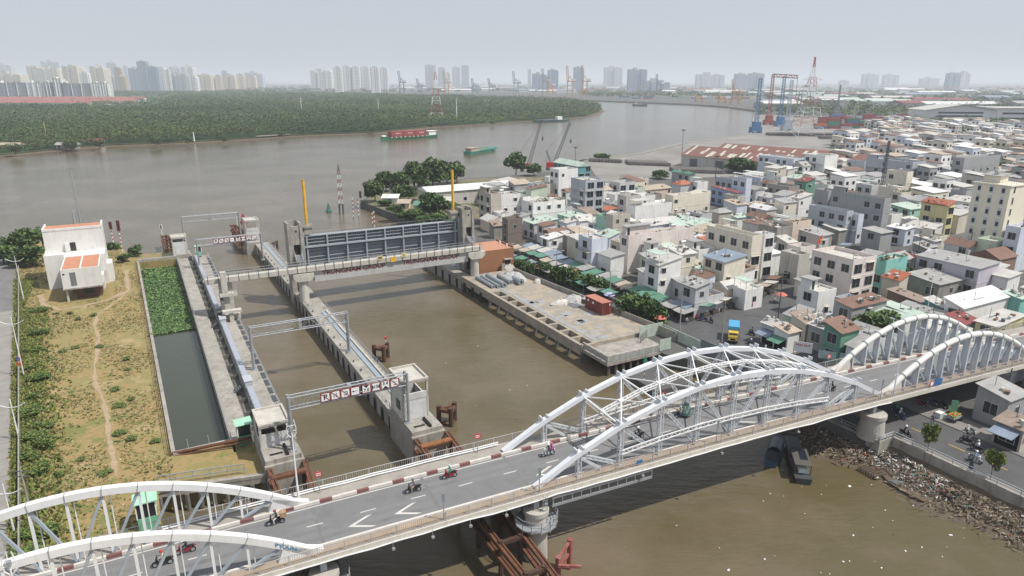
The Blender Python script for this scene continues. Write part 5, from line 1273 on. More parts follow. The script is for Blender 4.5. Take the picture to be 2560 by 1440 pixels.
# hedge bushes and trees beside the yard
HB=[]
for i,(a,b,n,hh,rr) in enumerate((((1290,678),(1400,700),15,2.3,1.6),((1385,705),(1505,744),21,2.8,2.0),((1555,790),(1640,815),13,3.4,2.4))):
    for k in range(n):
        u=a[0]+(b[0]-a[0])*k/(n-1); v=a[1]+(b[1]-a[1])*k/(n-1); x,y=PL(u,v,GZ); x=x+hl.uniform(.5,1.9); HB.append((x,y,hh*1.35*hl.uniform(.8,1.25),rr*1.3*hl.uniform(.8,1.15)))
for i,(x,y,h,r) in enumerate(HB):
    sec=('from the pump house end in the hedge along the yard wall' if i<36 else 'in the taller hedge clump right of the maroon container'); k=i if i<36 else i-36
    tree((x,y,GZ),h,r,f'leafy green shrub, {ordn(k)} {sec}','L',20+i%3,'shrubs of the hedge beside the yard','shrub',n=520,lsz=.55,trunk=False)
# riverside and garden trees
for u,v,h,r,lab,k in((938,505,8.5,4.2,'round dark tree alone at the tip of the river wall',1),(1003,490,9.5,4.8,'dark spreading tree left in the riverside grove',2),(1037,478,12,4.6,'tall bright tree in the middle of the riverside grove',3),(1082,470,12.5,6.2,'widest tree of the riverside grove with feathery top',4),(1142,458,9.5,4.8,'dense tree at the right end of the riverside grove',1),(965,478,8,5,'dark round tree at the left end of the riverside grove',2),(1058,474,10,5,'bright tree between the tall tree and the feathery tree',3),(1118,462,10,5.5,'dark tree between the feathery tree and the grove end',1),(1022,500,5.5,4,'leafy low tree behind the garden huts',2),(960,515,2.2,3,'flowering shrub on the river wall promenade',3),(1015,548,2.4,3.4,'low hedge bush along the garden rail',1),(1130,545,5,4,'leafy tree at the right end of the garden behind the gate',3),(1060,560,2.4,3.5,'low bush right behind the middle of the gate',2),(1000,502,5,3,'small light tree in front of the riverside grove',3),
 (1076,541,8,4.6,'broad tree in the garden behind the gate',2),(1100,546,7,4,'leafy tree beside the street light behind the gate',3),(988,538,3.6,3,'low dark tree in the garden behind the river wall',4),(1036,549,3.4,4.2,'low wide tree near the garden rail behind the gate',1),(1094,559,3,4.5,'low spreading tree just behind the gate leaf',2),
 (1290,437,11,5.5,'tiered tree by the river left of the crawler cranes',4),(1335,440,6,4,'dark bushy tree at the foot of the crawler cranes',1),(1845,432,7.5,7,'dark wide tree at the near corner of the port yard',2),(1875,436,6,5,'paler tree beside the wide dark tree at the port yard',3),(1505,401,4,5,'low shrub tree on the sea wall of the port yard',1),
 (2175,860,5.5,3.6,'straggly tree behind the far tube arch',3),(2215,845,5,3,'thin tree among the tin roofs behind the far tube arch',4),(2265,720,4.5,2.6,'round green tree beside the turquoise house',2),(2120,728,3,2.6,'dark tree under the green net roof',1),(1470,590,4,2.6,'palm like tree among the tin roofs behind the light blue house',4),(1650,447,4,4.5,'bushy tree on the near edge of the port yard',2)):
    tree((*P(u,v,GZ),GZ),h*1.12,r*1.3,lab,'W',k,None,n=1500,lsz=.46)
lt=[(30,640,6,5),(70,640,8,5.5),(10,660,5,4.5),(85,665,6,4.5),(110,625,7,4),(50,668,4,3.5)]
for i,(u,v,h,r) in enumerate(lt): tree((*P(u,v,3),3),h,r,f'bushy tree at the far left behind the white house, {ordn(i)} of six from the left','W',1+i%4,'trees left of the white house',n=900,lsz=.42)
for i,(u,v,h,r) in enumerate(((343,640,3.2,2.8),(312,655,2.6,2.6),(290,620,2,3.2))): tree((*P(u,v,3),3),h,r,('round shrub at the canal head','squat shrub right of the white house','low weeds on the point beyond the white house')[i],'W',20+i%3,None,'shrub',n=520,lsz=.55,trunk=False)
for i,(x,y) in enumerate(((87.6,44.8),(87.7,37.0))): tree((x,y,2.6),4.2,1.35,('young yellow green street tree nearer the bridge pier','young yellow green street tree nearer the right edge')[i],'L',31,None,n=420,lsz=.55,mats=[LEAFY[0],LEAFY[1],LEAFY[1]],cat='street tree',name='street_tree')
# shrubs scattered on the dry lot
ls=random.Random(8); sh=[]
for u,v in((85,780),(110,800),(140,785),(195,800),(175,785),(75,840),(70,880),(100,835),(60,925),(85,950),(70,1000),(60,1040),(95,1070),(80,1100),(60,1150),(250,868),(235,790),(320,925),(318,900),(300,1015),(290,975),(105,1120),(90,1180),(190,870),(155,880),(300,1085),(330,1100),(205,1150),(390,1105),(60,1390),(100,1340),(55,1345),(45,1400),(380,840),(265,1185),(150,1190),(330,1000)): sh.append((u,v))
for i,(u,v) in enumerate(sh):
    g=u<110; u+=16 if g else 0; tree((*P(u,v,3),3),ls.uniform(.9,1.9) if g else ls.uniform(.4,.8),ls.uniform(1.1,2.0) if g else ls.uniform(.6,1.1),f'low green bush on the dry lot, {ordn(i)} counted from the white house towards the bridge','W',23 if not g else 24+i%2,'bushes on the dry lot','bush',n=520,lsz=.5,mats=[LEAF[0],LEAF[2],M('leaf_lime',(.17,.20,.045),.6,.25,.6)],trunk=False,name='bush')
# grass tufts (uncountable)
def tufts(name,n,poly_fn,z,size,mats,seed,hgt=.5):
    rg=random.Random(seed); m=MB()
    for _ in range(n):
        x,y=poly_fn(rg); m.m=rg.choices(range(len(mats)),[.34,.28,.22,.16][:len(mats)])[0] if not callable(mats) else 0
        for k in range(3): a=rg.uniform(0,6.28); s=size*rg.uniform(.5,1.4); h=hgt*rg.uniform(.4,1.3); dx_,dy_=math.cos(a)*s,math.sin(a)*s; bx,by=rg.uniform(-.3,.3),rg.uniform(-.3,.3); m.add([(x-dx_,y-dy_,z),(x+dx_,y+dy_,z),(x+dx_*.6+bx,y+dy_*.6+by,z+h),(x-dx_*.6+bx,y-dy_*.6+by,z+h)],[(0,1,2,3)])
    return m
pts_path=[*dense(pp,8,.0),*dense(ext,8,.0)]
def lotp(rg):
    while 1:
        y=rg.uniform(62,230); f=(205.6-y)/114.; xl=-32+(200-y)*.108+1.2; xr=-3.9+2.5*f if y>84 else -3.2
        if y>206: xr=-8
        x=rg.uniform(xl,xr)
        if -22.8<x<-9 and 173<y<201: continue
        # patchy
        if math.sin(x*.55+math.sin(y*.23)*2)+math.sin(y*.31+x*.2)+rg.uniform(-1.4,1.4)<-.1 and x>xl+5: continue
        if min((x-a)**2+(y-b)**2 for a,b in pts_path)<.5: continue
        return x,y
DG=[M('dry_grass',(.30,.225,.10),.9,.25,.8),M('olive_grass',(.19,.175,.06),.9,.25,.8),M('straw',(.38,.30,.17),.9,.2,.8),M('green_grass',(.085,.13,.032),.9,.25,.8)]
struct('grass',tufts('grass',12000,lotp,3.0,.10,DG,4,.17),DG,'L',kind='stuff')
def lushp(rg):
    while 1:
        y=rg.uniform(62,200); xl=-32+(200-y)*.108+.9; x=xl+.5+abs(rg.gauss(0,2.6))
        if x<xl+9 and not(-26<x<-11 and y>172): return x,y
GG2=[M('lush_grass',(.14,.19,.05),.9,.2,.7),M('lime_grass',(.22,.25,.06),.9,.2,.7),M('olive_grass',(.15,.14,.045))]
struct('weeds',tufts('weeds',7000,lushp,3.0,.16,GG2,5,.4),GG2,'L',kind='stuff')
rg=random.Random(6); m=MB()
for _ in range(15000):
    y=rg.uniform(149,205) if rg.random()<.93 else rg.uniform(147.6,149.5); f=(205.6-y)/114; x=rg.uniform(-3.3+2.5*f,5.8)
    s=rg.uniform(.13,.34)*(1.5 if y>188 else 1); a=rg.uniform(0,6.28); z=.92+rg.uniform(0,.28); tl=rg.uniform(-.7,.7); dx_,dy_=math.cos(a)*s,math.sin(a)*s; m.m=rg.choices((0,1,2),(.45,.35,.2))[0]
    m.quad((x-dx_,y-dy_,z-tl*s),(x+dy_*.6,y-dx_*.6,z+.04),(x+dx_,y+dy_,z+tl*s),(x-dy_*.6,y+dx_*.6,z+.04))
HY=[M('hyacinth_leaf',(.10,.19,.045),.5,.25,1.),M('hyacinth_dark',(.035,.085,.025),.5,.25,1.),M('hyacinth_light',(.20,.28,.10),.5,.2,1.)]
m.m=1; m.quad((-3.4,205.4,.915),(-2.05,148.6,.915),(5.9,148.6,.915),(5.8,205.4,.915)); struct('water_hyacinth',m,HY,'L',kind='stuff')
# litter on the water
rg=random.Random(9); m=MB()
for _ in range(75):
    u,v=(rg.uniform(1900,2500),rg.uniform(1180,1440)) if rg.random()<.55 else (rg.uniform(860,1500),rg.uniform(640,1060)) if rg.random()<.6 else (rg.uniform(1500,2100),rg.uniform(1200,1440))
    x,y=PL(u,v,0)
    if (27<x<32 and y>78) or x>66 and y>60 or x<15: continue
    s=rg.uniform(.04,.13)*(1.6 if rg.random()<.15 else 1); m.m=rg.choices((0,1,2),(.6,.25,.15))[0]; m.cbox((x,y,.03),(s*2,s*rg.uniform(.5,1.6),.06),rg.uniform(0,3))
struct('floating_litter',m,[WHITE,M('straw',(.33,.26,.14)),RUSTD],'L',kind='stuff')
# --- embankment on the right with railing, rubbish bank
t=thing('embankment_wall','concrete embankment wall with low railing beside the right street','wall',(86,40,2.5)); m=MB(); m.box(86.45,86.85,-60,49,-2.9,2.95); m.box(83.6,86.4,49.01,52.3,-2.9,2.95); m.beam((83.8,52.5,1.2),(82.4,83,1.2),.5,3.4); part('wall_body',m,CONC,t)
m=MB(); rail(m,[(86.65,-20,2.95),(86.65,49,2.95)],.75,2.6,.05,2); rail(m,[(83.7,49.1,2.95),(86.5,49.1,2.95)],.75,1.3,.06,2); rail(m,[(83.7,49.1,2.95),(82.7,75,2.95)],.75,2.6,.05,2); part('railing',m,GPAINT,t)
rg=random.Random(12); m=MB(); nx_,ny_=14,60
def bank(i,j):
    y=-10+j*(88/ny_); e=84.9 if y<49 else 82.9 ; f=i/(nx_-1.); wd=(8.2 if 28<y<55 else 7.0)+1.5*math.sin(y*.35)-max(0,(y-56))*.12
    return (e+1.6-f*(wd+1.6),y,1.5*(1-f)**1.3+rg.uniform(-.12,.18)-.35*f-.02)
g_=[[bank(i,j) for i in range(nx_)] for j in range(ny_)]
vs=[p for r_ in g_ for p in r_]; m.add(vs,[(j*nx_+i,j*nx_+i+1,(j+1)*nx_+i+1,(j+1)*nx_+i) for j in range(ny_-1) for i in range(nx_-1)])
struct('rubbish_bank',m,groundm('rubbish_soil',[(.07,.052,.035),(.12,.095,.065),(.09,.07,.05)],.8,bump=.6),'L')
m=MB(); DB=[M('wet_wood',(.11,.082,.055),.9,.3,2.),M('rag_grey',(.25,.23,.20),.9,.3,2.),M('bag_white',(.62,.62,.6),.7,.1,2.),M('rag_red',(.4,.07,.05),.8,.2,2.),M('bag_teal',(.1,.33,.32),.6,.2,2.),M('driftwood',(.27,.21,.14),.9,.3,2.)]
for _ in range(7500):
    j=rg.randrange(3,ny_-1); i=min(nx_-1,int(abs(rg.gauss(0,1))*3.2+2.2)); p=g_[j][i]; x,y,z=p[0]+rg.uniform(-.5,.5),p[1]+rg.uniform(-.8,.8),p[2]
    hot=40<y<50 and x>79.5; m.m=rg.choices(range(6),(.32,.26,.31,.03,.03,.05) if hot else (.5,.22,.04,.01,.01,.22))[0]
    s=rg.uniform(.07,.24); a=rg.uniform(0,6.28); L=s*(rg.uniform(1,3.2) if m.m in(0,5) else 1); dx_,dy_=math.cos(a)*L,math.sin(a)*L; px_,py_=-math.sin(a)*s*.4,math.cos(a)*s*.4; e=rg.uniform(-.15,.2); z+=rg.uniform(.02,.2)
    m.add([(x-dx_-px_,y-dy_-py_,z-e),(x+dx_-px_,y+dy_-py_,z+e),(x+dx_+px_,y+dy_+py_,z+e+.05),(x-dx_+px_,y-dy_+py_,z-e+.08),(x,y,z+.14)],[(0,1,4),(1,2,4),(2,3,4),(3,0,4)])
struct('rubbish',m,DB,'L',kind='stuff')
m=MB()
for k in range(12): a=k/12*6.283; b=(k+1)/12*6.283; m.tube((82.8+.75*math.cos(a),38.8+.75*math.sin(a),1.0),(82.8+.75*math.cos(b),38.8+.75*math.sin(b),1.0),.13,6)
single('old_hose_coil',m,TIRE,'coil of thick old hose lying on the rubbish bank','hose',(82.8,38.8,1))
# --- boats
def hull(m,L,w,h,fn,bow=.3,stern=.85,z0=-.25,n=12):
    """open hull along local x from stern to bow"""
    rings=[]
    for i in range(n+1):
        f=i/n; ww=w/2*(stern+(1-stern)*min(1,f/.25)) if f<.6 else w/2*(1-((f-.6)/.4)**2*(1-bow*.25)); sh=h*(1+.5*max(0,f-.6)**1.3*2+.12*max(0,.2-f)*4)
        rings.append([(f*L,-ww,sh),(f*L,-ww*.75,z0),(f*L,ww*.75,z0),(f*L,ww,sh),(f*L,ww*.85,sh-.02),(f*L,-ww*.85,sh-.02)])
    o=[fn(*p) for r_ in rings for p in r_]; m.add(o,[(6*i+k,6*i+(k+1)%6,6*i+6+(k+1)%6,6*i+6+k) for i in range(n) for k in range(6)]+[tuple(range(6)),tuple(range(6*n,6*n+6))[::-1]])
def along(p,q):
    a=math.atan2(q[1]-p[1],q[0]-p[0]); c_,s_=math.cos(a),math.sin(a); return (lambda x,y,z:(p[0]+x*c_-y*s_,p[1]+x*s_+y*c_,z)), math.dist(p,q)
def bx(m,fn,x0,x1,y0,y1,z0,z1): m.add([fn(*p) for p in((x0,y0,z0),(x1,y0,z0),(x1,y1,z0),(x0,y1,z0),(x0,y0,z1),(x1,y0,z1),(x1,y1,z1),(x0,y1,z1))],[(0,3,2,1),(4,5,6,7),(0,1,5,4),(1,2,6,5),(2,3,7,6),(3,0,4,7)])
BW=M('boat_wood',(.05,.055,.058),.8,.3,2.); BB=M('boat_blue',(.04,.09,.15),.7,.3,2.)
p,q=PL(1925,1168,0),PL(1948,1098,0); fn,L=along(p,q); t=thing('river_boat','small covered river boat with grey canopy moored under the bridge','boat',(*p,0)); m=MB(); hull(m,L,2.0,.7,fn); part('hull',m,BB,t)
m=MB(); n=8; V=[fn(L*f,.85*math.cos(a),.7+.75*math.sin(a)) for f in(.38,.78) for a in [math.pi*k/n for k in range(n+1)]]; m.add(V,[(k,k+1,n+2+k,n+1+k) for k in range(n)]); part('canopy',m,M('canopy_grey',(.22,.25,.27),.7),t); m=MB(); bx(m,fn,L*.08,L*.34,-.6,.6,.5,1.0); part('cargo',m,BW,t)
p,q=PL(2008,1212,0),PL(1972,1098,0); fn,L=along(p,q); t=thing('house_boat','larger dark house boat with solar panels and an orange lifebuoy near the rubbish bank','boat',(*p,0)); m=MB(); hull(m,L,2.2,.8,fn,stern=.95); part('hull',m,BW,t)
m=MB(); bx(m,fn,L*.1,L*.45,-1,1,.7,.9); 
for a in(.1,.45): 
    for b in(-.95,.95): bx(m,fn,L*a-.05,L*a+.05,b-.05,b+.05,.7,2.2)
bx(m,fn,L*.08,L*.47,-1.05,1.05,2.2,2.27); part('cabin',m,M('cabin_wood',(.09,.085,.075),.8),t)
m=MB(); bx(m,fn,L*.2,L*.42,-.75,.2,2.28,2.31); part('solar_panel',m,M('solar',(.02,.025,.04),.2),t); m=MB(); bx(m,fn,L*.5,L*.9,-.95,.95,.75,1.15); part('deck_cover',m,DGREY,t)
m=MB(); bx(m,fn,L*.1,L*.2,-.6,.5,.95,1.6); part('crate',m,M('pale_box',(.5,.55,.52),.6),t)
c=fn(L*.54,.3,1.3); m=MB()
for k in range(12): a=k/12*6.283; b=(k+1)/12*6.283; m.m=1 if k%3==0 else 0; m.tube((c[0]+.36*math.cos(a),c[1]+.36*math.sin(a),1.3),(c[0]+.36*math.cos(b),c[1]+.36*math.sin(b),1.3),.12,6)
single('lifebuoy',m,[M('orange',(.6,.12,.03),.5),WHITE],'orange lifebuoy lying on the dark house boat','lifebuoy',(c[0],c[1],1.2))
p,q=PL(2318,1258,0),PL(2205,1195,0); fn,L=along(p,q); t=thing('wrecked_boat','sunken wooden boat wreck half buried at the foot of the rubbish bank','boat',(*p,0)); m=MB(); hull(m,L,1.7,.42,fn,z0=-.2); part('hull',m,M('wet_wood',(.11,.082,.055)),t); m=MB(); bx(m,fn,L*.62,L*.78,-.5,.5,.3,.55); part('thwart',m,DGREY,t)
m=MB()
for k in range(7): bx(m,fn,L*1.02+k*.4,L*1.02+k*.4+.12,-.2,1.4,.1,.6)
part('broken_rib',m,M('wet_wood',(.11,.082,.055)),t)
x,y=PL(1395,1425,1.5); t=thing('fender_corner','red and white rusty steel corner frame in the water at the bottom edge','fender frame',(x,y,0)); m=MB(); 
for a,b in((0,0),(2.2,1.2)): m.tube((x+a,y+b,-2),(x+a,y+b,3.1+b*.5),.3,9)
m.beam((x,y,2.9),(x+2.2,y+1.2,3.4),.25,.3); m.beam((x,y,1.6),(x+2.2,y+1.2,2.0),.25,.3); m.beam((x-.2,y-.3,2.3),(x+2.0,y-1.2,2.0),.25,.3); part('frame',m,M('red_white_rust',(.26,.075,.06),.8,.3,2.5,stain=.6,scol=(.5,.42,.4)),t)
# --- market awnings, stalls and parasols
AWC=[('grey','grey tin'),('dusty green','green tin'),('pale','pale tin'),('blue grey','blue tin'),('tan','tan tin'),('white','white tin'),('rusty','rusty tin'),('pale green','pale green tin')]
def awning(x,y,w,d,z,sl,ci,label,rot=0):
    t=thing('market_awning',label,'awning',(x,y,GZ),group='awnings of the market street'); m=MB(); c_,s_=math.cos(rot),math.sin(rot); tr=lambda a,b,c:(x+a*c_-b*s_,y+a*s_+b*c_,c); n=4
    V=[];
    for k in (0,.05):
        for i in range(n+1):
            f=i/n; sag=-.18*math.sin(math.pi*f)
            V+= [tr(-w/2,-d/2+d*f,z-sl+sag+k),tr(w/2,-d/2+d*f,z+sag+k)]
    o=2*(n+1); m.add(V,[(2*i,2*i+1,2*i+3,2*i+2) for i in range(n)]+[(o+2*i,o+2*i+2,o+2*i+3,o+2*i+1) for i in range(n)]+[(2*i,2*i+2,o+2*i+2,o+2*i) for i in range(n)]+[(2*i+1,o+2*i+1,o+2*i+3,2*i+3) for i in range(n)]); part('sheet',m,roofm(AWC[ci][1]),t)
    m=MB()
    for a,b in((-w/2+.1,-d/2+.1),(-w/2+.1,d/2-.1),(w/2-.1,-d/2+.1),(w/2-.1,d/2-.1)): p=tr(a,b,0); m.beam((p[0],p[1],GZ),(p[0],p[1],z-sl*(.95 if a<0 else 0)-.02),.06,.06)
    part('post',m,DGREY,t)
    m=MB(); p=[tr(a,b,0) for a,b in((-w*.3,-d*.35),(w*.3,-d*.35),(w*.3,d*.35),(-w*.3,d*.35))]; m.prism([q[:2] for q in p],GZ+.02,GZ+.85); part('stall_table',m,M('stall_dark',(.07,.06,.055),.9,.5,4.),t)
ra=random.Random(31); k=0
for i in range(17):
    y=100.5+i*4.05; ci=ra.choice((0,0,1,1,2,3,4,6)); awning(95.4+ra.uniform(-.4,.4),y,3.4+ra.uniform(-.4,.8),3.7,GZ+2.7+ra.uniform(-.2,.5),.5,ci,f'{AWC[ci][0]} awning on the house side of the market street, {ordn(i)} from the corner'); 
for i in range(11):
    y=118+i*4.6; ci=ra.choice((0,0,1,1,3,4,6)); awning(86.6+(118-y)*.06+ra.uniform(-.3,.3)+2.2,y,2.6,3.6,GZ+2.3+ra.uniform(-.1,.3),.35,ci,f'{AWC[ci][0]} awning on the hedge side of the market street, {ordn(i)} from the corner')
for i in range(10):
    y=128+i*4.2; ci=ra.choice((0,1,1,2,4,6)); awning(91.8+ra.uniform(-.6,.5),y,2.7,3.6,GZ+2.5+ra.uniform(-.2,.3),.3,ci,f'{AWC[ci][0]} awning down the middle of the market street, {ordn(i)} from the hedge end')
for i in range(9):
    f=i/8; x=100.5+f*25; y=100.5+f*5.0; ci=(1,2,2,0,4,0,7,4,2)[i]; awning(x,y,3.0,3.0,GZ+2.6+ra.uniform(-.2,.4),.4,ci,f'{AWC[ci][0]} awning along the street corner above the truck, {ordn(i)} from the left',rot=-1.35)
for i in range(8):
    x=130+i*6.6; y=108.5+i*2.1; ci=ra.randrange(8); awning(x,y,3.0,4.0,GZ+2.7,.4,ci,f'{AWC[ci][0]} awning along the street towards the tower block, {ordn(i)} from the left',rot=-1.3)
def parasol(u,v,col,label,r=1.3):
    x,y=PL(u,v,GZ+2.3); t=thing('parasol',label,'parasol',(x,y,GZ),group='market parasols'); m=MB(); m.tube((x,y,GZ),(x,y,GZ+2.5),.03,5); part('pole',m,GALV,t); m=MB(); m.lathe([(r,GZ+1.95),(r*.55,GZ+2.35),(0,GZ+2.5)],(x,y),8); m.lathe([(0,GZ+2.46),(r*.55,GZ+2.31),(r,GZ+1.93)],(x,y),8); part('canopy',m,col,t)
for u,v,c,l in((1516,725,BLUE,'blue and white parasol at the end of the hedge'),(1524,733,M('lilac_cloth',(.42,.40,.62),.8),'pale lilac parasol in front of the curved balcony house'),(1650,790,M('salmon_cloth',(.56,.16,.12),.8),'salmon parasol at the street corner'),(1653,777,BLUE,'blue parasol behind the salmon parasol'),(1954,733,M('salmon_cloth',(.56,.16,.12)),'pink red parasol by the pole at the end of the market'),(1434,673,M('salmon_cloth',(.56,.16,.12)),'red parasol in front of the light blue house'),(2292,612,M('teal_cloth',(.14,.34,.36),.8),'teal parasol on the street left of the tower block'),(2318,608,BLUE,'blue parasol on the street left of the tower block'),(1470,742,TARPW,'dusty white parasol beside the hedge')): parasol(u,v,c,l)
# street poles, lamps
def pole(px,h,label,mat=CONC,arm=0,z=GZ,name='utility_pole',cat='pole',r=.14):
    x,y=P(*px,z); t=thing(name,label,cat,(x,y,z),'W'); m=MB(); m.tube((x,y,z),(x,y,z+h),r,7,r*.6); part('pole',m,mat,t)
    m=MB()
    if arm==0:
        for k in(.5,1.1): m.beam((x-.8,y,z+h-k),(x+.8,y,z+h-k),.08,.08)
        part('cross_arm',m,DGREY,t)
    elif arm==1:
        m.path([(x,y,z+h),(x+.6,y,z+h+.25),(x+1.3,y-.2,z+h+.25)],.05,5); part('arm',m,mat,t); m=MB(); m.cbox((x+1.5,y-.2,z+h+.22),(.7,.25,.12)); part('lantern',m,CONCL,t)
    return t
pole((1698,838),9.5,'tall concrete utility pole at the corner of the tin hoarding'); pole((1803,868),9,'concrete utility pole beside the truck behind the truss arch'); pole((1945,795),9.5,'dark utility pole at the end of the corner awnings',DGREY)
pole((1391,690),6.5,'grey street lamp beside the hedge near the light blue house',GALV,1,name='street_lamp',cat='street lamp'); pole((1524,748),6.5,'grey street lamp by the parasols at the hedge end',GALV,1,name='street_lamp',cat='street lamp'); pole((1095,551),5.5,'grey street lamp in the garden behind the gate',GALV,1,name='street_lamp',cat='street lamp'); pole((2290,660),8,'dark utility pole near the open yellow house',DGREY); pole((2510,1010),6,'dark utility pole beside the shops under the bridge',DGREY); pole((2420,640),7,'wooden utility pole at the foot of the tower block',BARK); pole((1267,665),6,'thin lamp post behind the pump house',GALV,1,name='street_lamp',cat='street lamp'); pole((2308,830),11,'thin tall white mast behind the far tube arch',WPAINT,2,name='flag_mast',cat='mast',r=.08)
# telecom mast over the houses
x,y=PL(2205,470,8); t=thing('telecom_mast','dark lattice telecom mast rising over the houses right of centre','mast',(x,y,GZ)); m=MB(); m.mast((x,y,GZ),(x,y,27),1.2,.6,14,.09); part('lattice',m,DGREY,t); m=MB(); m.box(x-.9,x-.5,y-.2,y+.2,22,25); m.box(x+.5,x+.9,y-.2,y+.2,22,25); part('antenna',m,DGREY,t)
# shop sign, banners, flag
def board(px,z,w,h,label,lines,ang=0,bgm=WHITE,name='shop_sign'):
    x,y=P(*px,z); ca,sa=math.cos(ang),math.sin(ang); t=thing(name,label,'sign',(x,y,z),'W'); f=lambda a,b,c:(x+a*ca-b*sa,y+a*sa+b*ca,z+c)
    m=MB(); bx(m,f,-w/2,w/2,0,.06,-h/2,h/2); part('board',m,bgm,t)
    for s_,sz,dy_,mt in lines: m=MB(); text(m,s_,sz,lambda X,Y:f(X,-.012,Y+dy_)); part('lettering',m,mt,t)
    m=MB(); bx(m,f,-w/2+.1,-w/2+.2,.06,.14,-h/2-2.2,h/2); bx(m,f,w/2-.2,w/2-.1,.06,.14,-h/2-2.2,h/2); part('post',m,DGREY,t); return t
board((2007,868),5.2,3.1,1.9,'white shop sign board with red lettering in front of the tin roofed shops',[('ANH HUY',.55,.35,RED)],R(-28))
board((2085,890),4.2,5.0,1.5,'long teal and white banner beside the far tube arch',[],R(-25),M('banner_teal',(.45,.55,.55),.7,.3,.6),'banner'); board((1912,828),4.6,2.2,1.3,'pale blue sign board at the left end of the tin roofed shops',[],R(-50),M('pale_sign',(.5,.58,.62),.6),'sign_board')
board((2385,1022),4.0,.9,2.6,'green and yellow upright shop banner under the right bridge span',[],R(-20),M('banner_green',(.15,.42,.25),.6,.5,2.),'banner')
x,y=PL(2046,622,13); t=thing('flag','red flag with a yellow star hanging above the pale pink house','flag',(x,y,12)); m=MB(); m.tube((x+.9,y,12),(x+.9,y,16.5),.04,5); part('pole',m,WPAINT,t); m=MB(); m.add([(x+.85,y,16.3),(x+.2,y+.15,15.6),(x-.5,y,14.6),(x-.2,y-.1,14.0),(x+.5,y+.1,14.3),(x+.85,y,14.8)],[(0,1,2,3,4,5)]); part('cloth',m,RED,t)
m=MB(); V=[]; 
for i in range(10): a=1.57+i*.6283; r_=.38 if i%2==0 else .16; V.append((x+.3+r_*math.cos(a),y-.14,15.1+r_*math.sin(a)))
m.add(V,[tuple(range(10))]); part('star',m,YELL,t)
# ================================================================ FAR: forest, boats, port, skyline
def fastmesh(name,V,F4,mats,mi):
    me=bpy.data.meshes.new(name); nv=len(V); nf=len(F4)
    me.vertices.add(nv); me.vertices.foreach_set('co',np.asarray(V,np.float32).ravel())
    me.loops.add(nf*4); me.loops.foreach_set('vertex_index',np.asarray(F4,np.int32).ravel())
    me.polygons.add(nf); me.polygons.foreach_set('loop_start',np.arange(0,nf*4,4,dtype=np.int32)); me.polygons.foreach_set('loop_total',np.full(nf,4,np.int32))
    for m_ in mats: me.materials.append(m_)
    me.polygons.foreach_set('material_index',np.asarray(mi,np.int32)); me.update(calc_edges=True); me.validate(); return me
def forest(name,pts,mats,seed=0,kind='stuff'):
    """pts rows: x,y,z,height,radius,leaves,leafsize"""
    r=np.random.default_rng(seed); P_=np.asarray(pts,float); n=P_[:,5].astype(int); idx=np.repeat(np.arange(len(P_)),n); N=len(idx)
    b=P_[idx]; th=r.uniform(0,2*np.pi,N); ph=np.arccos(r.uniform(-.25,1,N)); lump=1+.28*np.sin(th*3+idx)+.15*np.sin(th*5+ph*4+idx*1.7); rr=r.uniform(.55,1.05,N)**.6*lump
    c=np.stack([b[:,0]+b[:,4]*rr*np.sin(ph)*np.cos(th), b[:,1]+b[:,4]*rr*np.sin(ph)*np.sin(th), b[:,2]+b[:,3]*(.55+.45*rr*np.cos(ph))],1)
    a=r.uniform(0,2*np.pi,N); s=b[:,6]*r.uniform(.6,1.35,N); e=r.uniform(-.6,.6,N); f=r.uniform(-.6,.6,N)
    u=np.stack([np.cos(a)*s,np.sin(a)*s,e*s],1); v=np.stack([-np.sin(a)*s*.7,np.cos(a)*s*.7,f*s],1)
    V=np.stack([c-u,c+v*.8,c+u,c-v*.8],1).reshape(-1,3); F=np.arange(N*4).reshape(-1,4)
    tq=np.sin(P_[:,0]*.013+np.sin(P_[:,1]*.009)*2.2)+np.sin(P_[:,1]*.017+P_[:,0]*.004)+r.normal(0,.7,len(P_)); tint=np.clip(((tq+2.2)/4.4*len(mats)).astype(int),0,len(mats)-1); tint=np.array([1,0,3,2])[tint]; mi=np.where(r.uniform(size=N)<.7,tint[idx],r.integers(0,len(mats),N))
    me=fastmesh(name,V,F,mats,mi); o=bpy.data.objects.new(name,me); COL.objects.link(o); o['kind']=kind; return o
def inpoly(x,y,poly):
    c=np.zeros(x.shape,bool); n=len(poly)
    for i in range(n):
        x1,y1=poly[i-1]; x2,y2=poly[i]
        k=((y1>y)!=(y2>y))&(x<(x2-x1)*(y-y1)/(y2-y1+1e-9)+x1); c^=k
    return c
rr_=np.random.default_rng(1)
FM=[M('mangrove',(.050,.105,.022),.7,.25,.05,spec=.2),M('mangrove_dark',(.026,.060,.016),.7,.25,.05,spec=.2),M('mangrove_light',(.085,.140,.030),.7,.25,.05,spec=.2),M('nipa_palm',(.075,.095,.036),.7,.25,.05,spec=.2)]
pts=[]
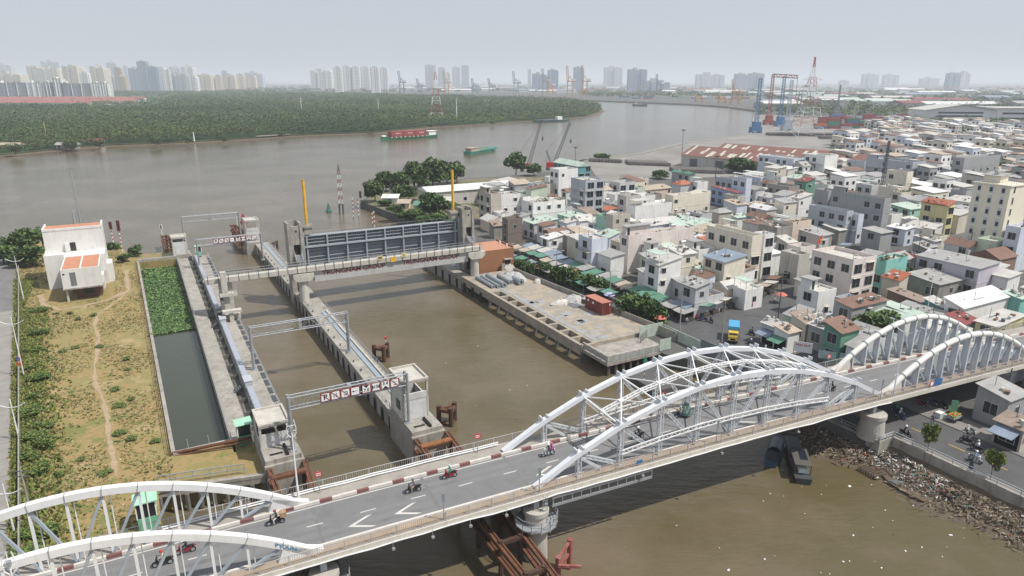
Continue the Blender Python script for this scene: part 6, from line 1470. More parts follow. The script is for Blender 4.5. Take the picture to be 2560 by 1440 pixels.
for y0,y1,sp,nl,ls in((300,800,5.5,44,.75),(800,1300,8,34,1.1),(1300,2300,12,24,1.7),(2300,3300,20,16,2.8)):
    xs=np.arange(-.82*y1-60,400,sp); ys=np.arange(y0,y1,sp); X,Y=np.meshgrid(xs,ys); X=(X+rr_.uniform(-.5,.5,X.shape)*sp).ravel(); Y=(Y+rr_.uniform(-.5,.5,Y.shape)*sp).ravel()
    k=inpoly(X,Y,pin)&(np.abs(X)<.83*Y+40); 
    # clearings: red-roofed estate on the left, river hamlet
    u=1280+1707*X/(Y*.957+14); k&=~((Y>1270)&(u<400+.10*(Y-1270)*.3)&(Y<2600))
    X,Y=X[k],Y[k]
    # groves: patches of taller, lower and palm-like growth
    g=np.sin(X*.021+np.sin(Y*.013)*2)+np.sin(Y*.027+X*.008)
    h=6+1.6*g+rr_.uniform(-1.5,3.0,len(X)); em=rr_.uniform(size=len(X))<.07; h=h+em*rr_.uniform(2,5,len(X)); r_=sp*.52+rr_.uniform(0,1.6,len(X))+em*2.0
    pts.append(np.stack([X,Y,np.full(len(X),1.4),h,r_,np.full(len(X),nl),np.full(len(X),ls)],1))
forest('mangrove_forest',np.concatenate(pts),FM,2)
# undergrowth canopy below the crowns
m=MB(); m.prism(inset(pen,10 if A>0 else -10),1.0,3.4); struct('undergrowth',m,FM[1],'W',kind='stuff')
# waterside bushes on the far bank, singled out
for i,(u,v,h,r) in enumerate(((250,372,7,6),(180,376,7,7),(390,367,8,6),(560,358,6,4),(1075,322,6,4),(930,332,6,4),(700,346,6,5),(1230,313,5,4),(40,388,8,6),(470,362,7,6))):
    tree((*P(u,v,1),1.2),h,r,f'bushy waterside tree on the far bank, {ordn(i) if i<3 else ordn(i)} of ten planted along the mud','W',1+i%4,'waterside trees on the far bank',n=900,lsz=.42)
# river houses on the far bank
def hut(u,v,w,h,wall,rc,label):
    x,y=P(u,v,1); t=thing('river_house',label,'house',(x,y,.4),'W'); m=MB(); m.box(x-w/2,x+w/2,y,y+6,1.2,1.2+h); part('wall',m,wallm(wall),t); m=MB(); z=1.2+h; m.add([(x-w/2-.6,y-.8,z),(x+w/2+.6,y-.8,z),(x+w/2+.6,y+3,z+1.8),(x-w/2-.6,y+3,z+1.8),(x+w/2+.6,y+6.8,z),(x-w/2-.6,y+6.8,z)],[(0,1,2,3),(3,2,4,5),(0,3,5),(1,4,2)]); part('roof',m,roofm(rc),t)
    m=MB()
    for k in range(5): m.tube((x-w/2+k*w/4,y+.2,-1),(x-w/2+k*w/4,y+.2,1.2),.2,5)
    part('stilt',m,CONCD,t)
    for k in range(3): m=MB(); m.box(x-w/2+w*(k+.5)/3-.7,x-w/2+w*(k+.5)/3+.7,y-.05,y+.01,1.6,1.2+h-.4); part('window',m,GLASS,t)
hut(22,378,16,4,'beige','tan tin','stilt house with tan roof at the left edge of the far bank'); hut(165,374,15,3.2,'weathered grey','grey tin','grey boathouse under trees on the far bank'); hut(232,364,13,3.4,'white','maroon tin','white river house with maroon roof on the far bank'); hut(267,354,6,4,'pink','red tile','small house with red roof half hidden in the far mangroves')
def kiosk(u,v,w,h,wall,rc,label):
    x,y=P(u,v,2.5); t=thing('garden_kiosk',label,'kiosk',(x,y,2.5),'W'); m=MB(); m.box(x-w/2,x+w/2,y,y+4,2.4,2.5+h); part('wall',m,wallm(wall),t); m=MB(); z=2.5+h; m.add([(x-w/2-.6,y-.7,z-.2),(x+w/2+.6,y-.7,z-.2),(x+w/2+.6,y+4.5,z+.7),(x-w/2-.6,y+4.5,z+.7),(x-w/2-.6,y-.7,z-.08),(x+w/2+.6,y-.7,z-.08),(x+w/2+.6,y+4.5,z+.82),(x-w/2-.6,y+4.5,z+.82)],[(3,2,1,0),(4,5,6,7),(0,1,5,4),(1,2,6,5),(2,3,7,6),(3,0,4,7)]); part('roof',m,roofm(rc),t); m=MB(); m.box(x-w*.25,x+w*.1,y-.05,y+.01,2.6,4.4); part('door',m,GLASS,t)
kiosk(975,510,6,2.6,'white','white tin','small white kiosk with pale roof beside the round tree'); kiosk(1065,528,9,2.4,'mint','green tin','long low green roofed kiosk in the garden behind the gate'); kiosk(1010,522,4,2.3,'peach','tan tin','tan roofed kiosk among the garden shrubs'); kiosk(1110,520,6,3,'pale grey','pale tin','pale roofed kiosk below the riverside warehouse')
t=thing('jetty','long grey jetty on piles along the far bank','jetty',(*P(680,345,0),0),'W'); a=P(640,347,0); b=P(725,341,0); m=MB(); m.beam((*a,2.2),(*b,2.2),3,.6); 
for k in range(14): m.tube((a[0]+(b[0]-a[0])*k/13,a[1]+(b[1]-a[1])*k/13,-1),(a[0]+(b[0]-a[0])*k/13,a[1]+(b[1]-a[1])*k/13,2.2),.25,5)
part('deck',m,CONC,t)
def simplemast(px,z0,vtop,label,mat=WPAINT,arms=0,r=.5,name='power_pole',cat='pole'):
    x,y=P(*px,z0); D_=y*_c; ht=None
    lo,hi=0,200
    for _ in range(40):
        md=(lo+hi)/2
        if Q(x,y,md)[1]>vtop: lo=md
        else: hi=md
    t=thing(name,label,cat,(x,y,z0),'W'); m=MB(); m.tube((x,y,z0),(x,y,lo),r,7,r*.5); part('pole',m,mat,t)
    if arms:
        m=MB()
        for k in range(arms): z=lo-2-k*4; m.beam((x-2.6,y,z),(x+2.6,y,z),.35,.35)
        part('cross_arm',m,mat,t)
    return t,x,y,lo
simplemast((755,287),1.5,243,'white power pole with cross arms left of the container barge',WHITE,2,.6); simplemast((947,287),1.5,247,'white power pole with cross arms above the container barge',WHITE,2,.6); simplemast((1142,300),1.5,245,'plain white pole right of the striped pylon',WHITE,0,.7); simplemast((593,225),1.5,212,'distant white power pole near the beige towers',WHITE,1,.8); simplemast((491,232),1.5,215,'distant white power pole in front of the blue glass tower',WHITE,1,.8)
simplemast((118,352),1.5,305,'thin yellowish pole in the far mangroves at the left',PALEY,0,.3); simplemast((486,353),1.5,330,'small white and teal beacon post on the far bank',WHITE,0,.6,'beacon','beacon')
def pylon(px,z0,vtop,w0,label,nseg=10,arms=()):
    x,y=P(*px,z0); lo,hi=0,300
    for _ in range(40):
        md=(lo+hi)/2
        if Q(x,y,md)[1]>vtop: lo=md
        else: hi=md
    t=thing('power_pylon',label,'pylon',(x,y,z0),'W'); m=MB(); z1=lo
    for k in range(nseg):
        f0,f1=k/nseg,(k+1)/nseg; wv=lambda f:max(1.0,w0*(1-f)**1.25); m.m=(k//2)%2; m.mast((x,y,z0+(z1-z0)*f0),(x,y,z0+(z1-z0)*f1),wv(f0),wv(f1),1,.15)
    part('lattice',m,[WHITE,M('pylon_red',(.42,.09,.06),.6)],t)
    m=MB()
    for f,aw in arms: z=z0+(z1-z0)*f; m.beam((x-aw,y,z),(x+aw,y,z),.5,.5); m.beam((x-aw,y,z),(x,y,z+3),.3,.3); m.beam((x+aw,y,z),(x,y,z+3),.3,.3)
    if arms: part('cross_arm',m,WHITE,t)
pylon((1092,302),1.5,158,17,'red and white lattice pylon standing in the mangroves behind the barge',14,((.6,8),(.75,6)))
pylon((2014,340),2.5,143,24,'tallest red and white lattice pylon in the port at the right',16,((.58,13),(.72,9)))
# striped beacon tower in the river, buoys, striped piles
x,y=P(854,535,0); t=thing('river_beacon','red and white lattice beacon tower on black piles in the river mouth','beacon',(x,y,0),'W'); m=MB()
for k in range(8): m.m=k%2; m.mast((x,y,4+k*1.6),(x,y,5.6+k*1.6),1.3-.05*k,1.25-.05*k,1,.05)
part('lattice',m,[WHITE,M('beacon_red',(.30,.05,.04),.6)],t); m=MB(); [m.tube((x+a,y+b,-2),(x+a,y+b,4),.2,6) for a in(-.7,.7) for b in(-.7,.7)]; m.box(x-.9,x+.9,y-.9,y+.9,3.8,3.99); part('base',m,DGREY,t); m=MB(); m.mast((x,y,16.8),(x,y,19.5),.5,.1,3,.05); m.box(x-.9,x+.9,y-.1,y+.1,17.4,17.5); part('lantern',m,DGREY,t)
def buoy(px,col,label): x,y=P(*px,0); t=thing('buoy',label,'buoy',(x,y,0),'W'); m=MB(); m.lathe([(0,-.3),(1.2,-.3),(1.25,.5),(0,.6)],(x,y),12); part('float',m,col,t); m=MB(); m.mast((x,y,.6),(x,y,3.0),1.3,.3,3,.07); m.lathe([(.35,3.0),(0,3.7)],(x,y),6); part('cage',m,col,t)
buoy((822,529),M('buoy_green',(.02,.20,.12),.5),'green buoy floating in the river mouth left of the striped beacon'); buoy((609,556),M('buoy_red',(.45,.03,.05),.5),'red buoy behind the far lock house')
for i,(u,v,h,lab) in enumerate(((884,548,7.5,'left striped mooring pile beside the dark river wall'),(897,545,7,'right striped mooring pile beside the dark river wall'),(932,565,5.5,'striped pile at the foot of the dark river wall'),(937,574,6,'second striped pile at the foot of the dark river wall'))):
    x,y=P(u,v,0); t=thing('mooring_pile',lab,'pile',(x,y,0),'W'); m=MB()
    for k in range(int(h/.8)): m.m=k%2; m.tube((x,y,1+k*.8),(x,y,1.8+k*.8),.17,6)
    part('stripes',m,[WHITE,M('beacon_red',(.3,.05,.04))],t); m=MB(); m.tube((x,y,-2),(x,y,1),.17,6); part('foot',m,DGREY,t)
def signal(px,z,h,label,k=2):
    x,y=P(*px,z); t=thing('river_signal',label,'signal',(x,y,z),'W'); m=MB()
    for i in range(int(h/.6)): m.m=i%2; m.tube((x,y,z+i*.6),(x,y,z+i*.6+.6),.13,6)
    part('post',m,[WHITE,RED],t); m=MB(); m.box(x-.45,x+.45,y-.1,y+.1,z+h,z+h+1.5*k); part('panel',m,M('signal_maroon',(.12,.03,.03),.6),t)
signal((306,628),3,6,'tall two-panel river signal on striped post beside the white house'); signal((283,605),2.5,4,'shorter river signal beside the white house',1.6); signal((902,507),2.5,2,'maroon river signal board at the tip of the dark river wall',1.8)
x,y=P(408,605,1); t=thing('river_sign','small white and black river sign on striped post at the brown trestle','sign',(x,y,1),'W'); m=MB(); m.tube((x,y,0),(x,y,5),.1,6); part('post',m,WHITE,t); m=MB(); m.box(x-.5,x+.5,y-.05,y+.05,5,6.6); part('panel',m,WHITE,t); m=MB(); m.box(x-.15,x+.15,y-.08,y-.051,5.2,6.4); part('bar',m,BLACK,t)
simplemast((595,575),0,541,'white pole with inverted red triangle near the far lock house',WHITE,0,.12,'channel_marker','marker')
# light mast behind the white house
t,x,y,zt=simplemast((204,572),2.5,420,'tall grey light mast behind the white house',GALV,0,.32,'light_mast','street lamp'); m=MB(); m.beam((x-1.6,y,zt),(x+1.2,y,zt),.25,.2); part('head',m,GALV,t)
t,x,y,zt=simplemast((190,575),2.5,526,'short grey signal mast beside the tall light mast',GALV,0,.55,'signal_mast','mast')
# road lamps with curved double arms at the left road
for i,(b,tp) in enumerate((((60,752),640),((60,940),793),((48,1100),998),((36,1330),1210))):
    t,x,y,zt=simplemast(b,3,tp,f'white road lamp with curved double arms beside the left road, {ordn(i)} from the far end',WPAINT,0,.11,'street_lamp','street lamp'); m=MB()
    m.path([(x+dx_,y,zt-1.1+c_) for dx_,c_ in((-2.2,.45),(-1.6,.15),(-.8,-.1),(0,-.15),(.8,0),(1.4,.25),(1.9,.6))],.06,5); part('arm',m,WPAINT,t)
x,y=P(57,940,3); t=thing('traffic_sign','round blue and red no parking sign with orange plate at the left road','sign',(x,y,3),'W'); m=MB(); m.tube((x,y-.25,6.2),(x,y-.3,6.2),.42,16); part('disc',m,RED,t); m=MB(); m.tube((x,y-.301,6.2),(x,y-.32,6.2),.33,16); part('face',m,BLUE,t); m=MB(); m.quad((x-.02,y-.33,6.2-.33),(x+.33,y-.33,6.18),(x+.29,y-.33,6.26),(x-.1,y-.33,5.9)); m.box(x-.4,x+.4,y-.3,y-.25,5.0,5.5); part('orange_plate',m,M('orange',(.6,.12,.03)),t)
pole((88,1330),8.0,'utility pole with cross arm behind the near left arches',CONC,0,z=3)
t=thing('road_fence','pale board fence casting shade along the left road','fence',(*RD2(60,-.3),3)); m=MB(); m.prism([RD2(-30,-.15),RD2(190,-.15),RD2(190,-.3),RD2(-30,-.3)],3.0,4.1); part('boards',m,M('faded_board',(.30,.29,.25),.85,.3,1.,stain=.5),t)
# --- vessels
def vessel(p,q,W_,H_,hullm,label,name='barge',deckm=None):
    fn,L=along(p,q); t=thing(name,label,'barge',(*p,0),'W'); m=MB(); hull(m,L,W_,H_,fn,stern=.9,z0=-.6); part('hull',m,hullm,t); return t,fn,L
GH=M('hull_green',(.03,.19,.085),.5,.15,.3); TH=M('hull_teal',(.06,.25,.19),.55,.15,.3)
t,fn,L=vessel(P(1088,343,0),P(952,351,0),9.5,2.4,GH,'green river barge loaded with three dark red containers'); m=MB(); bx(m,fn,L*.02,L*.15,-3,3,2,6); bx(m,fn,L*.0,L*.18,-3.6,3.6,6,6.3); part('wheelhouse',m,WHITE,t); m=MB()
for k in range(9): bx(m,fn,L*(.2+.08*k),L*(.2+.08*k)+1.0,-4.72,-4.6,1.9,2.7); bx(m,fn,L*(.2+.08*k),L*(.2+.08*k)+1.0,4.6,4.72,1.9,2.7)
part('fender',m,WHITE,t); m=MB(); bx(m,fn,L*.92,L*.98,-1.4,1.4,3,4.2); part('foredeck',m,WHITE,t)
CR=M('container_red',(.26,.05,.045),.6,.1,.3)
for k in range(3):
    o=L*(.21+.213*k); p0=fn(o,0,2.0); c=thing('shipping_container',('container nearest the wheelhouse on the green barge','middle dark red container on the green barge','container nearest the bow of the green barge')[k],'container',(p0[0],p0[1],2.0),'W'); m=MB(); bx(m,fn,o,o+L*.205,-3.7,3.7,2.4,7.4); part('body',m,CR,c); m=MB()
    for sgn_ in(1,-1):
        for e in range(3): bx(m,fn,o+L*.05+e*1.7,o+L*.05+e*1.7+1.0,3.71*sgn_-.02,3.71*sgn_+.02,5.2,5.8)
    part('lettering',m,WHITE,c)
t,fn,L=vessel(P(1168,387,0),P(1239,375,0),7.5,2.0,TH,'empty teal green barge with wheelhouse sailing in mid river'); m=MB(); bx(m,fn,L*.04,L*.26,-2.4,2.4,1.6,4.2); bx(m,fn,L*.02,L*.29,-2.8,2.8,4.2,4.5); part('wheelhouse',m,M('rust_white',(.4,.3,.24),.7,.3,.5),t); m=MB(); bx(m,fn,L*.32,L*.84,-2.6,2.6,1.9,2.06); part('hold',m,M('sand_hold',(.27,.22,.16),.9),t); m=MB(); bx(m,fn,L*.3,L*.9,-3.7,-3.4,1.6,2.7); bx(m,fn,L*.3,L*.9,3.4,3.7,1.6,2.7); part('coaming',m,TH,t)
t,fn,L=vessel(P(1336,306,0),P(1424,303,0),10,2.4,M('hull_blue_green',(.04,.11,.10),.5),'blue green barge moored at the far bank'); m=MB(); bx(m,fn,L*.62,L*.75,-3,3,2,6.5); part('wheelhouse',m,WHITE,t); m=MB(); bx(m,fn,L*.1,L*.55,-4,4,2.3,3); part('hatch',m,M('hatch_blue',(.10,.15,.19),.6),t)
t,fn,L=vessel(P(1583,264,0),P(1618,265,0),9,3,DGREY,'small dark barge far up the river near the wharf'); m=MB(); bx(m,fn,L*.05,L*.2,-3,3,2,6); part('wheelhouse',m,GPAINT,t)
# --- crawler cranes on the quay
def crawler(px,top,label):
    x,y=P(*px,2.5); lo,hi=0,100; yo=y+2
    for _ in range(40):
        md=(lo+hi)/2
        if Q(x,yo,md)[1]>top[1]: lo=md
        else: hi=md
    xt=x+(top[0]-Q(x,yo,lo)[0])*(yo/1707.)
    t=thing('crawler_crane',label,'crane',(x,y,2.5),'W'); m=MB(); m.box(x-3.4,x-1.4,y-3,y+3,2.5,3.8); m.box(x+.6,x+2.6,y-3,y+3,2.5,3.8); part('track',m,DGREY,t); m=MB(); m.box(x-3.2,x+2.4,y-1.8,y+1.8,3.9,6.6); part('cab',m,RED,t)
    m=MB(); m.mast((x+1,y,5.5),(xt,yo,lo),1.7,.9,20,.07); part('boom',m,M('boom_grey',(.07,.068,.07),.6,.2,1.),t); m=MB(); m.mast((x-1,y,6.6),(x-3.2,y,13),.9,.5,4,.08); m.tube((x-3.2,y,13),(xt,yo,lo),.06,4); m.tube((x-3.2,y,13),(x-3,y,6),.06,4); m.tube((xt+.6,yo,lo),(xt+.6,yo,lo-9),.05,4); part('rigging',m,DGREY,t); m=MB(); m.box(xt+.2,xt+1,yo-.4,yo+.4,lo-11,lo-9); part('hook_block',m,DGREY,t)
crawler((1316,428),(1353,300),'crawler crane with steep lattice boom, the left of two on the quay'); crawler((1380,424),(1424,307),'crawler crane with leaning lattice boom, the right of two on the quay')
for px,v1,lab in(((1703,408),325,'tall dark floodlight mast beside the brown roofed warehouse'),((1438,404),369,'short floodlight mast near the teal tin house'),((1788,446),391,'floodlight mast at the near edge of the port yard')):
    t,x,y,zt=simplemast(px,2.5,v1,lab,DGREY,0,.22,'floodlight_mast','street lamp'); m=MB(); m.box(x-1.1,x+1.1,y-.3,y+.3,zt-.4,zt+.3); part('head',m,DGREY,t)
t,x,y,zt=simplemast((1090,465),2.5,398,'thin guyed aerial mast in the riverside grove',GALV,0,.15,'aerial_mast','mast'); m=MB(); m.tube((x,y,zt-1),(x+4,y,2.5),.05,4); m.tube((x,y,zt-1),(x-3.5,y,2.5),.05,4); part('guy_wire',m,GALV,t)
# --- port warehouses with brown roofs (own frame)
a=P(1704,387,9.0); FR['H']=(a[0],a[1],R(-47))
def hall(x0,L,y0,D_,h,rg_,label,rc,wallc,np_=9,doors=4):
    t=thing('warehouse',label,'warehouse',(x0+L/2,y0+D_/2,2.5),'H'); z=2.5+h; m=MB(); m.box(x0,x0+L,y0,y0+D_,2.3,z); m.add([(x0+.01,y0,z),(x0+.01,y0+D_,z),(x0+.01,y0+D_/2,z+rg_-.1)],[(0,1,2)]); m.add([(x0+L-.01,y0,z),(x0+L-.01,y0+D_/2,z+rg_-.1),(x0+L-.01,y0+D_,z)],[(0,1,2)]); part('wall',m,wallm(wallc),t)
    m=MB(); o=.8; m.add([(x0-o,y0-o,z),(x0+L+o,y0-o,z),(x0+L+o,y0+D_/2,z+rg_),(x0-o,y0+D_/2,z+rg_),(x0+L+o,y0+D_+o,z),(x0-o,y0+D_+o,z)],[(0,1,2,3),(3,2,4,5)]); part('roof',m,roofm(rc),t)
    if np_:
        m=MB()
        for i in range(np_):
            for s_ in range(2):
                xx=x0+L*(i+rh.uniform(.1,.9))/np_; a_=rh.uniform(0,.5); e_=min(1,a_+rh.uniform(.2,.6)); g_=lambda k,xx_:(xx_,y0-o+(D_/2+o)*k,z+rg_*k+.08); w_=rh.uniform(1.2,2.0); m.quad(g_(a_,xx),g_(a_,xx+w_),g_(e_,xx+w_),g_(e_,xx))
        part('roof_light',m,M('fibre_sheet',(.55,.53,.46),.6,.15,.5),t)
    for i in range(doors): xx=x0+L*(i+.5)/doors; m=MB(); m.box(xx-2.5,xx+2.5,y0-.08,y0+.01,2.5,2.5+h*.75); part('door',m,DGREY,t)
corr('roof_port_brown',(.20,.095,.07),(.26,.15,.11),1.2,.7,.5); RC['port brown']=((.2,.095,.07),(.26,.15,.11),.5)
hall(0,66,0,26,6.5,4.5,'near long port warehouse with brown roof and pale roof lights','port brown','weathered white',11); hall(4,74,28,26,6.5,4.5,'far long port warehouse with brown roof behind the first','port brown','weathered white',11); hall(80,16,31,20,6.5,4,'short gabled hall at the end of the brown roofed warehouses','port brown','white',0,1)
# --- port cranes
def sts(u,vbase,vtop,col,label,boom='up',Y=None,sc=1.):
    """ship to shore crane; boom up or level"""
    x,y=P(u,vbase,2.5); lo,hi=0,200
    for _ in range(40):
        md=(lo+hi)/2
        if Q(x,y,md)[1]>vtop: lo=md
        else: hi=md
    H_=lo; pz=2.5+(H_-2.5)*(.5 if boom=='up' else .82); w=8*sc; d=9*sc; k=max(.6,y/1400.)*sc
    t=thing('port_crane',label,'crane',(x,y,2.5),'W'); m=MB()
    for a in(-w,w):
        for b in(-d,d): m.beam((x+a,y+b,2.5),(x+a*.9,y+b*.6,pz),1.3*k,1.3*k)
        m.beam((x+a,y-d,pz*.5),(x+a,y+d,pz*.5),1.0*k,1.2*k); m.beam((x+a*.9,y-d*.6,pz),(x,y,min(H_,pz*1.35)),.9*k,.9*k)
    for z in(pz*.45,pz): m.beam((x-w,y-d*.8,z),(x+w,y-d*.8,z),1.1*k,1.3*k)
    part('portal',m,col,t); m=MB()
    if boom=='up': m.lattice((x-w*.8,y,pz),(x-w*1.3,y-2,H_),3.2*k,.55*k,7); m.beam((x-w*.8,y,pz),(x+w*2.4,y,pz),1.6*k,1.8*k)
    else: m.lattice((x-w*4.5,y,pz),(x+w*4,y,pz),3.0*k,.5*k,12); m.tube((x-w*4.2,y,pz),(x,y,H_),.3*k,4); m.tube((x+w*3.6,y,pz),(x,y,H_),.3*k,4); m.tube((x-w*2,y,pz),(x,y,H_),.3*k,4)
    part('boom',m,col,t); m=MB(); m.box(x+w*.8,x+w*2.2,y-3*k,y+3*k,pz+.8*k,pz+5*k); part('machine_house',m,WPAINT,t)
OR=M('crane_orange',(.52,.25,.05),.6,.15,.1); CGR=M('crane_green',(.10,.22,.19),.6,.15,.1); CGY=M('crane_grey',(.17,.2,.24),.6,.15,.1); CBL=M('crane_blue',(.06,.19,.36),.6,.15,.1); CRD=M('crane_red',(.33,.09,.06),.6,.15,.1)
for u,vb,vt,c,l,bm in((1005,234,177,CGY,'grey port crane with raised boom right of the white tower row','up'),(1050,233,196,CGY,'low grey port crane behind the mangroves','up'),(1117,235,178,OR,'orange port crane behind the striped pylon','up'),(1187,234,196,CGR,'left of two low green port cranes behind the mangroves','up'),(1228,234,196,CGR,'right of two low green port cranes behind the mangroves','up'),(1290,237,178,CGR,'green and grey port crane with raised boom','up'),(1362,236,171,CGY,'tall grey port crane left of the orange pair','up'),(1376,238,192,OR,'small orange port crane beside the tall grey crane','up'),(1424,243,164,OR,'left of the two tall orange port cranes','up'),(1461,243,163,OR,'right of the two tall orange port cranes','up'),(1646,238,185,CGY,'thin grey dock crane at the distant container port','up'),(1748,255,236,OR,'small orange crane on the distant wharf','up'),(1806,258,236,OR,'second small orange crane on the distant wharf','up'),(1838,262,198,OR,'thin orange dock crane on the distant wharf','up')): sts(u,vb,vt,c,l,bm)
sts(2005,292,213,CGR,'green port crane with level boom behind the tall pylon','level',sc=.8)
def harbour(px,vtop,col,label,jib=None,w=3.2):
    x,y=P(*px,2.5); lo,hi=0,200
    for _ in range(40):
        md=(lo+hi)/2
        if Q(x,y,md)[1]>vtop: lo=md
        else: hi=md
    t=thing('harbour_crane',label,'crane',(x,y,2.5),'W'); m=MB(); m.box(x-5,x+5,y-4,y+4,4,8); [m.box(x+a-1,x+a+1,y-4.4,y+4.4,2.5,4) for a in(-4,4)]; m.box(x-3,x+4,y-3,y+3,8.1,13); part('carriage',m,col,t)
    m=MB(); m.mast((x,y,13),(x,y,lo),w,w*.7,13,.16); part('tower',m,col,t)
    if jib: 
        m=MB(); xt=x+(jib[0]-px[0])*(y*_c)/FPX; m.lattice((x,y,lo-1.5),(xt,y,lo-1.5+jib[1]),3,.45,10); m.tube((xt,y,lo-2),(xt,y,lo*.55),.25,4); part('jib',m,col,t)
harbour((1888,332),195,CBL,'blue harbour crane nearest the river at the port quay'); harbour((1920,312),185,CRD,'red harbour crane with long level jib at the port quay',(1982,-1.5)); harbour((1948,316),190,CBL,'blue harbour crane behind the red one'); harbour((1966,326),200,M('crane_pale',(.38,.45,.5),.6),'pale blue harbour crane left of the tall pylon'); harbour((2090,300),212,CGY,'grey slewing crane right of the tall pylon',None,1.6)
# --- container yard
cm=[CR,M('container_blue',(.07,.15,.28),.6),M('container_green',(.06,.2,.13),.6),M('container_orange',(.45,.16,.06),.6),M('container_grey',(.33,.35,.36),.6)]; cn=['dark red','blue','green','orange','grey']; cme=[]
for c_ in cm: q=MB(); q.box(-6.1,6.1,-1.25,1.25,0,2.6); [q.box(-6.14,6.14,-1.28,1.28,a,a+.12) for a in(.03,2.46)]; cme.append(mesh('container',q,c_))
rc_=random.Random(14); nct=0; stk_=[0]
for u0,u1,v,rows,tiers in((2052,2125,322,2,4),(2130,2200,321,3,4),(2060,2200,309,2,4),(2205,2250,318,2,4),(2100,2260,302,2,3),(2250,2330,312,1,2),(1560,1880,247,1,2)):
    x0,y0=P(u0,v,2.5); x1,_y=P(u1,v,2.5); xx=x0; st=13 if v>260 else 34
    while xx<x1 and nct<290:
        hgt=rc_.randint(max(1,tiers-2),tiers)
        for r_ in range(rows):
            for k in range(hgt):
                i=rc_.choices(range(5),(.42,.2,.13,.1,.15))[0]; o=bpy.data.objects.new('shipping_container',cme[i]); COL.objects.link(o); o.location=(xx,y0+r_*3.0,2.57+k*2.62); sc_=2.2 if v<260 else 1; o.scale=(sc_,sc_,1 if sc_==1 else 1.5)
                if sc_>1: o.location.z=2.57+k*3.94
                o['label']=f'{cn[i]} container, {ordn(k)} tier, {ordn(stk_[0])} stack from left, {("front","second","third","back")[r_]} row, port yard'; o['category']='container'; o['group']=f'{cn[i]} containers stacked in the port'; nct+=1
        xx+=st; stk_[0]+=1
# rows of concrete pipes / coils on the yard
m=MB()
for u0,u1,v,n_,rw in((1575,1680,413,16,4),(1690,1815,432,20,4),(1930,2020,340,18,4),(2030,2120,341,18,4),(2060,2240,348,26,3),(1480,1560,405,10,2)):
    x0,y0=P(u0,v,2.5); x1,y1=P(u1,v+(4 if v>400 else 0),2.5)
    for i in range(n_):
        for j in range(rw): f=i/n_; x=x0+(x1-x0)*f; y=y0+(y1-y0)*f+j*3.4; m.tube((x,y,3.6),(x,y+3.0,3.6),1.05 if v>400 else 1.5,8); 
struct('concrete_pipes',m,M('pipe_concrete',(.17,.155,.145),.9,.3,.3,stain=.5),'W',kind='stuff')
single('tire_barge',MB().box(0,0,0,0,0,0) if 0 else (lambda m,a,b:(m.beam((*a,.4),(*b,.4),7,2.2),[m.tube((a[0]+(b[0]-a[0])*k/14,a[1]+(b[1]-a[1])*k/14-3.7,.6),(a[0]+(b[0]-a[0])*k/14,a[1]+(b[1]-a[1])*k/14-3.4,.6),.8,8) for k in range(15)],m)[-1])(MB(),P(1455,405,0),P(1560,412,0)),TIRE,'black landing barge hung with tyres along the port sea wall','barge',(*P(1505,408,0),0),'W')
# --- skyline
FT={'white':((.76,.76,.74),(.2,.23,.27)),'cream':((.72,.64,.52),(.24,.23,.22)),'beige':((.68,.60,.48),(.3,.27,.24)),'blue':((.25,.33,.42),(.15,.21,.29)),'grey':((.42,.44,.47),(.2,.23,.27)),'pale':((.50,.53,.57),(.27,.31,.37)),'tan':((.46,.36,.27),(.25,.2,.17))}
NT={}
def sky_tower(u0,u1,vt,kind,Y,where):
    X0=(u0-1280)/FPX*Y/_c; X1=(u1-1280)/FPX*Y/_c; D_=max(18,min(60,(X1-X0)*.8)); lo,hi=0,600
    for _ in range(40):
        md=(lo+hi)/2
        if Q((X0+X1)/2,Y,md)[1]>vt: lo=md
        else: hi=md
    k=(kind,where); NT.setdefault(k,[]); t=thing('high_rise',None,'tower block',((X0+X1)/2,Y,2.5),'W'); NT[k].append((t,u0)); z=lo; w=X1-X0
    fm=facade('facade_'+kind,*FT[kind],fl=3.6 if Y<3000 else 7.2,bay=4. if Y<3000 else 9.,fw=.5,bw=.6); m=MB(); n_=max(1,round(w/34)); rs=random.Random(int(u0*7+vt))
    for i in range(n_):
        a=X0+w*i/n_; b=X0+w*(i+1)/n_; o=rs.uniform(0,8); zz=z-(rs.uniform(0,9) if i%2 else 0); m.box(a+.01,b-w/n_*.1,Y+o,Y+D_-.5*i,2.5,zz); m.box(b-w/n_*.1+.01,b-.01,Y+o+5,Y+D_-4,2.5,zz-5)
    part('tower_body',m,fm,t); m=MB(); m.box(X0+w*.25,X0+w*.5,Y+D_*.4,Y+D_*.7,z-12,z+w*.06+3); m.box(X0+w*.6,X0+w*.75,Y+D_*.3,Y+D_*.6,z-12,z+2.5); part('plant_room',m,M('pale_concrete',(.48,.46,.41)),t)
rt=random.Random(17)
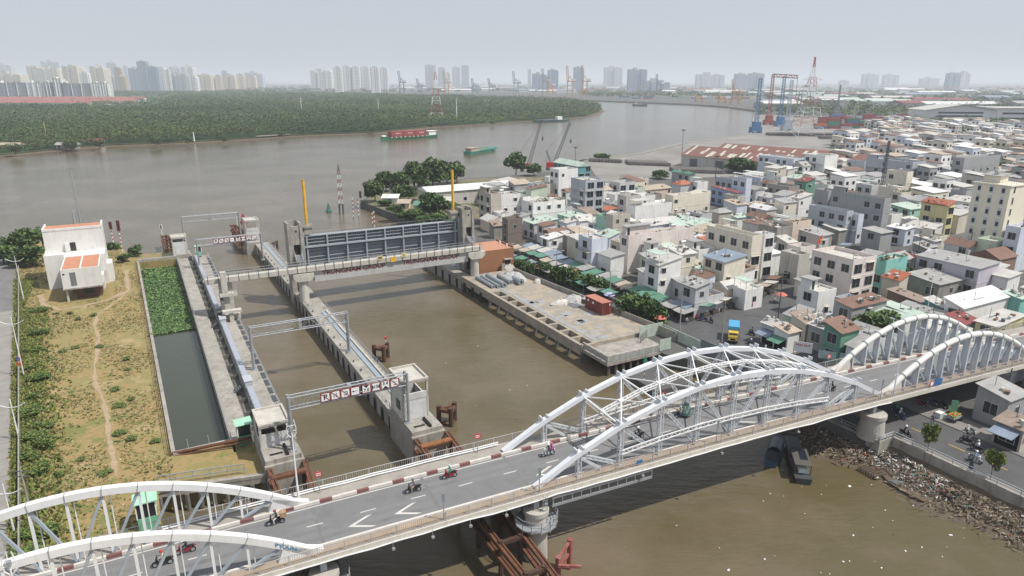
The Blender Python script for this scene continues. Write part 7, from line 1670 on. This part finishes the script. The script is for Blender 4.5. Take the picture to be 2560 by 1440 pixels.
for s_,sc_,o_,wh in(("""0 130 245 grey;135 250 247 grey;275 405 238 pale;240 465 310 cream;512 590 255 cream;615 740 218 pale;575 720 268 cream;750 860 255 cream;860 920 305 white;940 1040 255 cream;1030 1100 325 grey;1060 1130 228 pale;1100 1150 265 tan;1100 1170 330 tan;1172 1198 250 pale;1200 1280 268 blue;1262 1330 218 blue;1283 1325 305 white;1330 1398 258 blue;1345 1390 315 white;1402 1450 265 white;1452 1482 282 white;1484 1556 258 pale;1470 1590 312 grey;1562 1645 258 white;1590 1660 332 white;1665 1760 318 beige;1785 1825 322 beige;1840 1925 320 beige;1832 1870 290 pale;1932 1983 315 beige;1990 2110 302 pale;2000 2060 327 beige""",2.977,0,'at the left'),
 ("""50 188 275 white;205 258 247 white;264 318 242 white;324 374 245 white;380 438 248 white;444 500 250 white;506 556 255 white;800 862 235 pale;884 932 252 pale;934 965 290 white;976 1028 250 pale;1036 1085 238 pale;1467 1490 265 pale;1497 1594 295 blue;1598 1668 270 blue;1768 1834 250 blue;1968 2084 250 pale;2126 2244 265 blue;2232 2400 345 blue""",2.844,800,'in the middle'),
 ("""125 305 300 pale;382 470 298 blue;472 563 294 blue;1212 1310 300 pale;1348 1440 305 pale;1592 1708 330 pale;1066 1120 345 pale;1768 1836 292 blue;1840 1908 286 white""",2.844,1660,'at the right')):
    for q in s_.split(';'):
        a,b,c,k=q.split(); a,b,c=float(a),float(b),float(c); far=k=='pale'; Yd=rt.uniform(4300,5200) if far else rt.uniform(3000,3900)
        if wh=='at the right': Yd=6200 if (far and a>1000) else 4200 if not far else 5200
        if k=='beige': Yd=3300+a*.2
        sky_tower(o_+a/sc_,o_+b/sc_,80+c/sc_,k,Yd,wh)
DK={'white':'white','cream':'cream white','beige':'sunlit beige','blue':'blue glass','grey':'grey','pale':'hazy pale','tan':'tan'}
for (k,wh),L in NT.items():
    L.sort(key=lambda q:q[1])
    for i,(t,u0) in enumerate(L): _lab(t,f'{DK[k]} high-rise tower on the horizon {wh}'+(f', {ordn(i)} of {len(L)} from the left' if len(L)>1 else ''),None)
# white garden apartment blocks and red-roofed row houses at the left
fa=facade('facade_apartment',(.74,.74,.72),(.10,.115,.13),3.4,4.2,.55,.62); fd=facade('facade_apartment_dark',(.36,.38,.41),(.09,.10,.12),3.4,4.2,.55,.62)
for i,(u0,u1,vt,fm_) in enumerate(((-60,24,188,fa),(24,58,194,fa),(60,98,206,fd),(98,167,206,fd),(168,204,206,fa),(204,226,206,fd),(226,247,198,fa),(247,314,208,fd),(316,334,208,fa),(335,352,208,fa))):
    Y=1900; X0=(u0-1280)/FPX*Y/_c; X1=(u1-1280)/FPX*Y/_c; z=50+(203-vt)/1707*Y*1.02; t=thing('apartment_block',f'white garden apartment block behind the red roofs, {ordn(i)} from the left','apartment block',((X0+X1)/2,Y,2.5),'W'); m=MB(); m.box(X0,X1,Y,Y+24,2.5,z); part('wall',m,fm_,t)
    m=MB(); [m.box(X0+(X1-X0)*q/3-.6,X0+(X1-X0)*q/3+.6,Y-1.5,Y-.01,2.5,z+1) for q in range(4)]; part('fin',m,WHITE,t); m=MB(); m.box(X0+2,X0+8,Y+8,Y+18,z,z+5); part('plant_room',m,WHITE,t); m=MB(); leaves(m,[(X0+(X1-X0)*rh.random(),Y+3,z+1.2,4,1.3) for _ in range(5)],110,1.3,rh,.5,3); part('roof_garden',m,PLANT,t)
rr2=random.Random(4); k=0
for Y,u_end in((1330,300),(1440,390),(1560,400),(1680,402)):
    u=-80
    while u<u_end:
        wpx=rr2.uniform(26,44); X0=(u-1280)/FPX*Y/_c; X1=(u+wpx-2-1280)/FPX*Y/_c; k+=1
        t=thing('row_house',f'red-roofed row house among the estate by the mangroves, {ordn((k-1))} counted row by row','row house',((X0+X1)/2,Y,2),'W'); m=MB(); m.box(X0,X1,Y,Y+14,1,11.5); part('wall',m,wallm(rr2.choice(('cream','white','peach'))),t)
        m=MB(); m.add([(X0-.5,Y-1,11),(X1+.5,Y-1,11),(X1-2,Y+7,15.2),(X0+2,Y+7,15.2),(X1+.5,Y+15,11),(X0-.5,Y+15,11)],[(0,1,2,3),(3,2,4,5),(0,3,5),(1,4,2)]); part('roof',m,M('estate_red_roof',(.30,.125,.105),.8,.2,.05),t)
        m=MB(); [m.box(X0+(X1-X0)*(q+.5)/4-1.2,X0+(X1-X0)*(q+.5)/4+1.2,Y-.1,Y+.01,6,8.5) for q in range(4)]; part('window',m,GLASS,t); u+=wpx
# --- sheds and low buildings across the flat port land
sh_=random.Random(23); k=0
for i in range(95):
    zone=sh_.random()
    if zone<.62: u,v=sh_.uniform(1900,2640),sh_.choice((226,230,235,240,246,253,262,272))
    elif zone<.8: u,v=sh_.uniform(1500,1900),sh_.choice((225,230,236,243))
    else: u,v=sh_.uniform(880,1480),sh_.choice((222,226,230))
    v+=sh_.uniform(-1.5,1.5); X,Y=P(u,v,2.5); L=sh_.uniform(40,130); D_=sh_.uniform(30,60); h=sh_.uniform(7,13); rc=sh_.choice(('white tin','white tin','pale tin','grey tin','pale green tin','maroon tin','blue tin')); k+=1
    t=thing('shed',f'long low {rc.replace(" tin","")} roofed shed on the hazy port land, {ordn(k-1) if k<90 else str(k)+"th"} of the scattered sheds','shed',(X,Y,2.5),'W'); m=MB(); m.box(X,X+L,Y,Y+D_,2.4,2.5+h); part('wall',m,wallm(sh_.choice(('white','pale grey','weathered white'))),t); m=MB(); z=2.5+h; m.add([(X-1,Y-1,z),(X+L+1,Y-1,z),(X+L+1,Y+D_/2,z+4),(X-1,Y+D_/2,z+4),(X+L+1,Y+D_+1,z),(X-1,Y+D_+1,z)],[(0,1,2,3),(3,2,4,5),(0,3,5),(1,4,2)]); part('roof',m,roofm(rc),t)
# large white hall at the right
FR['K']=(*P(2310,306,2.5),R(-8)); fh_=facade('facade_hall',(.55,.56,.57),(.08,.09,.10),5,6,.5,.75)
t=thing('white_hall','large white industrial hall with window bands and shallow gable at the right','hall',(40,15,2.5),'K'); m=MB(); m.box(0,78,0,50,2.4,17); m.add([(-.01,-.02,17),(78,-.02,17),(39,-.02,23)],[(0,1,2)]); part('wall',m,wallm('white'),t); m=MB(); [m.box(14,64,-.1,.01,z,z+2.0) for z in(5,9,13)]; part('window_band',m,GLASS,t); m=MB(); m.add([(-2,-3,17),(39,-3,23.4),(39,52,23.4),(-2,52,17),(80,-3,17),(80,52,17)],[(0,1,2,3),(1,4,5,2)]); part('roof',m,roofm('pale tin'),t)
t=thing('white_annex','long white annex hall right of the large gabled hall','hall',(120,20,2.5),'K'); m=MB(); m.box(84,220,10,60,2.4,19); part('wall',m,wallm('white'),t); m=MB(); [m.box(90,215,9.9,10.01,z,z+2.2) for z in(6,12)]; part('window_band',m,GLASS,t); m=MB(); m.box(82,222,8,62,19,19.6); part('roof',m,roofm('pale tin'),t)
# trees over the far land
fp=[]
def ftrees(n,ur,vr,h,r,nl,ls):
    for _ in range(n):
        u,v=sh_.uniform(*ur),sh_.uniform(*vr); X,Y=P(u,v,2.5); fp.append((X,Y,2.2,h*sh_.uniform(.7,1.4),r*sh_.uniform(.7,1.5),nl,ls))
ftrees(420,(1900,2640),(262,296),9,7,26,2.0); ftrees(500,(1450,1900),(215,245),10,12,16,4.0); ftrees(600,(1910,2640),(215,262),10,12,16,4.0); ftrees(500,(560,1450),(213,232),11,15,16,5); ftrees(150,(2230,2640),(296,345),7,5,30,1.3); ftrees(130,(2080,2640),(350,450),5,3,40,.7); ftrees(260,(-50,420),(233,262),9,8,30,1.8); ftrees(90,(-50,460),(262,270),9,7,40,1.5)
forest('distant_trees',fp,FM,5)
# distant houses beyond the first three hundred, read as one mass
dm=['white','white','cream','pale blue','grey','weathered white']; dr=['grey tin','pale tin','rusty tin','white tin','tan tin']
m=MB(); cnt=0; hr=random.Random(33)
for _ in range(9000):
    if cnt>620: break
    x0,y0=hr.uniform(130,760),hr.uniform(30,520); u,v=QL(x0,y0,GZ)
    if not(1500<u<2640 and 318<v<640): continue
    if y0<215 and x0<262: continue
    if v<352 and u<2180: continue
    if u<2110 and v<450 or u<1885 and v<500: continue
    r=trim(x0,x0+hr.uniform(4,11),y0,y0+hr.uniform(5,13),3)
    if not r: continue
    RECTS.append(r); h=hr.choice((4,5,7,8,11)); m.m=hr.randrange(6); m.box(r[0],r[1],r[2],r[3],GZ-.2,GZ+h)
    m.m=6+hr.randrange(5); m.add([(r[0]-.3,r[2]-.3,GZ+h+.05),(r[1]+.3,r[2]-.3,GZ+h+.05),(r[1]+.3,r[3]+.3,GZ+h+1),(r[0]-.3,r[3]+.3,GZ+h+1)],[(0,1,2,3)])
    m.m=11
    for k in range(int(h/3.3)):
        for q in range(2): xx=r[0]+(r[1]-r[0])*(q+.5)/2; zc=GZ+1.7+k*3.3; m.box(xx-.8,xx+.8,r[2]-.05,r[2]+.01,zc-.7,zc+.7); yy=r[2]+(r[3]-r[2])*(q+.5)/2; m.box(r[0]-.05,r[0]+.01,yy-.9,yy+.9,zc-.8,zc+.8)
    cnt+=1
struct('distant_houses',m,[wallm(c) for c in dm]+[roofm(c) for c in dr]+[GLASS],'L',kind='stuff')
# --- names for the houses by where they stand
def band(t):
    h=[q for q in HOUSES if q[0] is t][0]; return None
import collections
grp=collections.defaultdict(list)
for t,desc,cx_,cy_,z1 in HOUSES:
    u,v=QL(cx_,cy_,z1)
    if cx_<112 and 98<cy_<175: bd='on the market street'
    elif cy_<90: bd='beside the right bridge span'
    elif cx_<150 and cy_<215: bd='just behind the market street'
    elif v>560: bd='left of the tower block'
    elif u<1560: bd='near the riverside warehouse'
    elif cy_<215: bd='in the middle of town'
    else: bd='towards the port'
    grp[(desc,bd)].append((u,t))
for (desc,bd),L in grp.items():
    L.sort(key=lambda q:q[0])
    for i,(u,t) in enumerate(L):
        lab=desc+' '+bd+(f', {ordn(i)} such from the left' if len(L)>1 else ''); w=lab.split()
        if len(w)>16: lab=lab.replace(' such from the left',' from left').replace(' in the middle of town',' mid town').replace('beside the right bridge span','by the right span').replace('just behind the market street','behind the market').replace('on the market street','on market street').replace(' near the riverside warehouse',' near the warehouse').replace(' left of the tower block',' by the tower')
        if len(lab.split())>16: lab=lab.replace(' roof and ',', ').replace('covered terrace','terrace').replace('steel water tank','tank').replace('rooftop room','roof room').replace('weathered ','worn ')
        while len(lab.split())>16: lab=lab.replace('house with ','house, ',1) if 'house with ' in lab else ' '.join(lab.split()[:16])
        _lab(t,lab,None); t['group']='houses of the riverside town'
# ================================================================ VEHICLES AND PEOPLE
def skin_mesh(name,joints,edges,cols):
    """one continuous body grown over a skeleton; cols(center)->material index"""
    me=bpy.data.meshes.new(name); me.from_pydata([j[:3] for j in joints],edges,[]); o=bpy.data.objects.new(name,me); COL.objects.link(o)
    md=o.modifiers.new('skin','SKIN'); 
    for i,j in enumerate(joints): me.skin_vertices[0].data[i].radius=(j[3],j[4] if len(j)>4 else j[3]); 
    me.skin_vertices[0].data[0].use_root=True
    sb=o.modifiers.new('sub','SUBSURF'); sb.levels=1; sb.render_levels=1
    dg=bpy.context.evaluated_depsgraph_get(); r=bpy.data.meshes.new_from_object(o.evaluated_get(dg)); bpy.data.objects.remove(o)
    r.materials.clear()
    for _ in range(4): r.materials.append(SKIN)
    for p in r.polygons: p.material_index=cols(p.center); p.use_smooth=True
    r.update(); return r
def limb(j,e,start,pts):
    prev=start
    for p in pts: j.append(p); e.append((prev,len(j)-1)); prev=len(j)-1
    return prev
def rider_mesh(pil=0):
    """seated astride, facing +x, hands on the bars (origin on the ground below the saddle)"""
    b=-.42 if pil else 0.; j=[(-.18+b,0,.80,.15,.13)]; e=[]
    limb(j,e,0,[(-.16+b,0,.98,.145,.12),(-.10+b,0,1.18,.165,.12),(-.07+b,0,1.30,.10,.09)]); neck=limb(j,e,3,[(-.05+b,0,1.39,.055,.055)]); limb(j,e,neck,[(-.02+b,0,1.48,.095,.10),(-.01+b,0,1.58,.085,.09)])
    for s in(-1,1):
        limb(j,e,0,[(-.05+b,s*.12,.76,.095),(.22+b,s*.19,.66,.08),(.18+b,s*.19,.36,.055),(.17+b,s*.19,.20,.045),(.29+b,s*.19,.16,.04)])
        h=limb(j,e,2,[(-.08+b,s*.20,1.22,.065),(.06+b,s*.27,1.02,.048),(.30+b,s*.27,.98,.038),(.37+b,s*.27,.98,.034)] if not pil else [(-.08+b,s*.2,1.22,.065),(.05+b,s*.25,1.0,.048),(.22+b,s*.17,.95,.038),(.28+b,s*.12,.95,.034)])
        x,y,z=j[h][:3]
        for k in range(4): limb(j,e,h,[(x+.05,y-.03+.02*k,z+.012,.010),(x+.085-.006*abs(k-1),y-.033+.022*k,z-.012,.009),(x+.075,y-.03+.022*k,z-.04,.008)])
        limb(j,e,h,[(x+.02,y-s*.045,z-.005,.011),(x+.05,y-s*.05,z-.025,.009)])
    def cols(c):
        if c[2]>1.38: return 3
        if c[2]<.22: return 2
        if (c[0]-b>.24 and c[2]>.9): return 3
        if c[2]<.84 and abs(c[1])<.3: return 1
        return 0
    return skin_mesh('rider_body',j,e,cols)
def helmet_mesh(b=0): m=MB(); m.lathe([(.135,1.46),(.15,1.52),(.15,1.58),(.12,1.66),(.06,1.705),(0,1.715)],(0,0),12); q=MB(); q.add([(x-.015+b,y,z) for x,y,z in m.v],m.f); q.cbox((.13+b,0,1.55),(.06,.18,.03)); return q
RM=[rider_mesh(0),rider_mesh(1)]
def hair_face(b):
    m=MB(); m.cbox((.085+b,-.035,1.50),(.012,.025,.012)); m.cbox((.085+b,.035,1.50),(.012,.025,.012)); m.m=1; m.cbox((.098+b,0,1.475),(.02,.02,.03)); m.cbox((.09+b,0,1.44),(.01,.04,.01)); return m
def matc(name,c): return M(name,c,.75,.1,4.)
def bike_proto():
    t=thing('motorbike','p','motorbike',(0,0,0),'W',group='x')
    for x in(-.62,.62):
        m=MB(); m.tube((x,-.05,.28),(x,.05,.28),.28,16); w=part('wheel',m,TIRE,t); m=MB(); m.tube((x,-.055,.28),(x,.055,.28),.17,12); part('rim',m,GALV,w)
    m=MB(); m.prism([(-.55,-.1),(.1,-.12),(.1,.12),(-.55,.1)],.42,lambda p:.66 if p[0]<0 else .56); m.beam((.12,0,.34),(-.35,0,.34),.22,.16); m.beam((.05,0,.42),(.34,0,.40),.26,.12); m.beam((.36,0,.36),(.47,0,.9),.3,.14); m.cbox((.60,0,.52),(.42,.13,.06)); m.beam((.62,0,.3),(.46,0,.95),.08,.08); m.beam((-.5,0,.6),(-.92,0,.72),.16,.10); part('body',m,TIRE,t)
    m=MB(); m.prism([(-.75,-.13),(.02,-.13),(.02,.13),(-.75,.13)],.68,.78); part('seat',m,BLACK,t)
    m=MB(); m.beam((.40,-.33,1.0),(.40,.33,1.0),.05,.05); m.cbox((.43,0,.98),(.16,.26,.14)); part('handlebar',m,BLACK,t)
    m=MB(); m.tube((.53,0,.95),(.56,0,.95),.07,8); part('headlight',m,WHITE,t); m=MB(); m.tube((-.05,-.17,.28),(-.75,-.17,.40),.05,6); part('exhaust',m,GALV,t)
    return t
BK=bike_proto(); LABELS.pop('p',0); _used=[0]
HM=[mesh('helmet',helmet_mesh(0),WHITE,smooth=True),mesh('helmet',helmet_mesh(-.42),WHITE,smooth=True)]; FC=[mesh('face',hair_face(0),[BLACK,SKIN]),mesh('face',hair_face(-.42),[BLACK,SKIN])]
def setm(o,i,m): o.material_slots[i].link='OBJECT'; o.material_slots[i].material=m
def bike(frame,x,y,z,head,label,body,riders,where,tilt=0):
    if not _used[0]: t=BK; _used[0]=1; X,Y=toW(frame,x,y); t.location=(X,Y,z); t['label']=label
    else: t=dup(BK,(x,y,z),frame,label,group='x')
    t.rotation_euler=(0,tilt,FR[frame][2]+head); t['group']='motorbikes on the bridge and streets'
    for c in t.children:
        if c.name.startswith('body') or c.name.startswith('handlebar'): setm(c,0,body)
    for k,(sh_c,tr_c,hl_c,desc) in enumerate(riders):
        o=bpy.data.objects.new('person',RM[k]); COL.objects.link(o); o.location=t.location; o.rotation_euler=t.rotation_euler; o['label']=desc+' '+where; o['category']='person'; LABELS[o['label']]=1
        for i,mm in enumerate((sh_c,tr_c,matc('shoe',(.05,.045,.04)),SKIN)): setm(o,i,mm)
        h=bpy.data.objects.new('helmet',HM[k]); COL.objects.link(h); h.parent=o; setm(h,0,hl_c); f=bpy.data.objects.new('face',FC[k]); COL.objects.link(f); f.parent=o
    return t
def onB(u,v):
    z=8.2
    for _ in range(6): X,Y=P(u,v,z); s,d=toF('B',X,Y); z=zd(s)
    return s,d,z+.005
navy=matc('navy_cloth',(.045,.05,.075)); black=matc('black_cloth',(.025,.025,.028)); greyc=matc('grey_cloth',(.12,.125,.15)); greenc=matc('green_cloth',(.05,.24,.13)); pink=matc('pink_cloth',(.5,.08,.25)); beige=matc('beige_cloth',(.42,.37,.28)); whitec=matc('white_cloth',(.62,.62,.62)); bluec=matc('light_blue_cloth',(.25,.36,.5)); jean=matc('jeans',(.08,.1,.16)); khaki=matc('khaki_trousers',(.34,.29,.23))
redb=M('bike_red',(.30,.02,.035),.35,.1,3.); blkb=M('bike_black',(.022,.022,.025),.35,.1,3.); whb=M('bike_white',(.6,.61,.62),.35,.08,3.); blub=M('bike_blue',(.05,.08,.2),.35,.1,3.)
pi=math.pi
for u,v,bd,rs,lb,wh in ((1033,1231,blkb,[(greyc,khaki,greyc,'grey hooded rider on the black motorbike')],'black motorbike in the middle of the bridge between the two chevrons and the truss arch','in the middle of the bridge'),
 (1124,1195,redb,[(greenc,black,M('mint_helmet',(.45,.62,.52),.4),'green jacketed rider on the red motorbike')],'red motorbike ahead of the truss arch by the far kerb','by the far kerb'),
 (1370,1140,whb,[(navy,jean,WHITE,'dark jacketed rider steering the white scooter'),(pink,jean,M('pink_helmet',(.5,.12,.3),.4),'pink clad pillion passenger on the white scooter')],'white scooter with two people entering the truss span','at the mouth of the truss span'),
 (1594,1097,blkb,[(black,jean,WHITE,'white helmeted rider seen through the near truss arch')],'dark motorbike seen through the middle of the near truss arch','on the truss span'),
 (1700,1043,blkb,[(beige,jean,WHITE,'rider of the heavily loaded motorbike')],'heavily loaded motorbike with sacks inside the truss span','inside the truss span'),
 (2077,980,blkb,[(black,black,black,'black clad rider leaving the truss span')],'black motorbike under the right end of the near truss arch','at its right end'),
 (2386,893,blkb,[(black,jean,WHITE,'rider seen between the tube arch hangers')],'dark motorbike between the tube arches','on the right span'),
 (690,1311,blkb,[(black,whitec,MAROON,'black jacketed delivery rider in white trousers')],'black motorbike with a brown parcel box at the near left arch foot','at the near left arch foot'),
 (408,1414,blkb,[(beige,jean,RED,'beige shirted rider in a red helmet')],'black motorbike behind the near left arch hangers','behind the near left hangers'),
 (465,1383,redb,[(black,jean,WHITE,'white helmeted rider partly hidden by a hanger')],'red motorbike partly hidden by a hanger of the near left arch','under the left arches')):
    s,d,z=onB(u,v); bike('B',s,d,z,pi,lb,bd,rs,wh)
s,d,z=onB(690,1311); t=thing('parcel_box','brown cardboard parcel box on the back of the black motorbike at the arch foot','box',(s+.8,d,z+.8),'B'); m=MB(); m.box(s+.45,s+1.05,d-.3,d+.3,z+.78,z+1.3); part('carton',m,M('cardboard',(.36,.21,.11),.85,.1,3.),t); m=MB(); m.box(s+.72,s+.78,d-.302,d+.302,z+.775,z+1.305); part('tape',m,beige,t)
s,d,z=onB(1700,1043); mound(s+.85,d,z+.35,.9,.8,1.3,'bulky load of dull green sacks on the motorbike inside the truss span',M('sack_teal',(.12,.2,.18),.8,.3,3.),'sack_load','sacks',7); o=COL.objects[-1] if 0 else None
for ob in [q for q in bpy.data.objects if q.name.startswith('sack_load')]: X,Y=toW('B',s+.85,d); ob.location=(X,Y,z+.35); ob.rotation_euler=(0,0,FR['B'][2])
for u,v,bd,rs,hd,lb,wh,zz in ((2262,1090,blkb,[(black,jean,WHITE,'white helmeted rider nearest the bridge pier')],-pi/2,'black motorbike nearest the bridge pier on the right street','on the right street',2.53),
 (2414,1108,blkb,[(black,black,black,'dark clad rider beside the shop kerb')],pi/2,'dark motorbike beside the shop kerb on the right street','on the right street',2.53),
 (2441,1128,blkb,[(whitec,jean,M('cream_helmet',(.55,.5,.42),.4),'white shirted rider')],pi/2,'black motorbike ridden away from the camera on the right street','riding away on the right street',2.53),
 (2437,1155,whb,[(bluec,jean,WHITE,'light blue shirted rider on the white scooter')],-pi/2,'white scooter between the two young street trees','between the two young trees',2.53),
 (2239,1032,blkb,[(greenc,jean,greenc,'green jacketed rider in the shade of the bridge')],pi/2,'dark motorbike in the shade just behind the right pier','behind the right pier',2.53),
 (2249,1046,blub,[(whitec,jean,WHITE,'pale shirted rider in the shade of the bridge')],-pi/2,'blue motorbike in the shade under the right span','under the right span',2.53),
 (1876,868,blkb,[(black,jean,WHITE,'white helmeted rider right of the yellow truck')],pi/2,'black motorbike just right of the yellow truck','beside the yellow truck',2.53),
 (1879,838,blkb,[(navy,jean,navy,'navy clad rider behind the yellow truck')],pi/2,'black motorbike farther up the street behind the truck','farther up the street',2.53),
 (1912,885,whb,[(whitec,jean,WHITE,'white clad rider at the crest of the truss arch')],-pi/2,'white scooter at the street edge above the truss arch','at the street edge',2.53)):
    x,y=PL(u,v,2.5); bike('L',x,y,zz,hd,lb,bd,rs,wh)
for k,(u,v) in enumerate(((2424,1083),(2300,1015),(2330,1012),(2360,1018),(1745,800),(1760,803),(1778,806),(1995,768),(2020,764),(2395,640),(2410,646))):
    x,y=PL(u,v,2.5); bike('L',x,y,2.53,1.2+.3*(k%3),('parked motorbike with white panels in front of the right shop' if k==0 else f'dark parked motorbike, {ordn(k-1)} from the right among those at the shops and stalls'),whb if k==0 else (blkb,redb,blub)[k%3],[],'')
# blue and yellow truck
x,y=PL(1831,859,2.5); t=thing('box_truck','small truck with yellow cab and bright blue cargo box behind the truss arch','truck',(x,y+3,2.5)); YC=M('truck_yellow',(.62,.42,.06),.4,.06,1.); BC=M('truck_blue',(.07,.32,.56),.5,.08,1.)
m=MB(); c=[(0,.55),(0,1.45),(.35,2.35),(1.6,2.4),(1.6,.55)]; m.add([(x+a,y+p[0],2.5+p[1]) for a in(-1,1) for p in c],[(0,1,2,3,4),(9,8,7,6,5)]+[(k,k+5,(k+1)%5+5,(k+1)%5) for k in range(5)]); part('cab',m,YC,t)
m=MB(); m.box(x-1.1,x+1.1,y+1.75,y+6.2,3.4,5.7); [m.box(x-1.13,x+1.13,y+1.8+k*.73,y+1.88+k*.73,3.42,5.68) for k in range(7)]; part('cargo_box',m,BC,t)
m=MB(); m.quad((x-.9,y-.012+.05,4.02),(x+.9,y+.038,4.02),(x+.85,y+.30,4.75),(x-.85,y+.30,4.75)); part('windscreen',m,GLASS,t)
for s in(-1,1):
    m=MB(); m.box(x+s*1.005-.008,x+s*1.005+.008,y+.35,y+1.3,4.0,4.65); part('side_window',m,GLASS,t); m=MB(); m.box(x+s*.72-.16,x+s*.72+.16,y-.03,y+.002,3.35,3.55); part('headlight',m,WHITE,t); m=MB(); m.box(x+s*1.18-.06,x+s*1.18+.06,y-.05,y+.05,4.0,4.4); part('mirror',m,BLACK,t)
    for yy in(y+.75,y+4.9): m=MB(); m.tube((x+s*.72,yy,2.93),(x+s*1.0,yy,2.93),.42,14); w=part('wheel',m,TIRE,t); m=MB(); m.tube((x+s*1.0,yy,2.93),(x+s*1.01,yy,2.93),.22,10); part('hub',m,GALV,w)
m=MB(); m.box(x-1,x+1,y-.14,y-.002,2.85,3.15); m.box(x-.95,x+.95,y+1.0,y+6.1,2.95,3.3); part('chassis',m,BLACK,t); m=MB(); m.box(x-.45,x+.45,y-.02,y-.001,3.3,3.6); part('grille',m,BLACK,t); t.rotation_euler[2]+=R(-47); t.scale=(.9,)*3; X,Y=P(1831,860,2.5); t.location=(X+.32*2.7,Y+.95*2.7,2.53)
# a few people on foot
def walker_mesh():
    j=[(0,0,.93,.14,.12)]; e=[]; limb(j,e,0,[(0,0,1.12,.14,.11),(0,0,1.34,.17,.11),(0,0,1.45,.09,.08)]); n=limb(j,e,3,[(0,0,1.53,.052)]); limb(j,e,n,[(.01,0,1.62,.085,.095),(.01,0,1.71,.08,.085)])
    for s in(-1,1):
        limb(j,e,0,[(s*.04,s*.10,.85,.09),(s*.10,s*.11,.48,.062),(s*.12-.04,s*.11,.08,.045),(s*.12+.1,s*.11,.04,.04)])
        h=limb(j,e,2,[(0,s*.2,1.38,.06),(-s*.06,s*.25,1.10,.046),(-s*.02,s*.25,.86,.036),(-s*.01,s*.25,.79,.034)]); x,y,z=j[h][:3]
        for k in range(4): limb(j,e,h,[(x-.03+.02*k,y,z-.05,.010),(x-.03+.022*k,y+.01*s,z-.10+.008*abs(k-1),.009)])
        limb(j,e,h,[(x+.045,y,z-.02,.011),(x+.055,y,z-.055,.009)])
    return skin_mesh('walker_body',j,e,lambda c:3 if c[2]>1.5 or (c[2]<.84 and abs(c[1])>.21) else 1 if c[2]<.9 else 0)
WMs=walker_mesh()
for u,v,a,b_,lb in((1716,812,whitec,jean,'person in a white shirt standing among the stalls at the street corner'),(1880,772,pink,jean,'person in pink by the awnings above the truck'),(1935,760,whitec,black,'person in white near the dark pole at the market end'),(1560,745,bluec,black,'person in light blue walking under the market parasols'),(2330,1060,greyc,jean,'person in grey beside the green and yellow banner')):
    x,y=PL(u,v,2.5); o=bpy.data.objects.new('person',WMs); COL.objects.link(o); X,Y=toW('L',x,y); o.location=(X,Y,2.53); o.rotation_euler=(0,0,rnd.uniform(0,6)); o['label']=lb; o['category']='person'
    for i,mm in enumerate((a,b_,black,SKIN)): setm(o,i,mm)
    h=bpy.data.objects.new('hair',mesh('hair',(lambda q:(q.lathe([(.098,1.64),(.105,1.70),(.08,1.78),(0,1.81)],(0,0),10),q)[1])(MB()),BLACK)); COL.objects.link(h); h.parent=o
# handcart and goods under the right span
x,y=PL(2383,1052,2.5); t=thing('fruit_cart','street cart heaped with orange and green fruit beside the green and yellow banner','cart',(x,y,2.5)); m=MB(); m.box(x-1.1,x+1.1,y-.6,y+.6,3.1,3.4); part('tray',m,M('cart_grey',(.3,.31,.3),.7),t)
for s in(-.7,.7): m=MB(); m.tube((x+s,y-.66,2.85),(x+s,y-.6,2.85),.33,12); part('wheel',m,TIRE,t)
m=MB(); rf=random.Random(2)
for k in range(60): m.m=0 if k%2 else 1; a,b=rf.uniform(-1,1),rf.uniform(-.5,.5); m.lathe([(0,3.4),(.12,3.48),(.12,3.6),(0,3.68)],(x+a,y+b),6)
part('fruit',m,[M('orange',(.6,.12,.03)),M('lime_fruit',(.2,.4,.06),.5)],t)
x,y=PL(2347,1045,2.5); t=thing('stacked_boxes','pale crates stacked on the pavement under the right span','crates',(x,y,2.6)); m=MB(); m.box(x-.5,x+.5,y-.4,y+.4,2.6,3.4); m.cbox((x+.9,y-.4,2.85),(.8,.6,.5),.3); part('crate',m,M('pale_box',(.5,.55,.52)),t); m=MB(); m.box(x-.52,x+.52,y-.42,y+.42,3.4,3.46); part('lid',m,WHITE,t)
# closed parasol by the railing
x,y=PL(2425,1178,2.6); t=thing('closed_parasol','closed dark parasol leaning by the embankment railing','parasol',(x,y,2.6)); m=MB(); m.tube((x,y,2.6),(x,y,4.9),.03,5); part('pole',m,GALV,t); m=MB(); m.lathe([(.32,3.0),(.22,3.8),(.08,4.7),(0,4.75)],(x,y),8); part('cloth',m,navy,t)
# ================================================================ HAZE
m=MB(); m.box(-41000,41000,-400,41000,-4,215)
hm=bpy.data.materials.new('haze_air'); hm.use_nodes=True; n=hm.node_tree; n.nodes.remove(n.nodes['Principled BSDF'])
pv=n.nodes.new('ShaderNodeVolumePrincipled'); pv.inputs['Color'].default_value=(.86,.92,1,1); pv.inputs['Density'].default_value=.00016; pv.inputs['Anisotropy'].default_value=.0
n.links.new(pv.outputs[0],n.nodes['Material Output'].inputs['Volume'])
SC.cycles.volume_bounces=2
struct('haze',m,hm,'W',kind='stuff')
